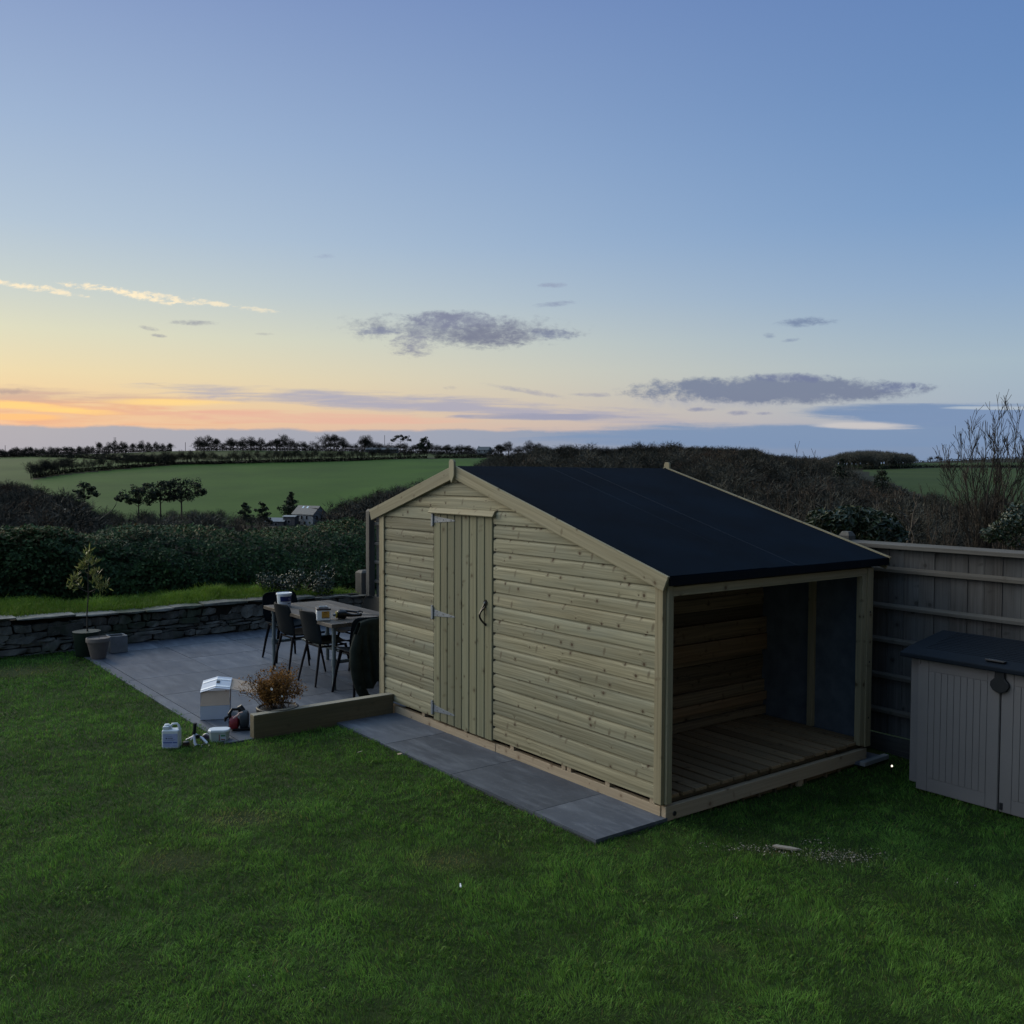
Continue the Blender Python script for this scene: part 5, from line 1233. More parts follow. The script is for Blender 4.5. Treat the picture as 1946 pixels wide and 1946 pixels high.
# ================================================================== STORAGE BOX
M['taupe'] = plain('taupe_plastic', (0.158, 0.150, 0.152), 0.7, 0, 0.05, 3, 0.05)
M['lid'] = plain('dark_lid_plastic', (0.008, 0.012, 0.018), 0.75, 0, 0.1, 4, 0.1, 0.1)
M['latch'] = plain('black_plastic', (0.008, 0.010, 0.014), 0.45, 0, 0.1)
BX, BY = 1.945, -0.64            # front plane, left edge of the doors
sb = empty('storage_box', S3(BX + 0.3, -1.24, 0), RZ); tag(sb, 'taupe plastic garden storage box with dark ribbed lid and double doors by the fence', 'storage box')
ox, oy = -(BX + 0.3), 1.24
mb = MB(); mb.box((BX + 0.035 + ox, -1.95 + oy, 0.045), (BX + 0.64 + ox, -0.575 + oy, 0.955), 2); mb.build('body', M['taupe'], sb, bevel=0.006)
for (ya, yb) in ((-1.238, -0.645), (-1.845, -1.246)):
    mb = MB(); mb.box((BX + 0.008 + ox, ya + oy, 0.012), (BX + 0.033 + ox, yb + oy, 0.965), 2)
    nb2 = 9; m0 = 0.085
    dd_ = mb.build('door', M['taupe'], sb, bevel=0.004)
    mb = MB()
    def frame(a, b, c, d, t_=0.005): mb.box((BX + 0.004 + ox, a + oy, c), (BX + 0.0078 + ox, b + oy, d), 2)
    yi0, yi1, zi0, zi1 = ya + m0, yb - m0, 0.115, 0.885
    nb2 = 9; wv = (yi1 - yi0) / nb2
    for i in range(nb2): mb.box((BX + 0.0035 + ox, yi0 + i * wv + 0.0022 + oy, zi0), (BX + 0.0078 + ox, yi0 + (i + 1) * wv - 0.0022 + oy, zi1), 2)
    mb.box((BX + 0.0035 + ox, ya + 0.004 + oy, 0.016), (BX + 0.0078 + ox, yi0 - 0.0022 + oy, 0.961), 2); mb.box((BX + 0.0035 + ox, yi1 + 0.0022 + oy, 0.016), (BX + 0.0078 + ox, yb - 0.004 + oy, 0.961), 2)
    mb.box((BX + 0.0035 + ox, yi0 + 0.0 + oy, 0.016), (BX + 0.0078 + ox, yi1 + oy, zi0 - 0.004), 2); mb.box((BX + 0.0035 + ox, yi0 + oy, zi1 + 0.004), (BX + 0.0078 + ox, yi1 + oy, 0.961), 2)
    mb.build('panelling', M['taupe'], dd_, bevel=0.0012)
mb = MB(); mb.box((BX - 0.004 + ox, -0.668 + oy, 0.925), (BX + 0.01 + ox, -0.652 + oy, 0.965), 2); mb.build('hinge', M['taupe'], sb, bevel=0.003)
# lid: shallow hipped top with ribs
lid = MB(); xa, xb, ya, yb = BX - 0.045 + ox, BX + 0.66 + ox, -1.99 + oy, -0.53 + oy
lid.prism([(xa, 0.968), (xa, 1.002), (xa + 0.12, 1.035), (xa + 0.58, 1.105), (xb, 1.085), (xb, 0.968)], 1, ya, yb)
ld = lid.build('lid', M['lid'], sb, bevel=0.008)
mb = MB()
for i in range(13):
    u = i / 12; x = xa + 0.13 + u * 0.42; z = 1.0355 + u * (0.0665) * 0.97
    mb.bar((x, ya + 0.10, z), (x, yb - 0.13, z), 0.006, 0.016)
mb.build('ribs', M['lid'], ld)
mb = MB(); mb.bar((xa + 0.075, -1.26 + oy, 1.028), (xa + 0.075, -1.13 + oy, 1.028), 0.014, 0.05, (0.25, 0, 1)); mb.build('grip_recess', M['latch'], ld, bevel=0.003)
mb = MB(); mb.bar((xa + 0.060, -1.262 + oy, 1.036), (xa + 0.060, -1.150 + oy, 1.038), 0.004, 0.007); mb.build('chrome_strip', M['galv'], ld)
mb = MB(); yc = -1.242 + oy
pl = [(yc - 0.032, 0.985), (yc - 0.034, 0.925), (yc - 0.062, 0.895), (yc - 0.064, 0.868), (yc - 0.045, 0.838), (yc, 0.820), (yc + 0.045, 0.838), (yc + 0.064, 0.868), (yc + 0.062, 0.895), (yc + 0.034, 0.925), (yc + 0.032, 0.985)]
mb.prism(pl, 0, BX - 0.020 + ox, BX + 0.002 + ox); mb.build('latch', M['latch'], sb, bevel=0.005)
mb = MB(); mb.box((BX - 0.006 + ox, -1.275 + oy, 0.03), (BX + 0.004 + ox, -1.255 + oy, 0.078), 2); mb.build('drain_vent', M['latch'], sb, bevel=0.002)

# concrete edging piece and small lit spike lamp behind the shed corner
M['concrete'] = plain('concrete', (0.20, 0.205, 0.21), 0.8, 0, 0.2, 12, 0.5)
ed = empty('edging_stone', G(1662, 1449), RZ + 0.02); tag(ed, 'short grey edging stone lying on the grass between the log store and storage box', 'edging stone')
mb = MB(); mb.box((-0.17, -0.02, 0.0), (0.18, 0.028, 0.035), 0); mb.build('block', M['concrete'], ed, bevel=0.004)
mb = MB(); mb.box((-0.17, 0.0285, 0.0), (0.16, 0.30, 0.02), 0); mb.build('blue_slate_bed', M['slab'], ed)
lp = empty('garden_light', G(1694, 1466), 0); tag(lp, 'tiny lit garden light on a spike in the grass beside the storage box', 'garden light')
mb = MB(); mb.tube([(0, 0, 0), (0, 0, 0.03)], 0.004, 6); mb.tube([(0, 0, 0.03), (0, 0.012, 0.055)], [0.012, 0.016], 10); mb.build('holder', M['black'], lp, smooth=True)
def _em(t, bs):
    setb(t, bs, (1, 0.9, 0.7, 1), 0.5); bs.inputs['Emission Color'].default_value = (1.0, 0.90, 0.66, 1); bs.inputs['Emission Strength'].default_value = 2.0
M['bulb'] = mat('lit_lens', _em)
mb = MB(); mb.lathe([(0.001, -0.008), (0.005, -0.006), (0.0075, 0), (0.005, 0.006), (0.001, 0.008)], 12, (0, -0.008, 0.045)); mb.build('lens', M['bulb'], lp, smooth=True)

# ================================================================== TABLE AND CHAIRS
TZ = 0.725
tb = empty('dining_table', S3(0.34, 5.49, 0), RZ); tag(tb, 'weathered dark plank table on grey scaffold-pipe legs on the patio', 'table')
mb = MB()
for i in range(5):
    a = -0.425 + i * 0.17
    mb.box((a + 0.0015, -0.88 + random.uniform(-.004, .004), TZ - 0.042), (a + 0.1685, 0.88 + random.uniform(-.004, .004), TZ + random.uniform(-.0015, .0015)), 1)
mb.build('tabletop', M['table'], tb, bevel=0.005)
M['pipe'] = plain('grey_pipe', (0.115, 0.145, 0.155), 0.45, 0.3, 0.12, 30)
for sx_ in (-1, 1):
    for sy_ in (-1, 1):
        mb = MB(); x, y = sx_ * 0.345, sy_ * 0.77
        mb.tube([(x, y, 0.0), (x, y, TZ - 0.044)], 0.021, 14); mb.tube([(x, y, 0.0), (x, y, 0.012)], 0.03, 14)
        mb.tube([(x, y, 0.27), (x, y, 0.34)], 0.028, 14); mb.tube([(x, y, TZ - 0.085), (x, y, TZ - 0.044)], 0.029, 14); mb.build('leg', M['pipe'], tb, smooth=True)
for sy_ in (-1, 1):
    mb = MB(); mb.tube([(-0.345, sy_ * 0.77, 0.305), (0.345, sy_ * 0.77, 0.305)], 0.019, 12); mb.build('crossbar', M['pipe'], tb, smooth=True)
mb = MB(); mb.tube([(0, -0.77, 0.305), (0, 0.77, 0.305)], 0.019, 12); mb.build('stretcher', M['pipe'], tb, smooth=True)

M['chair'] = plain('charcoal_plastic', (0.0065, 0.010, 0.013), 0.7, 0, 0.15, 30, 0.1, 0.06)
M['chairleg'] = plain('dark_stained_leg', (0.009, 0.008, 0.010), 0.7, 0, 0.2, 20, spec=0.08)
M['piping_c'] = plain('pale_edge', (0.16, 0.16, 0.15), 0.4, 0, 0.1)
def make_chair():
    """moulded one-piece shell with rounded back, four splayed legs; sitter faces +Y, back at -Y"""
    r = empty('dining_chair', (0, 0, 0))
    nu, nv = 17, 11; V_ = []
    prof_ = [(0.235, 0.415), (0.225, 0.432), (0.17, 0.437), (0.06, 0.428), (-0.06, 0.420), (-0.14, 0.428), (-0.185, 0.452), (-0.205, 0.495), (-0.215, 0.55), (-0.225, 0.60), (-0.235, 0.65), (-0.246, 0.70), (-0.255, 0.74), (-0.262, 0.765), (-0.266, 0.780), (-0.269, 0.788), (-0.270, 0.791)]
    for i, (py, pz) in enumerate(prof_):
        u = i / (nu - 1)
        hw = 0.205 + 0.018 * math.sin(u * PI)
        if i < 2: hw = 0.19 + 0.01 * i
        if 5 <= i <= 7: hw -= 0.012
        if i >= 11: hw *= (1, 0.985, 0.95, 0.89, 0.80, 0.70)[i - 11]
        for j in range(nv):
            s_ = j / (nv - 1) * 2 - 1
            curve = 0.030 * s_ * s_ if i < 6 else 0.0
            fwd = 0.045 * s_ * s_ if i >= 7 else (0.045 * s_ * s_ * (i - 4) / 3 if i > 4 else 0)
            V_.append((s_ * hw, py + fwd, pz + curve))
    F_ = [(i * nv + j, i * nv + j + 1, (i + 1) * nv + j + 1, (i + 1) * nv + j) for i in range(nu - 1) for j in range(nv - 1)]
    seatF = [f for f in F_ if f[0] // nv < 6]; backF = [f for f in F_ if f[0] // nv >= 6]
    for nm, ff in (('seat', seatF), ('backrest', backF)):
        used = sorted({i for f in ff for i in f}); mp = {a: k for k, a in enumerate(used)}
        mb = MB().add([V_[a] for a in used], [tuple(mp[a] for a in f) for f in ff]); o = mb.build(nm, M['chair'], r, smooth=True)
        so_ = o.modifiers.new('thick', 'SOLIDIFY'); so_.thickness = 0.010; so_.offset = 0
        ss = o.modifiers.new('sub', 'SUBSURF'); ss.levels = 1; ss.render_levels = 1
        if nm == 'backrest':
            rim = [V_[(6 + k) * nv] for k in range(nu - 6)] + [V_[(nu - 1) * nv + j] for j in range(1, nv - 1)] + [V_[(nu - 1 - k) * nv + nv - 1] for k in range(nu - 6)]
            MB().tube(rim, 0.0055, 6).build('rim', M['chair'], o, smooth=True)
    mb = MB(); mb.tube([(-0.16, -0.15, 0.41), (-0.13, 0.15, 0.41), (0.13, 0.15, 0.41), (0.16, -0.15, 0.41), (-0.16, -0.15, 0.41)], 0.010, 6); mb.build('under_frame', M['chairleg'], r, smooth=True)
    for (sx_, y0, y1) in ((-1, 0.15, 0.22), (1, 0.15, 0.22), (-1, -0.15, -0.235), (1, -0.15, -0.235)):
        mb = MB(); mb.tube([(sx_ * 0.150, y0, 0.425), (sx_ * 0.185, (y0 + y1) / 2, 0.22), (sx_ * 0.212, y1, 0.0)], [0.019, 0.016, 0.0125], 10, sq=0.8); mb.build('leg', M['chairleg'], r, smooth=True)
    return r
ch0 = make_chair(); chused = False
def place_chair(X_, Y_, face, label, sc_=1.0):
    """face: direction the sitter looks, in the shed frame (degrees from +X)"""
    global chused
    o = copy_tree(ch0) if chused else ch0; chused = True
    o.location = S3(X_, Y_, 0.013); o.rotation_euler = (0, 0, RZ + math.radians(face - 90)); o.scale = (sc_,) * 3
    tag(o, label, 'chair', 'moulded dark chairs round the patio table'); return o
place_chair(0.125, 5.16, 0, 'dark moulded chair on the near long side, the one closer to the shed')
place_chair(0.125, 5.84, 0, 'dark moulded chair on the near long side, just below the white bucket')
place_chair(0.31, 6.62, -92, 'dark moulded chair at the far left end of the table, beyond the white bucket')
place_chair(0.80, 5.72, 180, 'dark moulded chair on the hedge side, its curved back fully seen over the tabletop')
place_chair(0.80, 5.03, 180, 'dark moulded chair on the hedge side of the table, half hidden by the shed wall')
jc = place_chair(0.16, 4.42, 90, 'dark moulded chair at the shed end with a jacket hung over its back', 1.04)

# jacket: draped shell hanging over the back of that chair, a sleeve trailing
M['cloth'] = plain('dark_green_cloth', (0.014, 0.019, 0.016), 0.9, 0, 0.35, 14, 0.6, 0.15, 0.006)
jk = empty('jacket', S3(0.16, 4.16, 0.013), RZ); tag(jk, 'dark green jacket draped over the chair back at the shed end of the table', 'jacket')
V_, F_ = [], []; nu, nv = 27, 30
for i in range(nu):
    u = i / (nu - 1)              # 0 = inside (front) hem, over the top, 1 = outside hem
    for j in range(nv):
        s_ = j / (nv - 1) * 2 - 1
        hemo = 0.20 + 0.16 * (0.5 + 0.5 * math.sin(s_ * 2.2 + 0.6)) * 1
        if u < 0.28: z = 0.55 + (u / 0.28) * 0.255; y = 0.045
        elif u < 0.36: a = (u - 0.28) / 0.08 * PI; z = 0.805 + 0.022 * math.sin(a); y = 0.045 * math.cos(a)
        else:
            t_ = (u - 0.36) / 0.64; z = 0.805 - t_ * (0.805 - (0.13 + 0.30 * max(0, s_ + 0.25) ** 0.8)); y = -0.045 - 0.06 * t_
        hw = 0.235 - 0.07 * max(0, (z - 0.66) / 0.17) ** 1.6 if z > 0.66 else 0.235 + 0.03 * (0.66 - z)
        arch = -0.035 * s_ * s_ if z > 0.7 else 0
        fold = 0.016 * math.sin(s_ * 13 + z * 5) + 0.010 * math.sin(s_ * 23 + 2 + z * 9)
        fo = fold * min(1, max(0, (0.80 - z) / 0.25))
        V_.append((s_ * hw + 0.008 * math.sin(z * 20), y - 0.02 + (-fo if u > 0.3 else fo * .4), z + arch * 0.8))
for i in range(nu - 1):
    for j in range(nv - 1): F_.append((i * nv + j, i * nv + j + 1, (i + 1) * nv + j + 1, (i + 1) * nv + j))
o = MB().add(V_, F_).build('body', M['cloth'], jk, smooth=True); s_ = o.modifiers.new('t', 'SOLIDIFY'); s_.thickness = 0.012; s_ = o.modifiers.new('s', 'SUBSURF'); s_.levels = 1; s_.render_levels = 1
mb = MB(); mb.tube([(-0.20, -0.05, 0.66), (-0.255, -0.08, 0.52), (-0.265, -0.10, 0.38), (-0.24, -0.10, 0.24), (-0.20, -0.10, 0.12), (-0.15, -0.10, 0.04)], [0.05, 0.060, 0.062, 0.060, 0.055, 0.045], 14, sq=0.7)
mb.build('sleeve', M['cloth'], jk, smooth=True)
mb = MB(); mb.tube([(-0.15, -0.10, 0.06), (-0.14, -0.10, 0.012)], [0.05, 0.047], 14, sq=0.6); mb.build('cuff', M['cloth'], jk, smooth=True)

# ---- things on the table
M['whiteplastic'] = plain('white_plastic', (0.62, 0.66, 0.70), 0.35, 0, 0.04, 8, 0.03, 0.5)
M['navy'] = plain('navy_label', (0.012, 0.022, 0.10), 0.35, 0, 0.1)
M['paper'] = plain('pale_label', (0.46, 0.50, 0.58), 0.5, 0, 0.06)
M['ink'] = plain('label_ink', (0.03, 0.035, 0.07), 0.6)
def ontable(px, row):
    p = G(px, row, TZ); return p
bk_ = empty('bucket', ontable(540, 1152) + Vector((0, 0.0, 0.0)), RZ + PI); tag(bk_, 'white lidded plastic bucket with navy blue label on the left end of the table', 'bucket')
BR = 0.084
mb = MB(); mb.lathe([(BR * 0.86, 0), (BR * 0.88, 0.003), (BR, 0.132), (BR, 0.137)], 36); mb.build('body', M['whiteplastic'], bk_, smooth=True)
mb = MB(); mb.lathe([(BR * 1.02, 0.137), (BR * 1.085, 0.139), (BR * 1.085, 0.154), (BR * 1.06, 0.159), (BR * 0.99, 0.159), (BR * 0.96, 0.155), (0.005, 0.155)], 36); mb.build('lid', M['whiteplastic'], bk_, smooth=True)
def curved_label(name, par, R0, R1, z0, z1, a0, a1, m_, e=0.0012, n=18):
    V_, F_ = [], []
    for i in range(n + 1):
        a = math.radians(a0 + (a1 - a0) * i / n)
        for (z, R_) in ((z0, R0), (z1, R1)): V_ += [((R_ + e) * math.cos(a), (R_ + e) * math.sin(a), z)]
    for i in range(n): F_.append((2 * i, 2 * i + 2, 2 * i + 3, 2 * i + 1))
    return MB().add(V_, F_).build(name, m_, par, smooth=True)
# the camera looks along the bucket from azimuth: direction from bucket to camera
def face_ang(o): 
    p = o.location; return math.degrees(math.atan2(-p.y, -p.x)) - math.degrees(o.rotation_euler.z)
fa = face_ang(bk_)
rr = lambda z: BR * (0.88 + 0.12 * z / 0.132)
lb = curved_label('label', bk_, rr(0.062), rr(0.122), 0.062, 0.122, fa - 32, fa + 84, M['navy'], 0.0014)
curved_label('lower_label', bk_, rr(0.018), rr(0.058), 0.018, 0.058, fa - 32, fa + 84, M['paper'], 0.0012)
for (a, z, da, dz) in ((46, 0.112, 4, 0.010), (38, 0.088, 7, 0.010), (50, 0.082, 6, 0.006), (40, 0.076, 5, 0.005)): curved_label('mark', lb, rr(z), rr(z + dz), z, z + dz, fa + a, fa + a + da, M['paper'], 0.0026, 3)
curved_label('mark', lb, rr(0.034), rr(0.043), 0.034, 0.043, fa + 30, fa + 62, M['ink'], 0.0026, 5)

tub = empty('wood_glue_tub', ontable(614, 1178), math.radians(16)); tub.name = 'stain_tub'; tag(tub, 'square white tub with brown lid and orange label on the front edge of the table', 'tub')
M['orange'] = plain('orange_label', (0.42, 0.22, 0.035), 0.5, 0, 0.25, 60)
M['brownlid'] = plain('brown_lid', (0.028, 0.018, 0.018), 0.35)
a = 0.072
mb = MB(); mb.box((-a, -a, 0), (a, a, 0.112), 2); tbo = mb.build('body', M['whiteplastic'], tub, bevel=0.010, smooth=False)
mb = MB(); mb.box((-a * 1.07, -a * 1.07, 0.1125), (a * 1.07, a * 1.07, 0.130), 2); mb.build('lid', M['brownlid'], tub, bevel=0.005)
mb = MB(); mb.box((-a * .75, -a * .75, 0.1305), (a * .75, a * .75, 0.137), 2); mb.build('lid_panel', M['latch'], tub, bevel=0.004)
mb = MB(); mb.tube([(-a * 0.6, -0.01, 0.139), (-a * .5, 0, 0.144), (a * .5, 0, 0.144), (a * 0.6, -0.01, 0.139)], 0.006, 8); mb.build('handle', M['whiteplastic'], tub, smooth=True)
mb = MB(); mb.box((-a * 0.28, -a - 0.0012, 0.034), (a * 0.84, -a - 0.0003, 0.100), 2); ol = mb.build('label', M['orange'], tub)
mb = MB(); mb.box((-a * 0.28, -a - 0.0013, 0.026), (a * 0.84, -a - 0.0004, 0.0335), 2); mb.build('dark_strip', M['ink'], tub)
mb = MB()
for (z, x0, x1) in ((0.088, 0.0, 0.035), (0.080, 0.005, 0.04), (0.062, -0.008, 0.03)): mb.box((x0, -a - 0.0022, z), (x1, -a - 0.0014, z + 0.005), 2)
mb.build('lettering', plain('label_brown', (0.12, 0.05, 0.015), 0.6), ol)

pw = empty('power_tool', ontable(650, 1176), math.radians(20)); tag(pw, 'black and yellow power tool lying on the table right of the square tub', 'power tool')
M['yellow'] = plain('yellow_plastic', (0.30, 0.23, 0.02), 0.45)
mb = MB(); mb.lathe([(0.030, -0.055), (0.043, -0.045), (0.045, 0.03), (0.036, 0.045)], 16); 
vv = [(z, x, y + 0.046) for (x, y, z) in mb.v]; mb.v = vv; mb.build('motor_body', M['black'], pw, smooth=True)
mb = MB(); mb.tube([(-0.068, 0, 0.046), (-0.057, 0, 0.046)], [0.034, 0.038], 16); mb.build('yellow_band', M['yellow'], pw, smooth=True)
mb = MB(); mb.tube([(0.045, 0, 0.045), (0.10, -0.01, 0.034), (0.17, 0.0, 0.030), (0.205, 0.01, 0.036)], [0.026, 0.017, 0.014, 0.02], 10); mb.build('rear_grip', M['black'], pw, smooth=True)
mb = MB(); mb.tube([(-0.01, 0.09, 0.075), (0.05, 0.10, 0.070), (0.12, 0.085, 0.062), (0.18, 0.06, 0.056)], [0.015, 0.012, 0.011, 0.013], 10); mb.tube([(0.0, 0.04, 0.05), (-0.01, 0.09, 0.075)], 0.010, 8); mb.build('side_handle', M['black'], pw, smooth=True)
mb = MB(); mb.tube([(0.205 + 0.028 * math.cos(t_), 0.045 + 0.03 * math.sin(t_), 0.05 + 0.012 * math.sin(t_)) for t_ in np.linspace(0.3, 5.2, 14)], 0.009, 8); mb.build('trigger_loop', M['black'], pw, smooth=True)
mb = MB(); mb.tube([(-0.098, 0, 0.046), (-0.072, 0, 0.046)], [0.010, 0.02], 10); mb.build('chuck', M['galv'], pw, smooth=True)
cb = empty('cable', ontable(686, 1170), math.radians(20)); tag(cb, 'thin dark cable looping across the table from the power tool', 'cable')
mb = MB(); mb.tube([(-0.06, 0.03, 0.02), (0.0, 0.04, 0.005), (0.10, 0.01, 0.004), (0.20, -0.05, 0.004), (0.26, -0.12, 0.004), (0.24, -0.18, 0.004), (0.18, -0.20, 0.004)], 0.0035, 6); mb.build('cord', M['latch'], cb, smooth=True)

# ================================================================== THINGS ON THE PATIO AND LAWN
M['white_card'] = plain('white_card', (0.50, 0.54, 0.62), 0.6, 0, 0.05, 5, 0.1)
M['tan_card'] = plain('brown_card', (0.46, 0.345, 0.26), 0.75, 0, 0.08, 5, 0.1)
pA, pB = G(cg_ := 0, 0) if False else G(380.7, 1368.7, 0.013), G(436.6, 1365.6, 0.013)
ang = math.atan2(pB.y - pA.y, pB.x - pA.x); wB = (pB - pA).length
cbx = empty('cardboard_box', pA, ang); tag(cbx, 'open cardboard box, white outside and brown inside, standing on the patio', 'cardboard box')
hB, dB = 0.128, 0.34; t_ = 0.004
print('box w', wB)
mb = MB()
mb.box((0, 0, 0.001), (wB, t_, hB), 2); mb.box((0, dB - t_, 0.001), (wB, dB, hB), 2); mb.box((0, t_, 0.001), (t_, dB - t_, hB), 2); mb.box((wB - t_, t_, 0.001), (wB, dB - t_, hB), 2); mb.box((t_, t_, 0.001), (wB - t_, dB - t_, 0.005), 2)
mb.build('body', M['white_card'], cbx)
hF = 0.125
mb = MB(); mb.add([(0.002, -0.001, hB + 0.001), (wB - 0.002, -0.001, hB + 0.001), (wB - 0.002, 0.060, hB + hF), (0.002, 0.060, hB + hF)], [(0, 1, 2, 3)])
fo = mb.build('flap', M['tan_card'], cbx); s_ = fo.modifiers.new('t', 'SOLIDIFY'); s_.thickness = 0.004; fo['label'] = 'raised brown front flap'
zt = hB + hF
mb = MB(); V_ = []
for (x, zz) in ((-0.004, zt - 0.006), (wB * 0.5, zt + 0.030), (wB + 0.002, zt + 0.012)):
    for (yy, dz) in ((0.045, 0.0), (0.30, 0.055)): V_.append((x + (0.012 if yy > .1 else 0), yy, zz + dz))
mb.add(V_, [(0, 2, 3, 1), (2, 4, 5, 3)]); fo = mb.build('flap', M['white_card'], cbx); s_ = fo.modifiers.new('t', 'SOLIDIFY'); s_.thickness = 0.004; fo['label'] = 'white top flap with two stripes and a hole'
M['stripe'] = plain('white_stripe', (0.80, 0.82, 0.85), 0.45)
def onflap(u, v):      # u across 0..1, v depth 0..1 -> point on the folded top flap
    a = V_[0:2]; b = V_[2:4]; c = V_[4:6]
    if u < 0.5: p, q, uu = a, b, u * 2
    else: p, q, uu = b, c, (u - 0.5) * 2
    l = [Vector(p[0]).lerp(Vector(q[0]), uu), Vector(p[1]).lerp(Vector(q[1]), uu)]; return l[0].lerp(l[1], v) + Vector((0, -0.0006, 0.0034))
mb = MB()
for (v0, v1) in ((0.12, 0.24), (0.70, 0.82)):
    P_ = [onflap(0.02, v0), onflap(0.5, v0), onflap(0.98, v0), onflap(0.02, v1), onflap(0.5, v1), onflap(0.98, v1)]; mb.add(P_, [(0, 1, 4, 3), (1, 2, 5, 4)])
mb.build('stripes', M['stripe'], fo)
mb = MB(); mb.add([onflap(0.50, 0.40), onflap(0.62, 0.40), onflap(0.62, 0.62), onflap(0.50, 0.62)], [(0, 1, 2, 3)]); mb.build('hole', M['latch'], fo)
mb = MB(); mb.add([(wB + 0.002, 0.07, zt + 0.010), (wB + 0.004, 0.32, zt + 0.060), (wB + 0.26, 0.26, zt + 0.000), (wB + 0.245, 0.05, zt - 0.045)], [(0, 1, 2, 3)])
fo = mb.build('flap', M['tan_card'], cbx); s_ = fo.modifiers.new('t', 'SOLIDIFY'); s_.thickness = 0.004; fo['label'] = 'brown side flap sticking out to the right'
mb = MB(); mb.add([(wB, 0.002, hB), (wB, dB, hB), (wB + 0.002, dB, zt + 0.03), (wB + 0.002, 0.07, zt)], [(0, 1, 2, 3)]); mb.build('side_wall', M['tan_card'], cbx)
mb = MB(); mb.add([(0, 0.002, hB), (0, dB, hB), (0, dB, zt + 0.03), (0, 0.05, zt - .006)], [(0, 1, 2, 3)]); mb.build('side_wall', M['white_card'], cbx)

# jerry can
jcn = empty('jerry_can', G(326.5, 1420.5, -0.01), math.radians(4)); tag(jcn, 'white plastic jerry can with pale blue label and dark blue stripe on the lawn edge', 'jerry can')
cw, cd2, chh = 0.140, 0.095, 0.158
mb = MB(); mb.box((-cw / 2, -cd2 / 2, 0), (cw / 2, cd2 / 2, chh), 2); cbod = mb.build('body', M['whiteplastic'], jcn, bevel=0.012, seg=3)
mb = MB(); mb.box((-cw / 2 + 0.006, -cd2 / 2 + .01, chh - .004), (-cw / 2 + 0.058, cd2 / 2 - .01, chh + 0.030), 2); mb.build('shoulder', M['whiteplastic'], jcn, bevel=0.008)
mb = MB(); mb.tube([(-cw / 2 + 0.032, 0.0, chh + 0.030), (-cw / 2 + 0.032, 0, chh + 0.040)], 0.020, 16); mb.build('cap', M['whiteplastic'], jcn, smooth=True)
mb = MB(); hx0, hx1 = -0.006, cw / 2 - 0.010
mb.tube([(hx0, 0, chh - 0.006), (hx0 + 0.002, 0, chh + 0.026), (hx0 + 0.016, 0, chh + 0.042), (hx1 - 0.014, 0, chh + 0.044), (hx1, 0, chh + 0.028), (hx1 + 0.002, 0, chh - 0.006)], [0.012, 0.010, 0.009, 0.009, 0.010, 0.013], 10); mb.build('handle', M['whiteplastic'], jcn, smooth=True)
M['bluelabel'] = plain('lilac_label', (0.36, 0.40, 0.62), 0.4, 0, 0.06)
M['bluestripe'] = plain('blue_stripe', (0.02, 0.06, 0.28), 0.4)
yf = -cd2 / 2 - 0.0008
mb = MB(); mb.box((-cw / 2 + 0.012, yf, 0.016), (cw / 2 - 0.010, yf + 0.0006, 0.128), 2); lb_ = mb.build('label', M['bluelabel'], jcn)
mb = MB(); mb.box((-cw / 2 + 0.014, yf - 0.0007, 0.050), (0.016, yf - 0.0001, 0.058), 2); mb.box((0.022, yf - 0.0007, 0.050), (cw / 2 - 0.012, yf - 0.0001, 0.058), 2); mb.build('stripe', M['bluestripe'], lb_)
mb = MB(); mb.tube([(-0.030, yf + 0.0003, 0.089), (-0.030, yf - 0.0009, 0.089)], 0.006, 12)
x = -0.020
for wl in (0.004, 0.003, 0.005, 0.003, 0.004, 0.003, 0.004, 0.004): mb.box((x, yf - 0.0007, 0.0865), (x + wl, yf - 0.0001, 0.0865 + random.choice((0.005, 0.005, 0.007))), 2); x += wl + 0.0016
for (z, x0, x1) in ((0.103, -0.03, 0.012), (0.078, -0.02, 0.04), (0.070, -0.045, 0.03), (0.034, -0.05, -0.005), (0.026, 0.02, 0.05)): 
    x = x0
    while x < x1: wl = random.uniform(0.003, 0.008); mb.box((x, yf - 0.0007, z), (x + wl, yf - 0.0001, z + 0.0018), 2); x += wl + 0.002
mb.build('lettering', M['ink'], lb_)

# hand tool with white arms
ht = empty('hand_tool', G(376, 1419, -0.01), math.radians(2)); tag(ht, 'white-armed hand tool with upright black grip and two toothed rings on the grass', 'hand tool')
M['whitemetal'] = plain('white_metal', (0.55, 0.58, 0.66), 0.35, 0.2, 0.05)
mb = MB(); mb.tube([(-0.038, 0.03, 0.100), (-0.030, 0.03, 0.185)], [0.0145, 0.0155], 12); mb.tube([(-0.030, 0.03, 0.185), (-0.0295, 0.03, 0.194)], [0.0175, 0.016], 12); mb.build('grip', M['latch'], ht, smooth=True)
mb = MB(); mb.tube([(-0.040, 0.03, 0.105), (-0.034, 0.02, 0.075), (-0.026, 0.0, 0.035), (-0.012, -0.01, 0.012)], [0.010, 0.010, 0.012, 0.013], 10); mb.build('arm', M['whitemetal'], ht, smooth=True)
mb = MB(); mb.tube([(-0.034, 0.03, 0.102), (-0.004, 0.03, 0.082), (0.032, 0.02, 0.066), (0.068, 0.0, 0.040), (0.082, -0.01, 0.030)], [0.009, 0.009, 0.010, 0.011, 0.009], 10); mb.build('arm', M['whitemetal'], ht, smooth=True)
mb = MB(); mb.tube([(-0.045, 0.05, 0.078), (-0.075, 0.05, 0.062), (-0.115, 0.05, 0.045)], [0.008, 0.007, 0.004], 8); mb.tube([(-0.05, 0.05, 0.07), (-0.07, 0.04, 0.045)], [0.010, 0.006], 8); mb.build('arm', M['whitemetal'], ht, smooth=True)
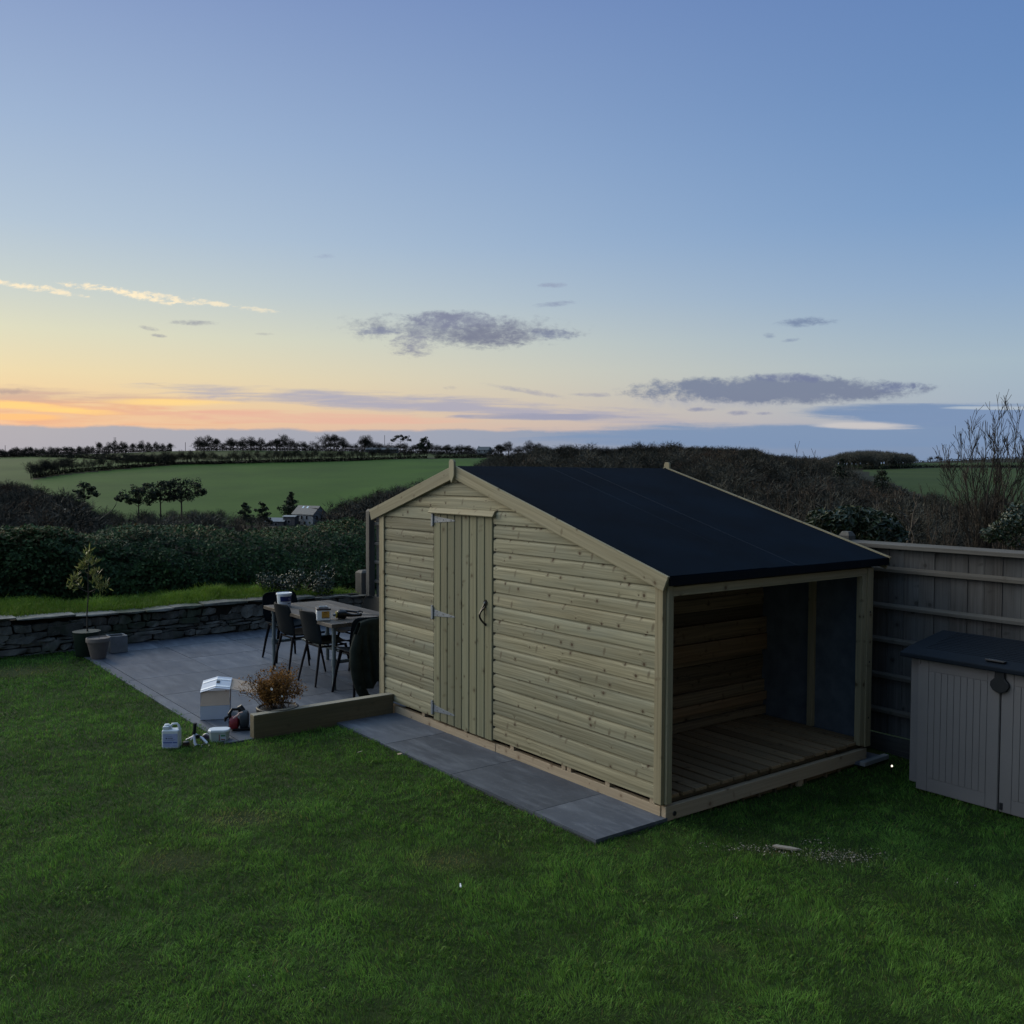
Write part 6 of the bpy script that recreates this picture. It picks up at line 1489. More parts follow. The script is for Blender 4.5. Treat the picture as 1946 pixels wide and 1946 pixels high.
mb = MB(); mb.tube([(-0.005, 0.01, 0.080), (-0.002, 0.03, 0.080)], 0.017, 14); mb.build('pivot', M['black'], ht, smooth=True)
M['greymetal'] = plain('grey_toothed_steel', (0.16, 0.165, 0.17), 0.45, 0.5)
for (cx_, cy_, r_) in ((0.008, -0.03, 0.032), (0.062, -0.005, 0.034)):
    mb = MB(); mb.tube([(cx_ + r_ * math.cos(t_), cy_ + r_ * math.sin(t_) * 0.8, 0.008 + 0.010 * math.sin(t_)) for t_ in np.linspace(0, 2 * PI, 24)], [0.0035 + 0.0022 * (k % 2) for k in range(24)], 6); mb.build('toothed_ring', M['greymetal'], ht, smooth=True)
cs = empty('tool_case', G(396, 1409, -0.01), math.radians(-8)); tag(cs, 'dark purple-black tool bag lying on the grass behind the white-armed tool', 'bag')
M['purple'] = plain('purple_black', (0.030, 0.022, 0.045), 0.5)
mb = MB(); mb.prism([(-0.055, 0.0), (-0.055, 0.045), (-0.02, 0.070), (0.05, 0.055), (0.075, 0.0)], 1, -0.04, 0.04); mb.build('body', M['purple'], cs, bevel=0.010)
mb = MB(); mb.tube([(-0.03, -0.03, 0.064), (0.0, -0.034, 0.078), (0.04, -0.03, 0.060)], 0.004, 6); mb.build('strap', M['whitemetal'], cs, smooth=True)
br = empty('scrubbing_head', G(353.5, 1420, -0.01), 0.3); br.name = 'scrubbing_brush'; tag(br, 'small dark brown scrubbing brush head lying between the jerry can and the white-armed tool', 'brush')
M['bristle'] = plain('brown_bristle', (0.045, 0.024, 0.014), 0.9, 0, 0.4, 120, 1.0)
mb = MB(); mb.lathe([(0.030, 0.0), (0.033, 0.02), (0.028, 0.038)], 18); mb.build('bristles', M['bristle'], br, smooth=True)
mb = MB(); mb.lathe([(0.024, 0.0382), (0.026, 0.046), (0.012, 0.052)], 18); mb.build('cap', M['latch'], br, smooth=True)

# clear lidded tub
ct_ = empty('lidded_tub', G(417, 1408.5, -0.006), math.radians(6)); tag(ct_, 'pale translucent lidded plastic tub with small green and red label on the lawn edge', 'tub')
M['milky'] = plain('milky_plastic', (0.40, 0.46, 0.46), 0.3, 0, 0.06, 8, 0.03, 0.5)
tw_, td_, th_ = 0.168, 0.11, 0.088
def octo(w_, d_, c): return [(-w_ / 2 + c, -d_ / 2), (w_ / 2 - c, -d_ / 2), (w_ / 2, -d_ / 2 + c), (w_ / 2, d_ / 2 - c), (w_ / 2 - c, d_ / 2), (-w_ / 2 + c, d_ / 2), (-w_ / 2, d_ / 2 - c), (-w_ / 2, -d_ / 2 + c)]
b_, t2 = octo(tw_ * .88, td_ * .88, 0.02), octo(tw_, td_, 0.024)
mb = MB().add([(x, y, 0) for x, y in b_] + [(x, y, th_) for x, y in t2], [tuple(range(7, -1, -1)), tuple(range(8, 16))] + [(k, (k + 1) % 8, 8 + (k + 1) % 8, 8 + k) for k in range(8)]); tbd = mb.build('body', M['milky'], ct_, bevel=0.003)
b_, t2 = octo(tw_ * 1.07, td_ * 1.1, 0.028), octo(tw_ * 1.0, td_ * 1.02, 0.028)
mb = MB().add([(x, y, th_ + 0.0005) for x, y in b_] + [(x, y, th_ + 0.014) for x, y in b_] + [(x, y, th_ + 0.021) for x, y in t2], [tuple(range(7, -1, -1)), tuple(range(16, 24))] + [(k, (k + 1) % 8, 8 + (k + 1) % 8, 8 + k) for k in range(8)] + [(8 + k, 8 + (k + 1) % 8, 16 + (k + 1) % 8, 16 + k) for k in range(8)]); mb.build('lid', M['whiteplastic'], ct_, bevel=0.002)
M['greenlab'] = plain('green_print', (0.06, 0.22, 0.10), 0.5); M['redlab'] = plain('red_print', (0.24, 0.05, 0.04), 0.5)
def lab(x0, x1, z0, z1, m_, nm, e=0.0, par=ct_):
    yb0 = -td_ * .44 - (td_ * .06) * (z0 / th_) - 0.0012 - e; yb1 = -td_ * .44 - (td_ * .06) * (z1 / th_) - 0.0012 - e
    return MB().add([(x0, yb0, z0), (x1, yb0, z0), (x1, yb1, z1), (x0, yb1, z1)], [(0, 1, 2, 3)]).build(nm, m_, par)
lab(0.016, 0.064, 0.018, 0.070, M['paper'], 'label'); lab(0.022, 0.060, 0.054, 0.068, M['greenlab'], 'green_print', 0.001); lab(0.024, 0.056, 0.024, 0.032, M['redlab'], 'red_print', 0.001); lab(0.006, 0.013, 0.014, 0.072, M['redlab'], 'dark_edge', 0.0)

# red and black petrol machine
pm = empty('petrol_blower', G(455, 1386, 0.013), math.radians(15)); tag(pm, 'red and black petrol garden blower standing on the patio by the sleeper end', 'garden blower')
M['red'] = plain('red_plastic', (0.17, 0.012, 0.018), 0.35, 0, 0.1, 20)
M['darkgrey'] = plain('dark_grey_plastic', (0.022, 0.028, 0.034), 0.45, 0, 0.1, 20)
mb = MB(); mb.lathe([(0.030, 0), (0.055, 0.004), (0.066, 0.035), (0.058, 0.075), (0.030, 0.095)], 18); mb.v = [(z * 0.9 - 0.085, x * 0.9 - .02, y * 0.95 + 0.065) for x, y, z in mb.v]; mb.build('engine_cover', M['red'], pm, smooth=True)
mb = MB()
for k in range(5): mb.box((-0.09, -0.045 + k * 0.011, 0.035 + k * 0.004), (-0.084, -0.040 + k * 0.011, 0.095 - k * 0.004), 2)
mb.build('vent_slots', M['black'], pm)
mb = MB(); mb.lathe([(0.040, 0), (0.078, 0.006), (0.086, 0.03), (0.082, 0.07), (0.050, 0.085)], 22); mb.v = [(z + 0.0, x, y + 0.086) for x, y, z in mb.v]; mb.build('fan_housing', M['darkgrey'], pm, smooth=True)
mb = MB(); mb.box((-0.06, -0.06, 0.0), (0.09, 0.05, 0.022), 0); mb.build('base_plate', M['black'], pm, bevel=0.006)
mb = MB(); mb.tube([(-0.075, -0.02, 0.10), (-0.085, -0.02, 0.15), (-0.06, -0.01, 0.185), (0.0, 0.0, 0.180), (0.02, 0.0, 0.155)], [0.014, 0.015, 0.013, 0.013, 0.016], 10); mb.build('handle', M['black'], pm, smooth=True)
mb = MB(); mb.tube([(0.03, 0.02, 0.14), (0.01, 0.02, 0.185), (0.0, 0.02, 0.205)], [0.036, 0.028, 0.022], 14); mb.build('air_intake', M['darkgrey'], pm, smooth=True)
mb = MB(); mb.tube([(-0.05, -0.075, 0.12), (0.0, -0.08, 0.155)], [0.006, 0.009], 8); mb.tube([(-0.01, -0.07, 0.16), (0.03, -0.09, 0.175)], [0.004, 0.005], 6); mb.build('pale_strap', plain('pale_strap', (0.45, 0.30, 0.28), 0.5), pm, smooth=True)
mb = MB(); mb.tube([(-0.09, -0.03, 0.13), (-0.115, -0.04, 0.12), (-0.12, -0.03, 0.09)], [0.012, 0.014, 0.010], 8); mb.build('fuel_cap', M['black'], pm, smooth=True)

# ---- pots
M['greenpot'] = plain('dark_green_glaze', (0.012, 0.024, 0.016), 0.5, 0, 0.15)
M['claypot'] = plain('grey_clay', (0.155, 0.128, 0.112), 0.75, 0, 0.12, 15, 0.2)
M['potsoil'] = plain('potting_soil', (0.022, 0.017, 0.012), 0.95, 0, 0.3, 40, 1.0)
def pot(name, label, loc, r0, r1, h_, m_, rim=0.0, cat='plant pot'):
    t_ = empty(name, loc); tag(t_, label, cat)
    pr = [(r0, 0.0), (r0 * 1.02, 0.004), (r1, h_ * 0.80 if rim else h_ - 0.01)]
    if rim: pr += [(r1 * 1.01, h_ * 0.80), (r1 * 1.10, h_ * 0.81), (r1 * 1.10, h_ - 0.006), (r1 * 1.07, h_), (r1 * 0.98, h_), (r1 * 0.95, h_ - 0.012), (r1 * 0.92, h_ - 0.035), (0.003, h_ - 0.033)]
    else: pr += [(r1 * 1.03, h_ - 0.008), (r1 * 1.03, h_), (r1 * 0.97, h_), (r1 * 0.93, h_ - 0.03), (0.003, h_ - 0.028)]
    mb = MB(); mb.lathe(pr[:-2], 32); mb.build('vessel', m_, t_, smooth=True)
    mb = MB(); mb.lathe([(pr[-2][0], pr[-2][1] - 0.002), (pr[-2][0] * 0.6, pr[-2][1] + 0.006), (0.003, pr[-2][1] + 0.008)], 24); mb.build('soil', M['potsoil'], t_, smooth=True)
    return t_
pl1 = G(165, 1245, 0.013); pot('planter', 'large dark green round planter with the slim leafy tree, against the stone wall', pl1, 0.125, 0.160, 0.30, M['greenpot'])
pl2 = G(187, 1251, 0.013); pot('plant_pot', 'grey-brown clay pot with thick rim in front of the dark green planter', pl2, 0.082, 0.128, 0.255, M['claypot'], 1)
mb = MB(); cw3 = empty('dead_plant', pl2 + Vector((0.0, 0, 0.20)), 0); tag(cw3, 'thin dead stem sticking up out of the grey-brown clay pot', 'dead plant'); mb.tube([(0.01, 0, 0.0), (0.015, 0, 0.16), (0.005, 0, 0.30)], [0.0035, 0.003, 0.0015], 5); mb.build('stem', M['bark'], cw3, smooth=True)
cu = empty('cube_planter', G(222, 1238, 0.013), math.radians(-52)); tag(cu, 'square grey concrete planter right of the clay pot by the stone wall', 'planter')
mb = MB(); a = 0.105; h_ = 0.21
mb.add([(-a, -a, 0), (a, -a, 0), (a, a, 0), (-a, a, 0), (-a, -a, h_), (a, -a, h_), (a, a, h_), (-a, a, h_), (-a * .84, -a * .84, h_), (a * .84, -a * .84, h_), (a * .84, a * .84, h_), (-a * .84, a * .84, h_), (-a * .84, -a * .84, h_ - .05), (a * .84, -a * .84, h_ - .05), (a * .84, a * .84, h_ - .05), (-a * .84, a * .84, h_ - .05)],
       [(3, 2, 1, 0)] + [(k, (k + 1) % 4, 4 + (k + 1) % 4, 4 + k) for k in range(4)] + [(4 + k, 4 + (k + 1) % 4, 8 + (k + 1) % 4, 8 + k) for k in range(4)] + [(8 + k, 8 + (k + 1) % 4, 12 + (k + 1) % 4, 12 + k) for k in range(4)] + [(12, 13, 14, 15)])
mb.build('vessel', M['concrete'], cu, bevel=0.004)
mb = MB(); mb.box((-a * .83, -a * .83, h_ - .049), (a * .83, a * .83, h_ - .035), 0); mb.build('soil', M['potsoil'], cu)
# slim young tree in the big planter
yt = empty('young_tree', pl1 + Vector((0.0, 0, 0.26)), 0); tag(yt, 'slim young tree with yellow-green tufts of narrow leaves, growing in the dark green planter', 'tree')
mb = MB(); px2m = 12.0 / 1838
def yp(px, row): return ((px - 165) * px2m, random.uniform(-0.03, 0.03), (1199 - row) * px2m + 0.03)
tr = [yp(166, 1203), yp(168, 1165), yp(169.5, 1124)]
mb.tube(tr, [0.010, 0.008, 0.007], 7)
tips = [(168, 1048, 10), (178, 1066, 10), (184, 1082, 9), (156, 1076, 9), (165, 1072, 9), (174, 1088, 8), (147, 1092, 9), (136, 1112, 10), (150, 1110, 9), (143, 1100, 9), (180, 1103, 9), (190, 1112, 9), (203, 1108, 9), (196, 1114, 8), (172, 1058, 9), (186, 1100, 7)]
fk = [(170, 1124), (161, 1120), (180, 1116), (171, 1100)]
mb.tube([yp(*fk[0]), yp(159, 1120), yp(150, 1112), yp(140, 1108)], [0.006, 0.005, 0.004, 0.002], 5)
mb.tube([yp(*fk[0]), yp(171, 1100), yp(172, 1080), yp(169, 1056)], [0.006, 0.005, 0.004, 0.002], 5)
mb.tube([yp(*fk[0]), yp(181, 1119), yp(190, 1114), yp(200, 1110)], [0.006, 0.004, 0.003, 0.002], 5)
mb.tube([yp(171, 1095), yp(180, 1080), yp(184, 1070)], [0.004, 0.003, 0.002], 5); mb.tube([yp(171, 1090), yp(160, 1078), yp(156, 1070)], [0.004, 0.003, 0.002], 5)
mb.tube([yp(152, 1114), yp(146, 1100), yp(145, 1092)], [0.004, 0.003, 0.002], 5)
mb.build('trunk', M['bark'], yt, smooth=True)
LP, LD = [], []
for (px, row, s_) in tips:
    c = np.array(yp(px, row)); nn = 17
    for q in range(nn):
        d = rng.normal(0, 0.55, 3) + [0, 0, 0.75]; d /= np.linalg.norm(d); LP.append(c + rng.normal(0, 0.018, 3) - [0, 0, 0.02]); LD.append(d)
LP = np.array(LP); LD = np.array(LD); n = len(LP); a_ = np.cross(LD, rng.normal(0, 1, (n, 3))); a_ /= np.linalg.norm(a_, axis=1)[:, None]; L_ = rng.uniform(0.06, 0.115, n)[:, None]
V_ = np.stack([LP, LP + LD * L_ * .45 + a_ * 0.009, LP + LD * L_, LP + LD * L_ * .45 - a_ * 0.009], 1).reshape(-1, 3)
npmesh('leaves', V_, (np.arange(n) * 4)[:, None] + [0, 1, 2, 3], M['oliveleaf'], yt, colr=np.repeat(np.stack([rng.random(n), (rng.random(n) < .15) * 1.0, rng.uniform(.6, 1.2, n)], -1), 4, axis=0))

# rusty plant in a pot behind the sleeper
rp = S3(-1.02, 3.80, 0.013); rp = G(528, 1384, 0.013)
pot('plant_pot', 'dark round pot holding the rust-orange bush behind the sleeper', rp, 0.12, 0.17, 0.20, plain('black_pot', (0.012, 0.012, 0.012), 0.5), 1)
rb = empty('rusty_bush', rp + Vector((0, 0, 0.17)), 0); tag(rb, 'rust-orange autumn bush with wiry twigs growing in the pot behind the sleeper', 'bush')
segs = []
r_ = random.Random(5)
for k in range(34):
    a = r_.uniform(0, 2 * PI); sp = r_.uniform(0.1, 0.75); d0 = Vector((math.cos(a) * sp, math.sin(a) * sp, 1)).normalized()
    if k < 9: d0 = Vector((-0.8 - r_.random() * 0.4, r_.uniform(-.4, .4), 0.5 + 0.5 * r_.random())).normalized()
    segs += grow(2, 0.150 * r_.uniform(0.7, 1.3), 0.0035, 0.5, [4, 3], 0.1, 0.7, 0.22, start=Vector((r_.uniform(-.10, .10), r_.uniform(-.08, .08), 0)), dir0=d0, rnd=r_, first=0.2, minr=0.0012)
v1, f1 = segmesh(segs, 3); npmesh('stems', v1, f1, M['twig'], rb, colr=np.tile([0.8, 1.0, 1.1], (len(v1), 1)))
ends = np.array([s_[1] for s_ in segs if s_[4] >= 1]); wgt = np.where(ends[:, 0] < -0.16, 0.12, 1.0); wgt /= wgt.sum(); n = 6500
P_ = ends[rng.choice(len(ends), n, p=wgt)] + rng.normal(0, 0.018, (n, 3)); lv, lf = leafquads(P_, rng.normal(0, 1, (n, 3)), rng.uniform(0.012, 0.030, n), 0.5)
npmesh('leaves', lv, lf, M['rustleaf'], rb, colr=np.repeat(np.stack([rng.random(n), (rng.random(n) < .2) * rng.random(n), rng.uniform(.5, 1.3, n)], -1), 4, axis=0))
M['petal'] = plain('white_petal', (0.75, 0.75, 0.75), 0.5)
for (px, row, s_) in ((516.5, 1309.5, 0.019), (536, 1323, 0.014), (523.5, 1270, 0.006)):
    w_p = at(px, row, rp.y - 0.17); mb = MB(); c = w_p - rb.location
    for k in range(5):
        a = k * 2 * PI / 5 + px; q = Vector((math.cos(a), -0.5, math.sin(a))) * s_ * 0.62; mb.add([c, c + q * 0.7 + Vector((math.sin(a), 0, -math.cos(a))) * s_ * .3, c + q, c + q * 0.7 - Vector((math.sin(a), 0, -math.cos(a))) * s_ * .3], [(0, 1, 2, 3)])
    o = mb.build('flower', M['petal'], rb); s2 = o.modifiers.new('t', 'SOLIDIFY'); s2.thickness = 0.002

# ================================================================== BEHIND THE FENCE
lb0 = at(1640, 1000, 11.2)
def clumps_px(lst, d):
    return [((px - 1640) / 1838 * d, dy, CAMH + (897.3 - row) / 1838 * d, r_) for (px, row, dy, r_) in lst]
leaf_bush('evergreen_bush', 'leafy evergreen bush with pale-backed leaves behind the fence post at the shed roof corner', 'bush', (lb0.x, lb0.y, 0),
          clumps_px([(1560, 985, 0, .16), (1575, 1000, .1, .2), (1590, 992, -.1, .18), (1608, 978, 0, .15), (1625, 985, .1, .2), (1645, 985, 0, .18), (1660, 995, -.1, .18), (1678, 992, .1, .18), (1690, 1003, 0, .16), (1600, 1010, 0, .25), (1650, 1015, 0, .25), (1690, 1020, 0, .2)], 11.2), 2600, 0.10, M['bushleaf'], (0.0, 0.55), 0.03, True, asp=0.32, val=(0.45, 0.95))
leaf_bush('evergreen_bush', 'dark evergreen bush low behind the fence at the right edge', 'bush', (at(1925, 1000, 11.0).x, 11.0, 0),
          [((px - 1925) / 1838 * 11, dy, CAMH + (897.3 - row) / 1838 * 11, r_) for (px, row, dy, r_) in [(1885, 1012, 0, .12), (1905, 1005, 0, .16), (1925, 990, 0, .17), (1940, 975, .1, .18), (1955, 985, 0, .2), (1930, 1012, 0, .2), (1965, 1000, 0, .2)]], 1800, 0.05, M['bushleaf'], (0.0, 0.35), 0.0, True, val=(0.45, 0.9))
def shrubby(name, label, px, d, base_z, stems, levels=3, seed=1, tint=(0.6, 0.3, 1.0), cat='tree', minr=0.0025, group=None, dens=0.8, nq=1):
    """bare multi-stem shrub. stems: (dx_top_px, top_row, r)"""
    r2 = random.Random(seed); root = empty(name, ((px - 973) / 1838 * d, d, base_z)); tag(root, label, cat, group)
    A_, B_ = [], []
    for (dx, row, r0) in stems:
        ztop = (CAMH + (897.3 - row) / 1838 * d - base_z) * 0.90; xt = dx / 1838 * d
        n = 9; prev = Vector((r2.uniform(-.06, .06), r2.uniform(-.06, .06), 0)); yt_ = r2.uniform(-0.4, 0.4); pts = [prev]
        for i in range(1, n + 1):
            u = i / n; pts.append(Vector((xt * (u ** 1.25) + r2.gauss(0, .025), yt_ * u + r2.gauss(0, .025), ztop * u)))
        for i in range(n):
            ra = r0 * (1 - 0.85 * i / n); rb_ = r0 * (1 - 0.85 * (i + 1) / n); A_.append((tuple(pts[i]), tuple(pts[i + 1]), max(ra, minr), max(rb_, minr), 0))
            if i >= 2 and r2.random() < dens:
                for q in range(nq):
                    dd_ = (pts[i + 1] - pts[i]).normalized(); side = Vector((r2.gauss(0, 1), r2.gauss(0, 0.6), 0.2)).normalized(); nd = (dd_ * 0.85 + side * 0.6 + Vector((0, 0, 0.3))).normalized()
                    B_.extend(grow(levels - 1, ztop * 0.11 * r2.uniform(0.6, 1.3) * (1.1 - 0.5 * i / n), max(ra * 0.45, minr), 0.42, [3, 2], 0.22, 0.72, 0.14, start=pts[i].lerp(pts[i + 1], r2.random()), dir0=nd, rnd=r2, first=0.2, minr=minr))
    v1, f1 = segmesh(A_, 6); npmesh('stems', v1, f1, M['twig'], root, colr=np.tile([tint[0] + .3, tint[1], tint[2] * 1.2], (len(v1), 1)), smooth=True)
    v1, f1 = segmesh(B_, 3); npmesh('twigs', v1, f1, M['twig'], root, colr=np.tile(tint, (len(v1), 1)))
    return root
shrubby('bare_tree', 'tall bare many-stemmed tree reaching into the sky behind the fence on the right', 1878, 13.0, 0.3,
        [(0, 758, .022), (-18, 800, .017), (28, 770, .017), (-45, 812, .02), (14, 765, .022), (52, 800, .018), (-78, 852, .016), (40, 830, .018), (-8, 790, .02), (66, 850, .014), (-95, 845, .012), (20, 800, .015), (-30, 775, .013), (60, 812, .012)], 3, 3, (0.25, 0.15, 0.95), minr=0.0030, dens=1.0, nq=3)
shrubby('bare_shrub', 'thicket of thin brown bare stems behind the fence, left of the tall bare tree', 1800, 12.5, 0.3,
        [(-60, 935, .010), (-35, 905, .010), (-10, 900, .010), (15, 890, .010), (35, 915, .010), (-80, 960, .008), (55, 880, .010), (0, 930, .009), (-48, 920, .008), (25, 940, .009), (-22, 945, .009)], 3, 4, (0.4, 0.45, 0.7), 'shrub', 0.002, dens=0.6)
shrubby('bare_shrub', 'thicket of reddish-brown bare stems behind the fence at the right edge', 1925, 12.2, 0.3,
        [(-30, 900, .010), (-5, 880, .010), (20, 905, .010), (40, 890, .010), (-50, 935, .009), (5, 935, .009), (55, 930, .009), (-18, 925, .009)], 3, 9, (0.5, 0.6, 0.7), 'shrub', 0.002, dens=0.6)
shrubby('bare_shrub', 'fine brown bare shrub rising behind the middle of the shed roof slope', 1497, 13.5, 0.2,
        [(-60, 950, .010), (-40, 925, .010), (-20, 915, .011), (0, 905, .011), (20, 915, .011), (40, 930, .010), (58, 945, .010), (-30, 945, .009), (10, 935, .009), (30, 950, .009), (-50, 965, .009), (48, 960, .009), (-8, 900, .008)], 3, 12, (0.5, 0.5, 0.75), 'shrub', 0.002, dens=0.7)
shrubby('bare_shrub', 'few long thin shoots poking above the wooded hill over the shed roof', 1545, 14.5, 0.2,
        [(-24, 838, .012), (8, 835, .010), (14, 832, .010), (-10, 900, .010), (30, 905, .010)], 2, 17, (0.5, 0.3, 0.8), 'shrub', 0.003)
shrubby('bare_tree', 'twisted pale-limbed bare tree behind the fence, left of the stem thicket', 1712, 16.0, 0.0,
        [(-40, 935, .03), (10, 925, .035), (28, 960, .025), (-60, 965, .02), (45, 985, .02)], 3, 23, (0.9, 0.2, 1.5), minr=0.004)

# ================================================================== BUILDINGS IN THE VALLEY
M['render'] = plain('pale_house_render', (0.20, 0.22, 0.24), 0.8, 0, 0.15, 0.6)
M['renderdk'] = plain('dark_stone_wall', (0.085, 0.082, 0.085), 0.85, 0, 0.25, 0.8)  # darker stone colour for the outbuildings and barn
M['slate'] = plain('roof_slate', (0.055, 0.065, 0.075), 0.6, 0, 0.25, 1.2)
M['glass'] = plain('window_glass', (0.010, 0.013, 0.016), 0.1, 0, 0.0)
M['winframe'] = plain('window_frame', (0.45, 0.45, 0.45), 0.5)
def gable_house(name, label, px, row, d, L, D_, hw, hr, rot, wallm, roofm, wins, gwins, chimney=True):
    loc = at(px, row, d); t_ = empty(name, loc, rot); tag(t_, label, 'house')
    mb = MB(); mb.prism([(-D_ / 2, -1.5), (-D_ / 2, hw), (0, hr), (D_ / 2, hw), (D_ / 2, -1.5)], 0, -L / 2, L / 2); mb.build('wall', wallm, t_)
    mb = MB(); e = 0.35; k = (hr - hw) / (D_ / 2)
    for s_ in (-1, 1):
        P_ = [(x, y, z + dz) for x in (-L / 2 - e, L / 2 + e) for (y, z) in ((s_ * (D_ / 2 + e), hw - k * e), (0, hr)) for dz in (0.06, 0.24)]
        mb.add(P_, [(0, 1, 3, 2), (4, 6, 7, 5), (0, 4, 5, 1), (2, 3, 7, 6), (0, 2, 6, 4), (1, 5, 7, 3)])
    rf_ = mb.build('roof', roofm, t_)
    for (x, z, w_, h2) in wins:
        f = MB(); f.box((x - w_ / 2 - .1, -D_ / 2 - .06, z - .1), (x + w_ / 2 + .1, -D_ / 2 + .02, z + h2 + .1), 2); fo_ = f.build('window', M['winframe'], t_)
        f = MB(); f.box((x - w_ / 2, -D_ / 2 - .09, z), (x + w_ / 2, -D_ / 2 - .061, z + h2), 2); f.build('pane', M['glass'], fo_)
    for (y, z, w_, h2) in gwins:
        f = MB(); f.box((L / 2 - .02, y - w_ / 2 - .06, z - .06), (L / 2 + .05, y + w_ / 2 + .06, z + h2 + .06), 2); fo_ = f.build('window', wallm, t_)
        f = MB(); f.box((L / 2 + .051, y - w_ / 2, z), (L / 2 + .09, y + w_ / 2, z + h2), 2); f.build('pane', M['glass'], fo_)
    if chimney:
        c = MB(); c.box((-L / 2 + 0.1, -0.5, hr - 0.6), (-L / 2 + 0.9, 0.5, hr + 0.9), 2); c.build('chimney', wallm, rf_)
    return t_
hs = gable_house('house', 'grey-white slate-roofed house alone in the valley below the green field', 588, 997, 388, 11.5, 7.5, 4.3, 7.4, math.radians(-33), M['render'], M['slate'],
            [(-3.2, 2.3, 0.9, 1.4), (-0.4, 2.3, 0.9, 1.4), (2.3, 2.3, 0.9, 1.4), (-2, 0.2, 1.1, 1.3), (1.2, 0.2, 1.1, 1.3)], [(-1.6, 2.2, 0.8, 1.5), (0.8, 2.2, 0.8, 1.5), (2.3, 1.6, 1.2, 1.2), (1.6, 4.4, 0.7, 1.2), (-0.6, 0, 1.0, 1.0)], False)
rf2 = [c for c in hs.children if c.name.startswith('roof')][0]
M['skylight'] = plain('skylight_glass', (0.5, 0.55, 0.6), 0.08, 0.6, 0.0)
for x in (-2.6, -0.2):
    k = (7.4 - 4.3) / 3.75; mb = MB(); P_ = [(x - .35, -1.15, 7.4 - k * 1.15 + .27), (x + .35, -1.15, 7.4 - k * 1.15 + .27), (x + .35, -0.35, 7.4 - k * .35 + .27), (x - .35, -0.35, 7.4 - k * .35 + .27)]
    mb.add(P_, [(0, 1, 2, 3)]); mb.build('skylight', M['skylight'], rf2)
gable_house('outbuilding', 'low pale-roofed outbuilding among the trees left of the white house', 522, 1000, 384, 9.5, 5.0, 2.0, 3.2, math.radians(-8), M['renderdk'], M['render'], [(-2, 0.4, 1, 1), (1.5, 0.4, 1, 1)], [], False)
gable_house('outbuilding', 'small flat pale lean-to joining the white house on its left side', 553, 996, 383, 5.0, 3.5, 2.9, 3.3, math.radians(-15), M['renderdk'], M['render'], [(0, 0.6, 1, 1)], [], False)
gable_house('house', 'distant house with dark roof and white gable on the ridge right of the round evergreen', 920, 861, 860, 11, 8, 2.6, 5.4, math.radians(-20), M['render'], M['slate'], [(-3, 1, 1.6, 1.4), (2, 1, 1.6, 1.4)], [(0, 1, 1.4, 1.4)], True)
gable_house('house', 'tiny distant white building at the end of the green field above the shed roof', 944, 886, 560, 6.5, 4, 1.6, 2.8, math.radians(-12), plain('white_render', (0.4, 0.42, 0.45), 0.7), M['slate'], [(1, .5, 1, 1)], [], False)
gable_house('barn', 'long low dark building among the trees on the ridge below the flat-topped pine', 726, 862, 872, 28, 9, 3.4, 5.0, math.radians(-3), M['renderdk'], M['slate'], [(-8, 1, 1.6, 1.2), (6, 1, 1.6, 1.2)], [], True)
# masts on the ridge
def mast(px, row_top, d, label, two=False):
    z0 = float(terr_z(px, d)); ztop = CAMH + (897.3 - row_top) / 1838 * d; t_ = empty('mast', ((px - 973) / 1838 * d, d, z0)); tag(t_, label, 'mast')
    mb = MB(); mb.tube([(0, 0, 0), (0, 0, ztop - z0)], 0.22, 5)
    if two: mb.tube([(1.4, 0, (ztop - z0) * .72), (1.4, 0, ztop - z0)], 0.2, 5); mb.bar((-0.2, 0, (ztop - z0) * .72), (1.6, 0, (ztop - z0) * .72), 0.25, 0.25)
    mb.build('pole', M['screw'], t_)
mast(218, 834, 890, 'twin-pronged radio mast on the far ridge above the left tree row', True)
mast(353, 843, 890, 'thin lone pole on the far ridge left of the bushier trees')
mast(11, 850, 890, 'thin pole on the far ridge at the left edge')
mast(731, 828, 890, 'thin pole on the far ridge just left of the flat-topped pine')

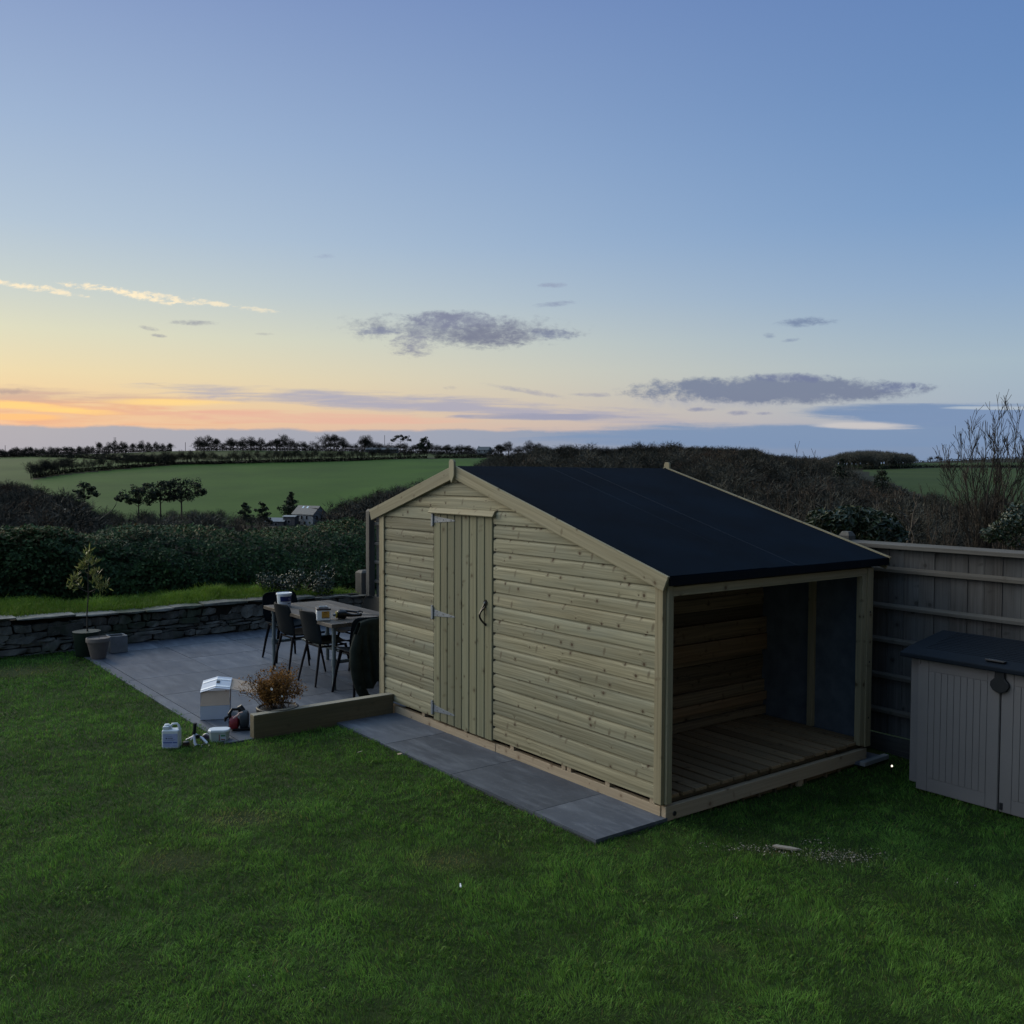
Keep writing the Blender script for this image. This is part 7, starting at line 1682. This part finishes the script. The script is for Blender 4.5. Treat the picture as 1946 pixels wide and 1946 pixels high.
# ================================================================== LITTER ON THE LAWN
M['chips'] = plain('pale_wood_chips', (0.30, 0.26, 0.21), 0.9, 0, 0.2, 80)
def chips(n, px, row, sa, sb, size, name, label_):
    c = G(px, row); P_ = np.stack([c.x + rng.normal(0, sa, n), c.y + rng.normal(0, sb, n)], -1); z = lawn_z(P_[:, 0], P_[:, 1]) + rng.uniform(0.0, 0.022, n)
    lv, lf = leafquads(np.stack([P_[:, 0], P_[:, 1], z], -1), rng.normal(0, 0.4, (n, 3)) + [0, 0, 1], size * (0.35 + 1.6 * rng.random(n) ** 2.5), 0.4)
    return lv, lf
Vs, Fs, off = [], [], 0
for (n, px, row, sa, sb, sz) in ((260, 1440, 1618, .13, .030, .011), (620, 1590, 1632, .14, .050, .010), (60, 1548, 1607, .06, .03, .010), (50, 1640, 1645, .10, .04, .010), (30, 1800, 1685, .08, .04, .010),
                              (26, 1405, 1742, .035, .04, .014), (24, 1412, 1782, .05, .04, .008), (40, 1345, 1608, .06, .02, .009), (30, 500, 1880, .10, .08, .008), (26, 545, 1508, .12, .06, .008), (90, 900, 1700, 1.2, .5, .006), (90, 1000, 1850, 1.3, .35, .005), (60, 400, 1700, .8, .5, .006)):
    lv, lf = chips(n, px, row, sa, sb, sz, '', ''); Vs.append(lv); Fs.append(lf + off); off += len(lv)
o = npmesh('wood_shavings', np.concatenate(Vs), np.concatenate(Fs), M['chips']); tag(o, kind='stuff')
def bit(name, label, cat, px, row, poly, z, th, mt, rot=0.0, group=None):
    c = G(px, row); c.z = float(lawn_z(c.x, c.y)) + z; t_ = MB(); t_.prism(poly, 2, 0, th); o = t_.build(name, mt, None, bevel=0.0); o.location = c; o.rotation_euler = (0.05, -0.04, rot); tag(o, label, cat, group); return o
bit('wood_offcut', 'pale flat splinter of wood among shavings on the lawn before the log store', 'wood offcut', 1492, 1621, [(-.075, .012), (-.05, .03), (-.01, .018), (.03, .01), (.085, -.012), (.06, -.024), (.01, -.016), (-.04, -.004)], 0.018, 0.010, M['chips'], -0.25)
bit('wood_offcut', 'small white sliver standing out in the grass below the middle of the slabs', 'wood offcut', 875, 1692, [(-.005, -.02), (.005, -.02), (.003, .02), (-.003, .02)], 0.02, 0.006, M['petal'], 0.1)
bit('dead_leaf', 'small tan dead leaf on the lawn at the edge of the slab strip', 'leaf', 759, 1440, [(-.025, -.01), (0, -.016), (.024, -.004), (.01, .014), (-.012, .012)], 0.02, 0.002, M['tan_card'], 0.6)
bit('dead_leaf', 'curled pale leaf on the lawn below the sleeper', 'leaf', 684, 1438, [(-.03, -.008), (0, -.004), (.03, .008), (.01, .010), (-.016, .002)], 0.025, 0.002, M['chips'], 0.5)
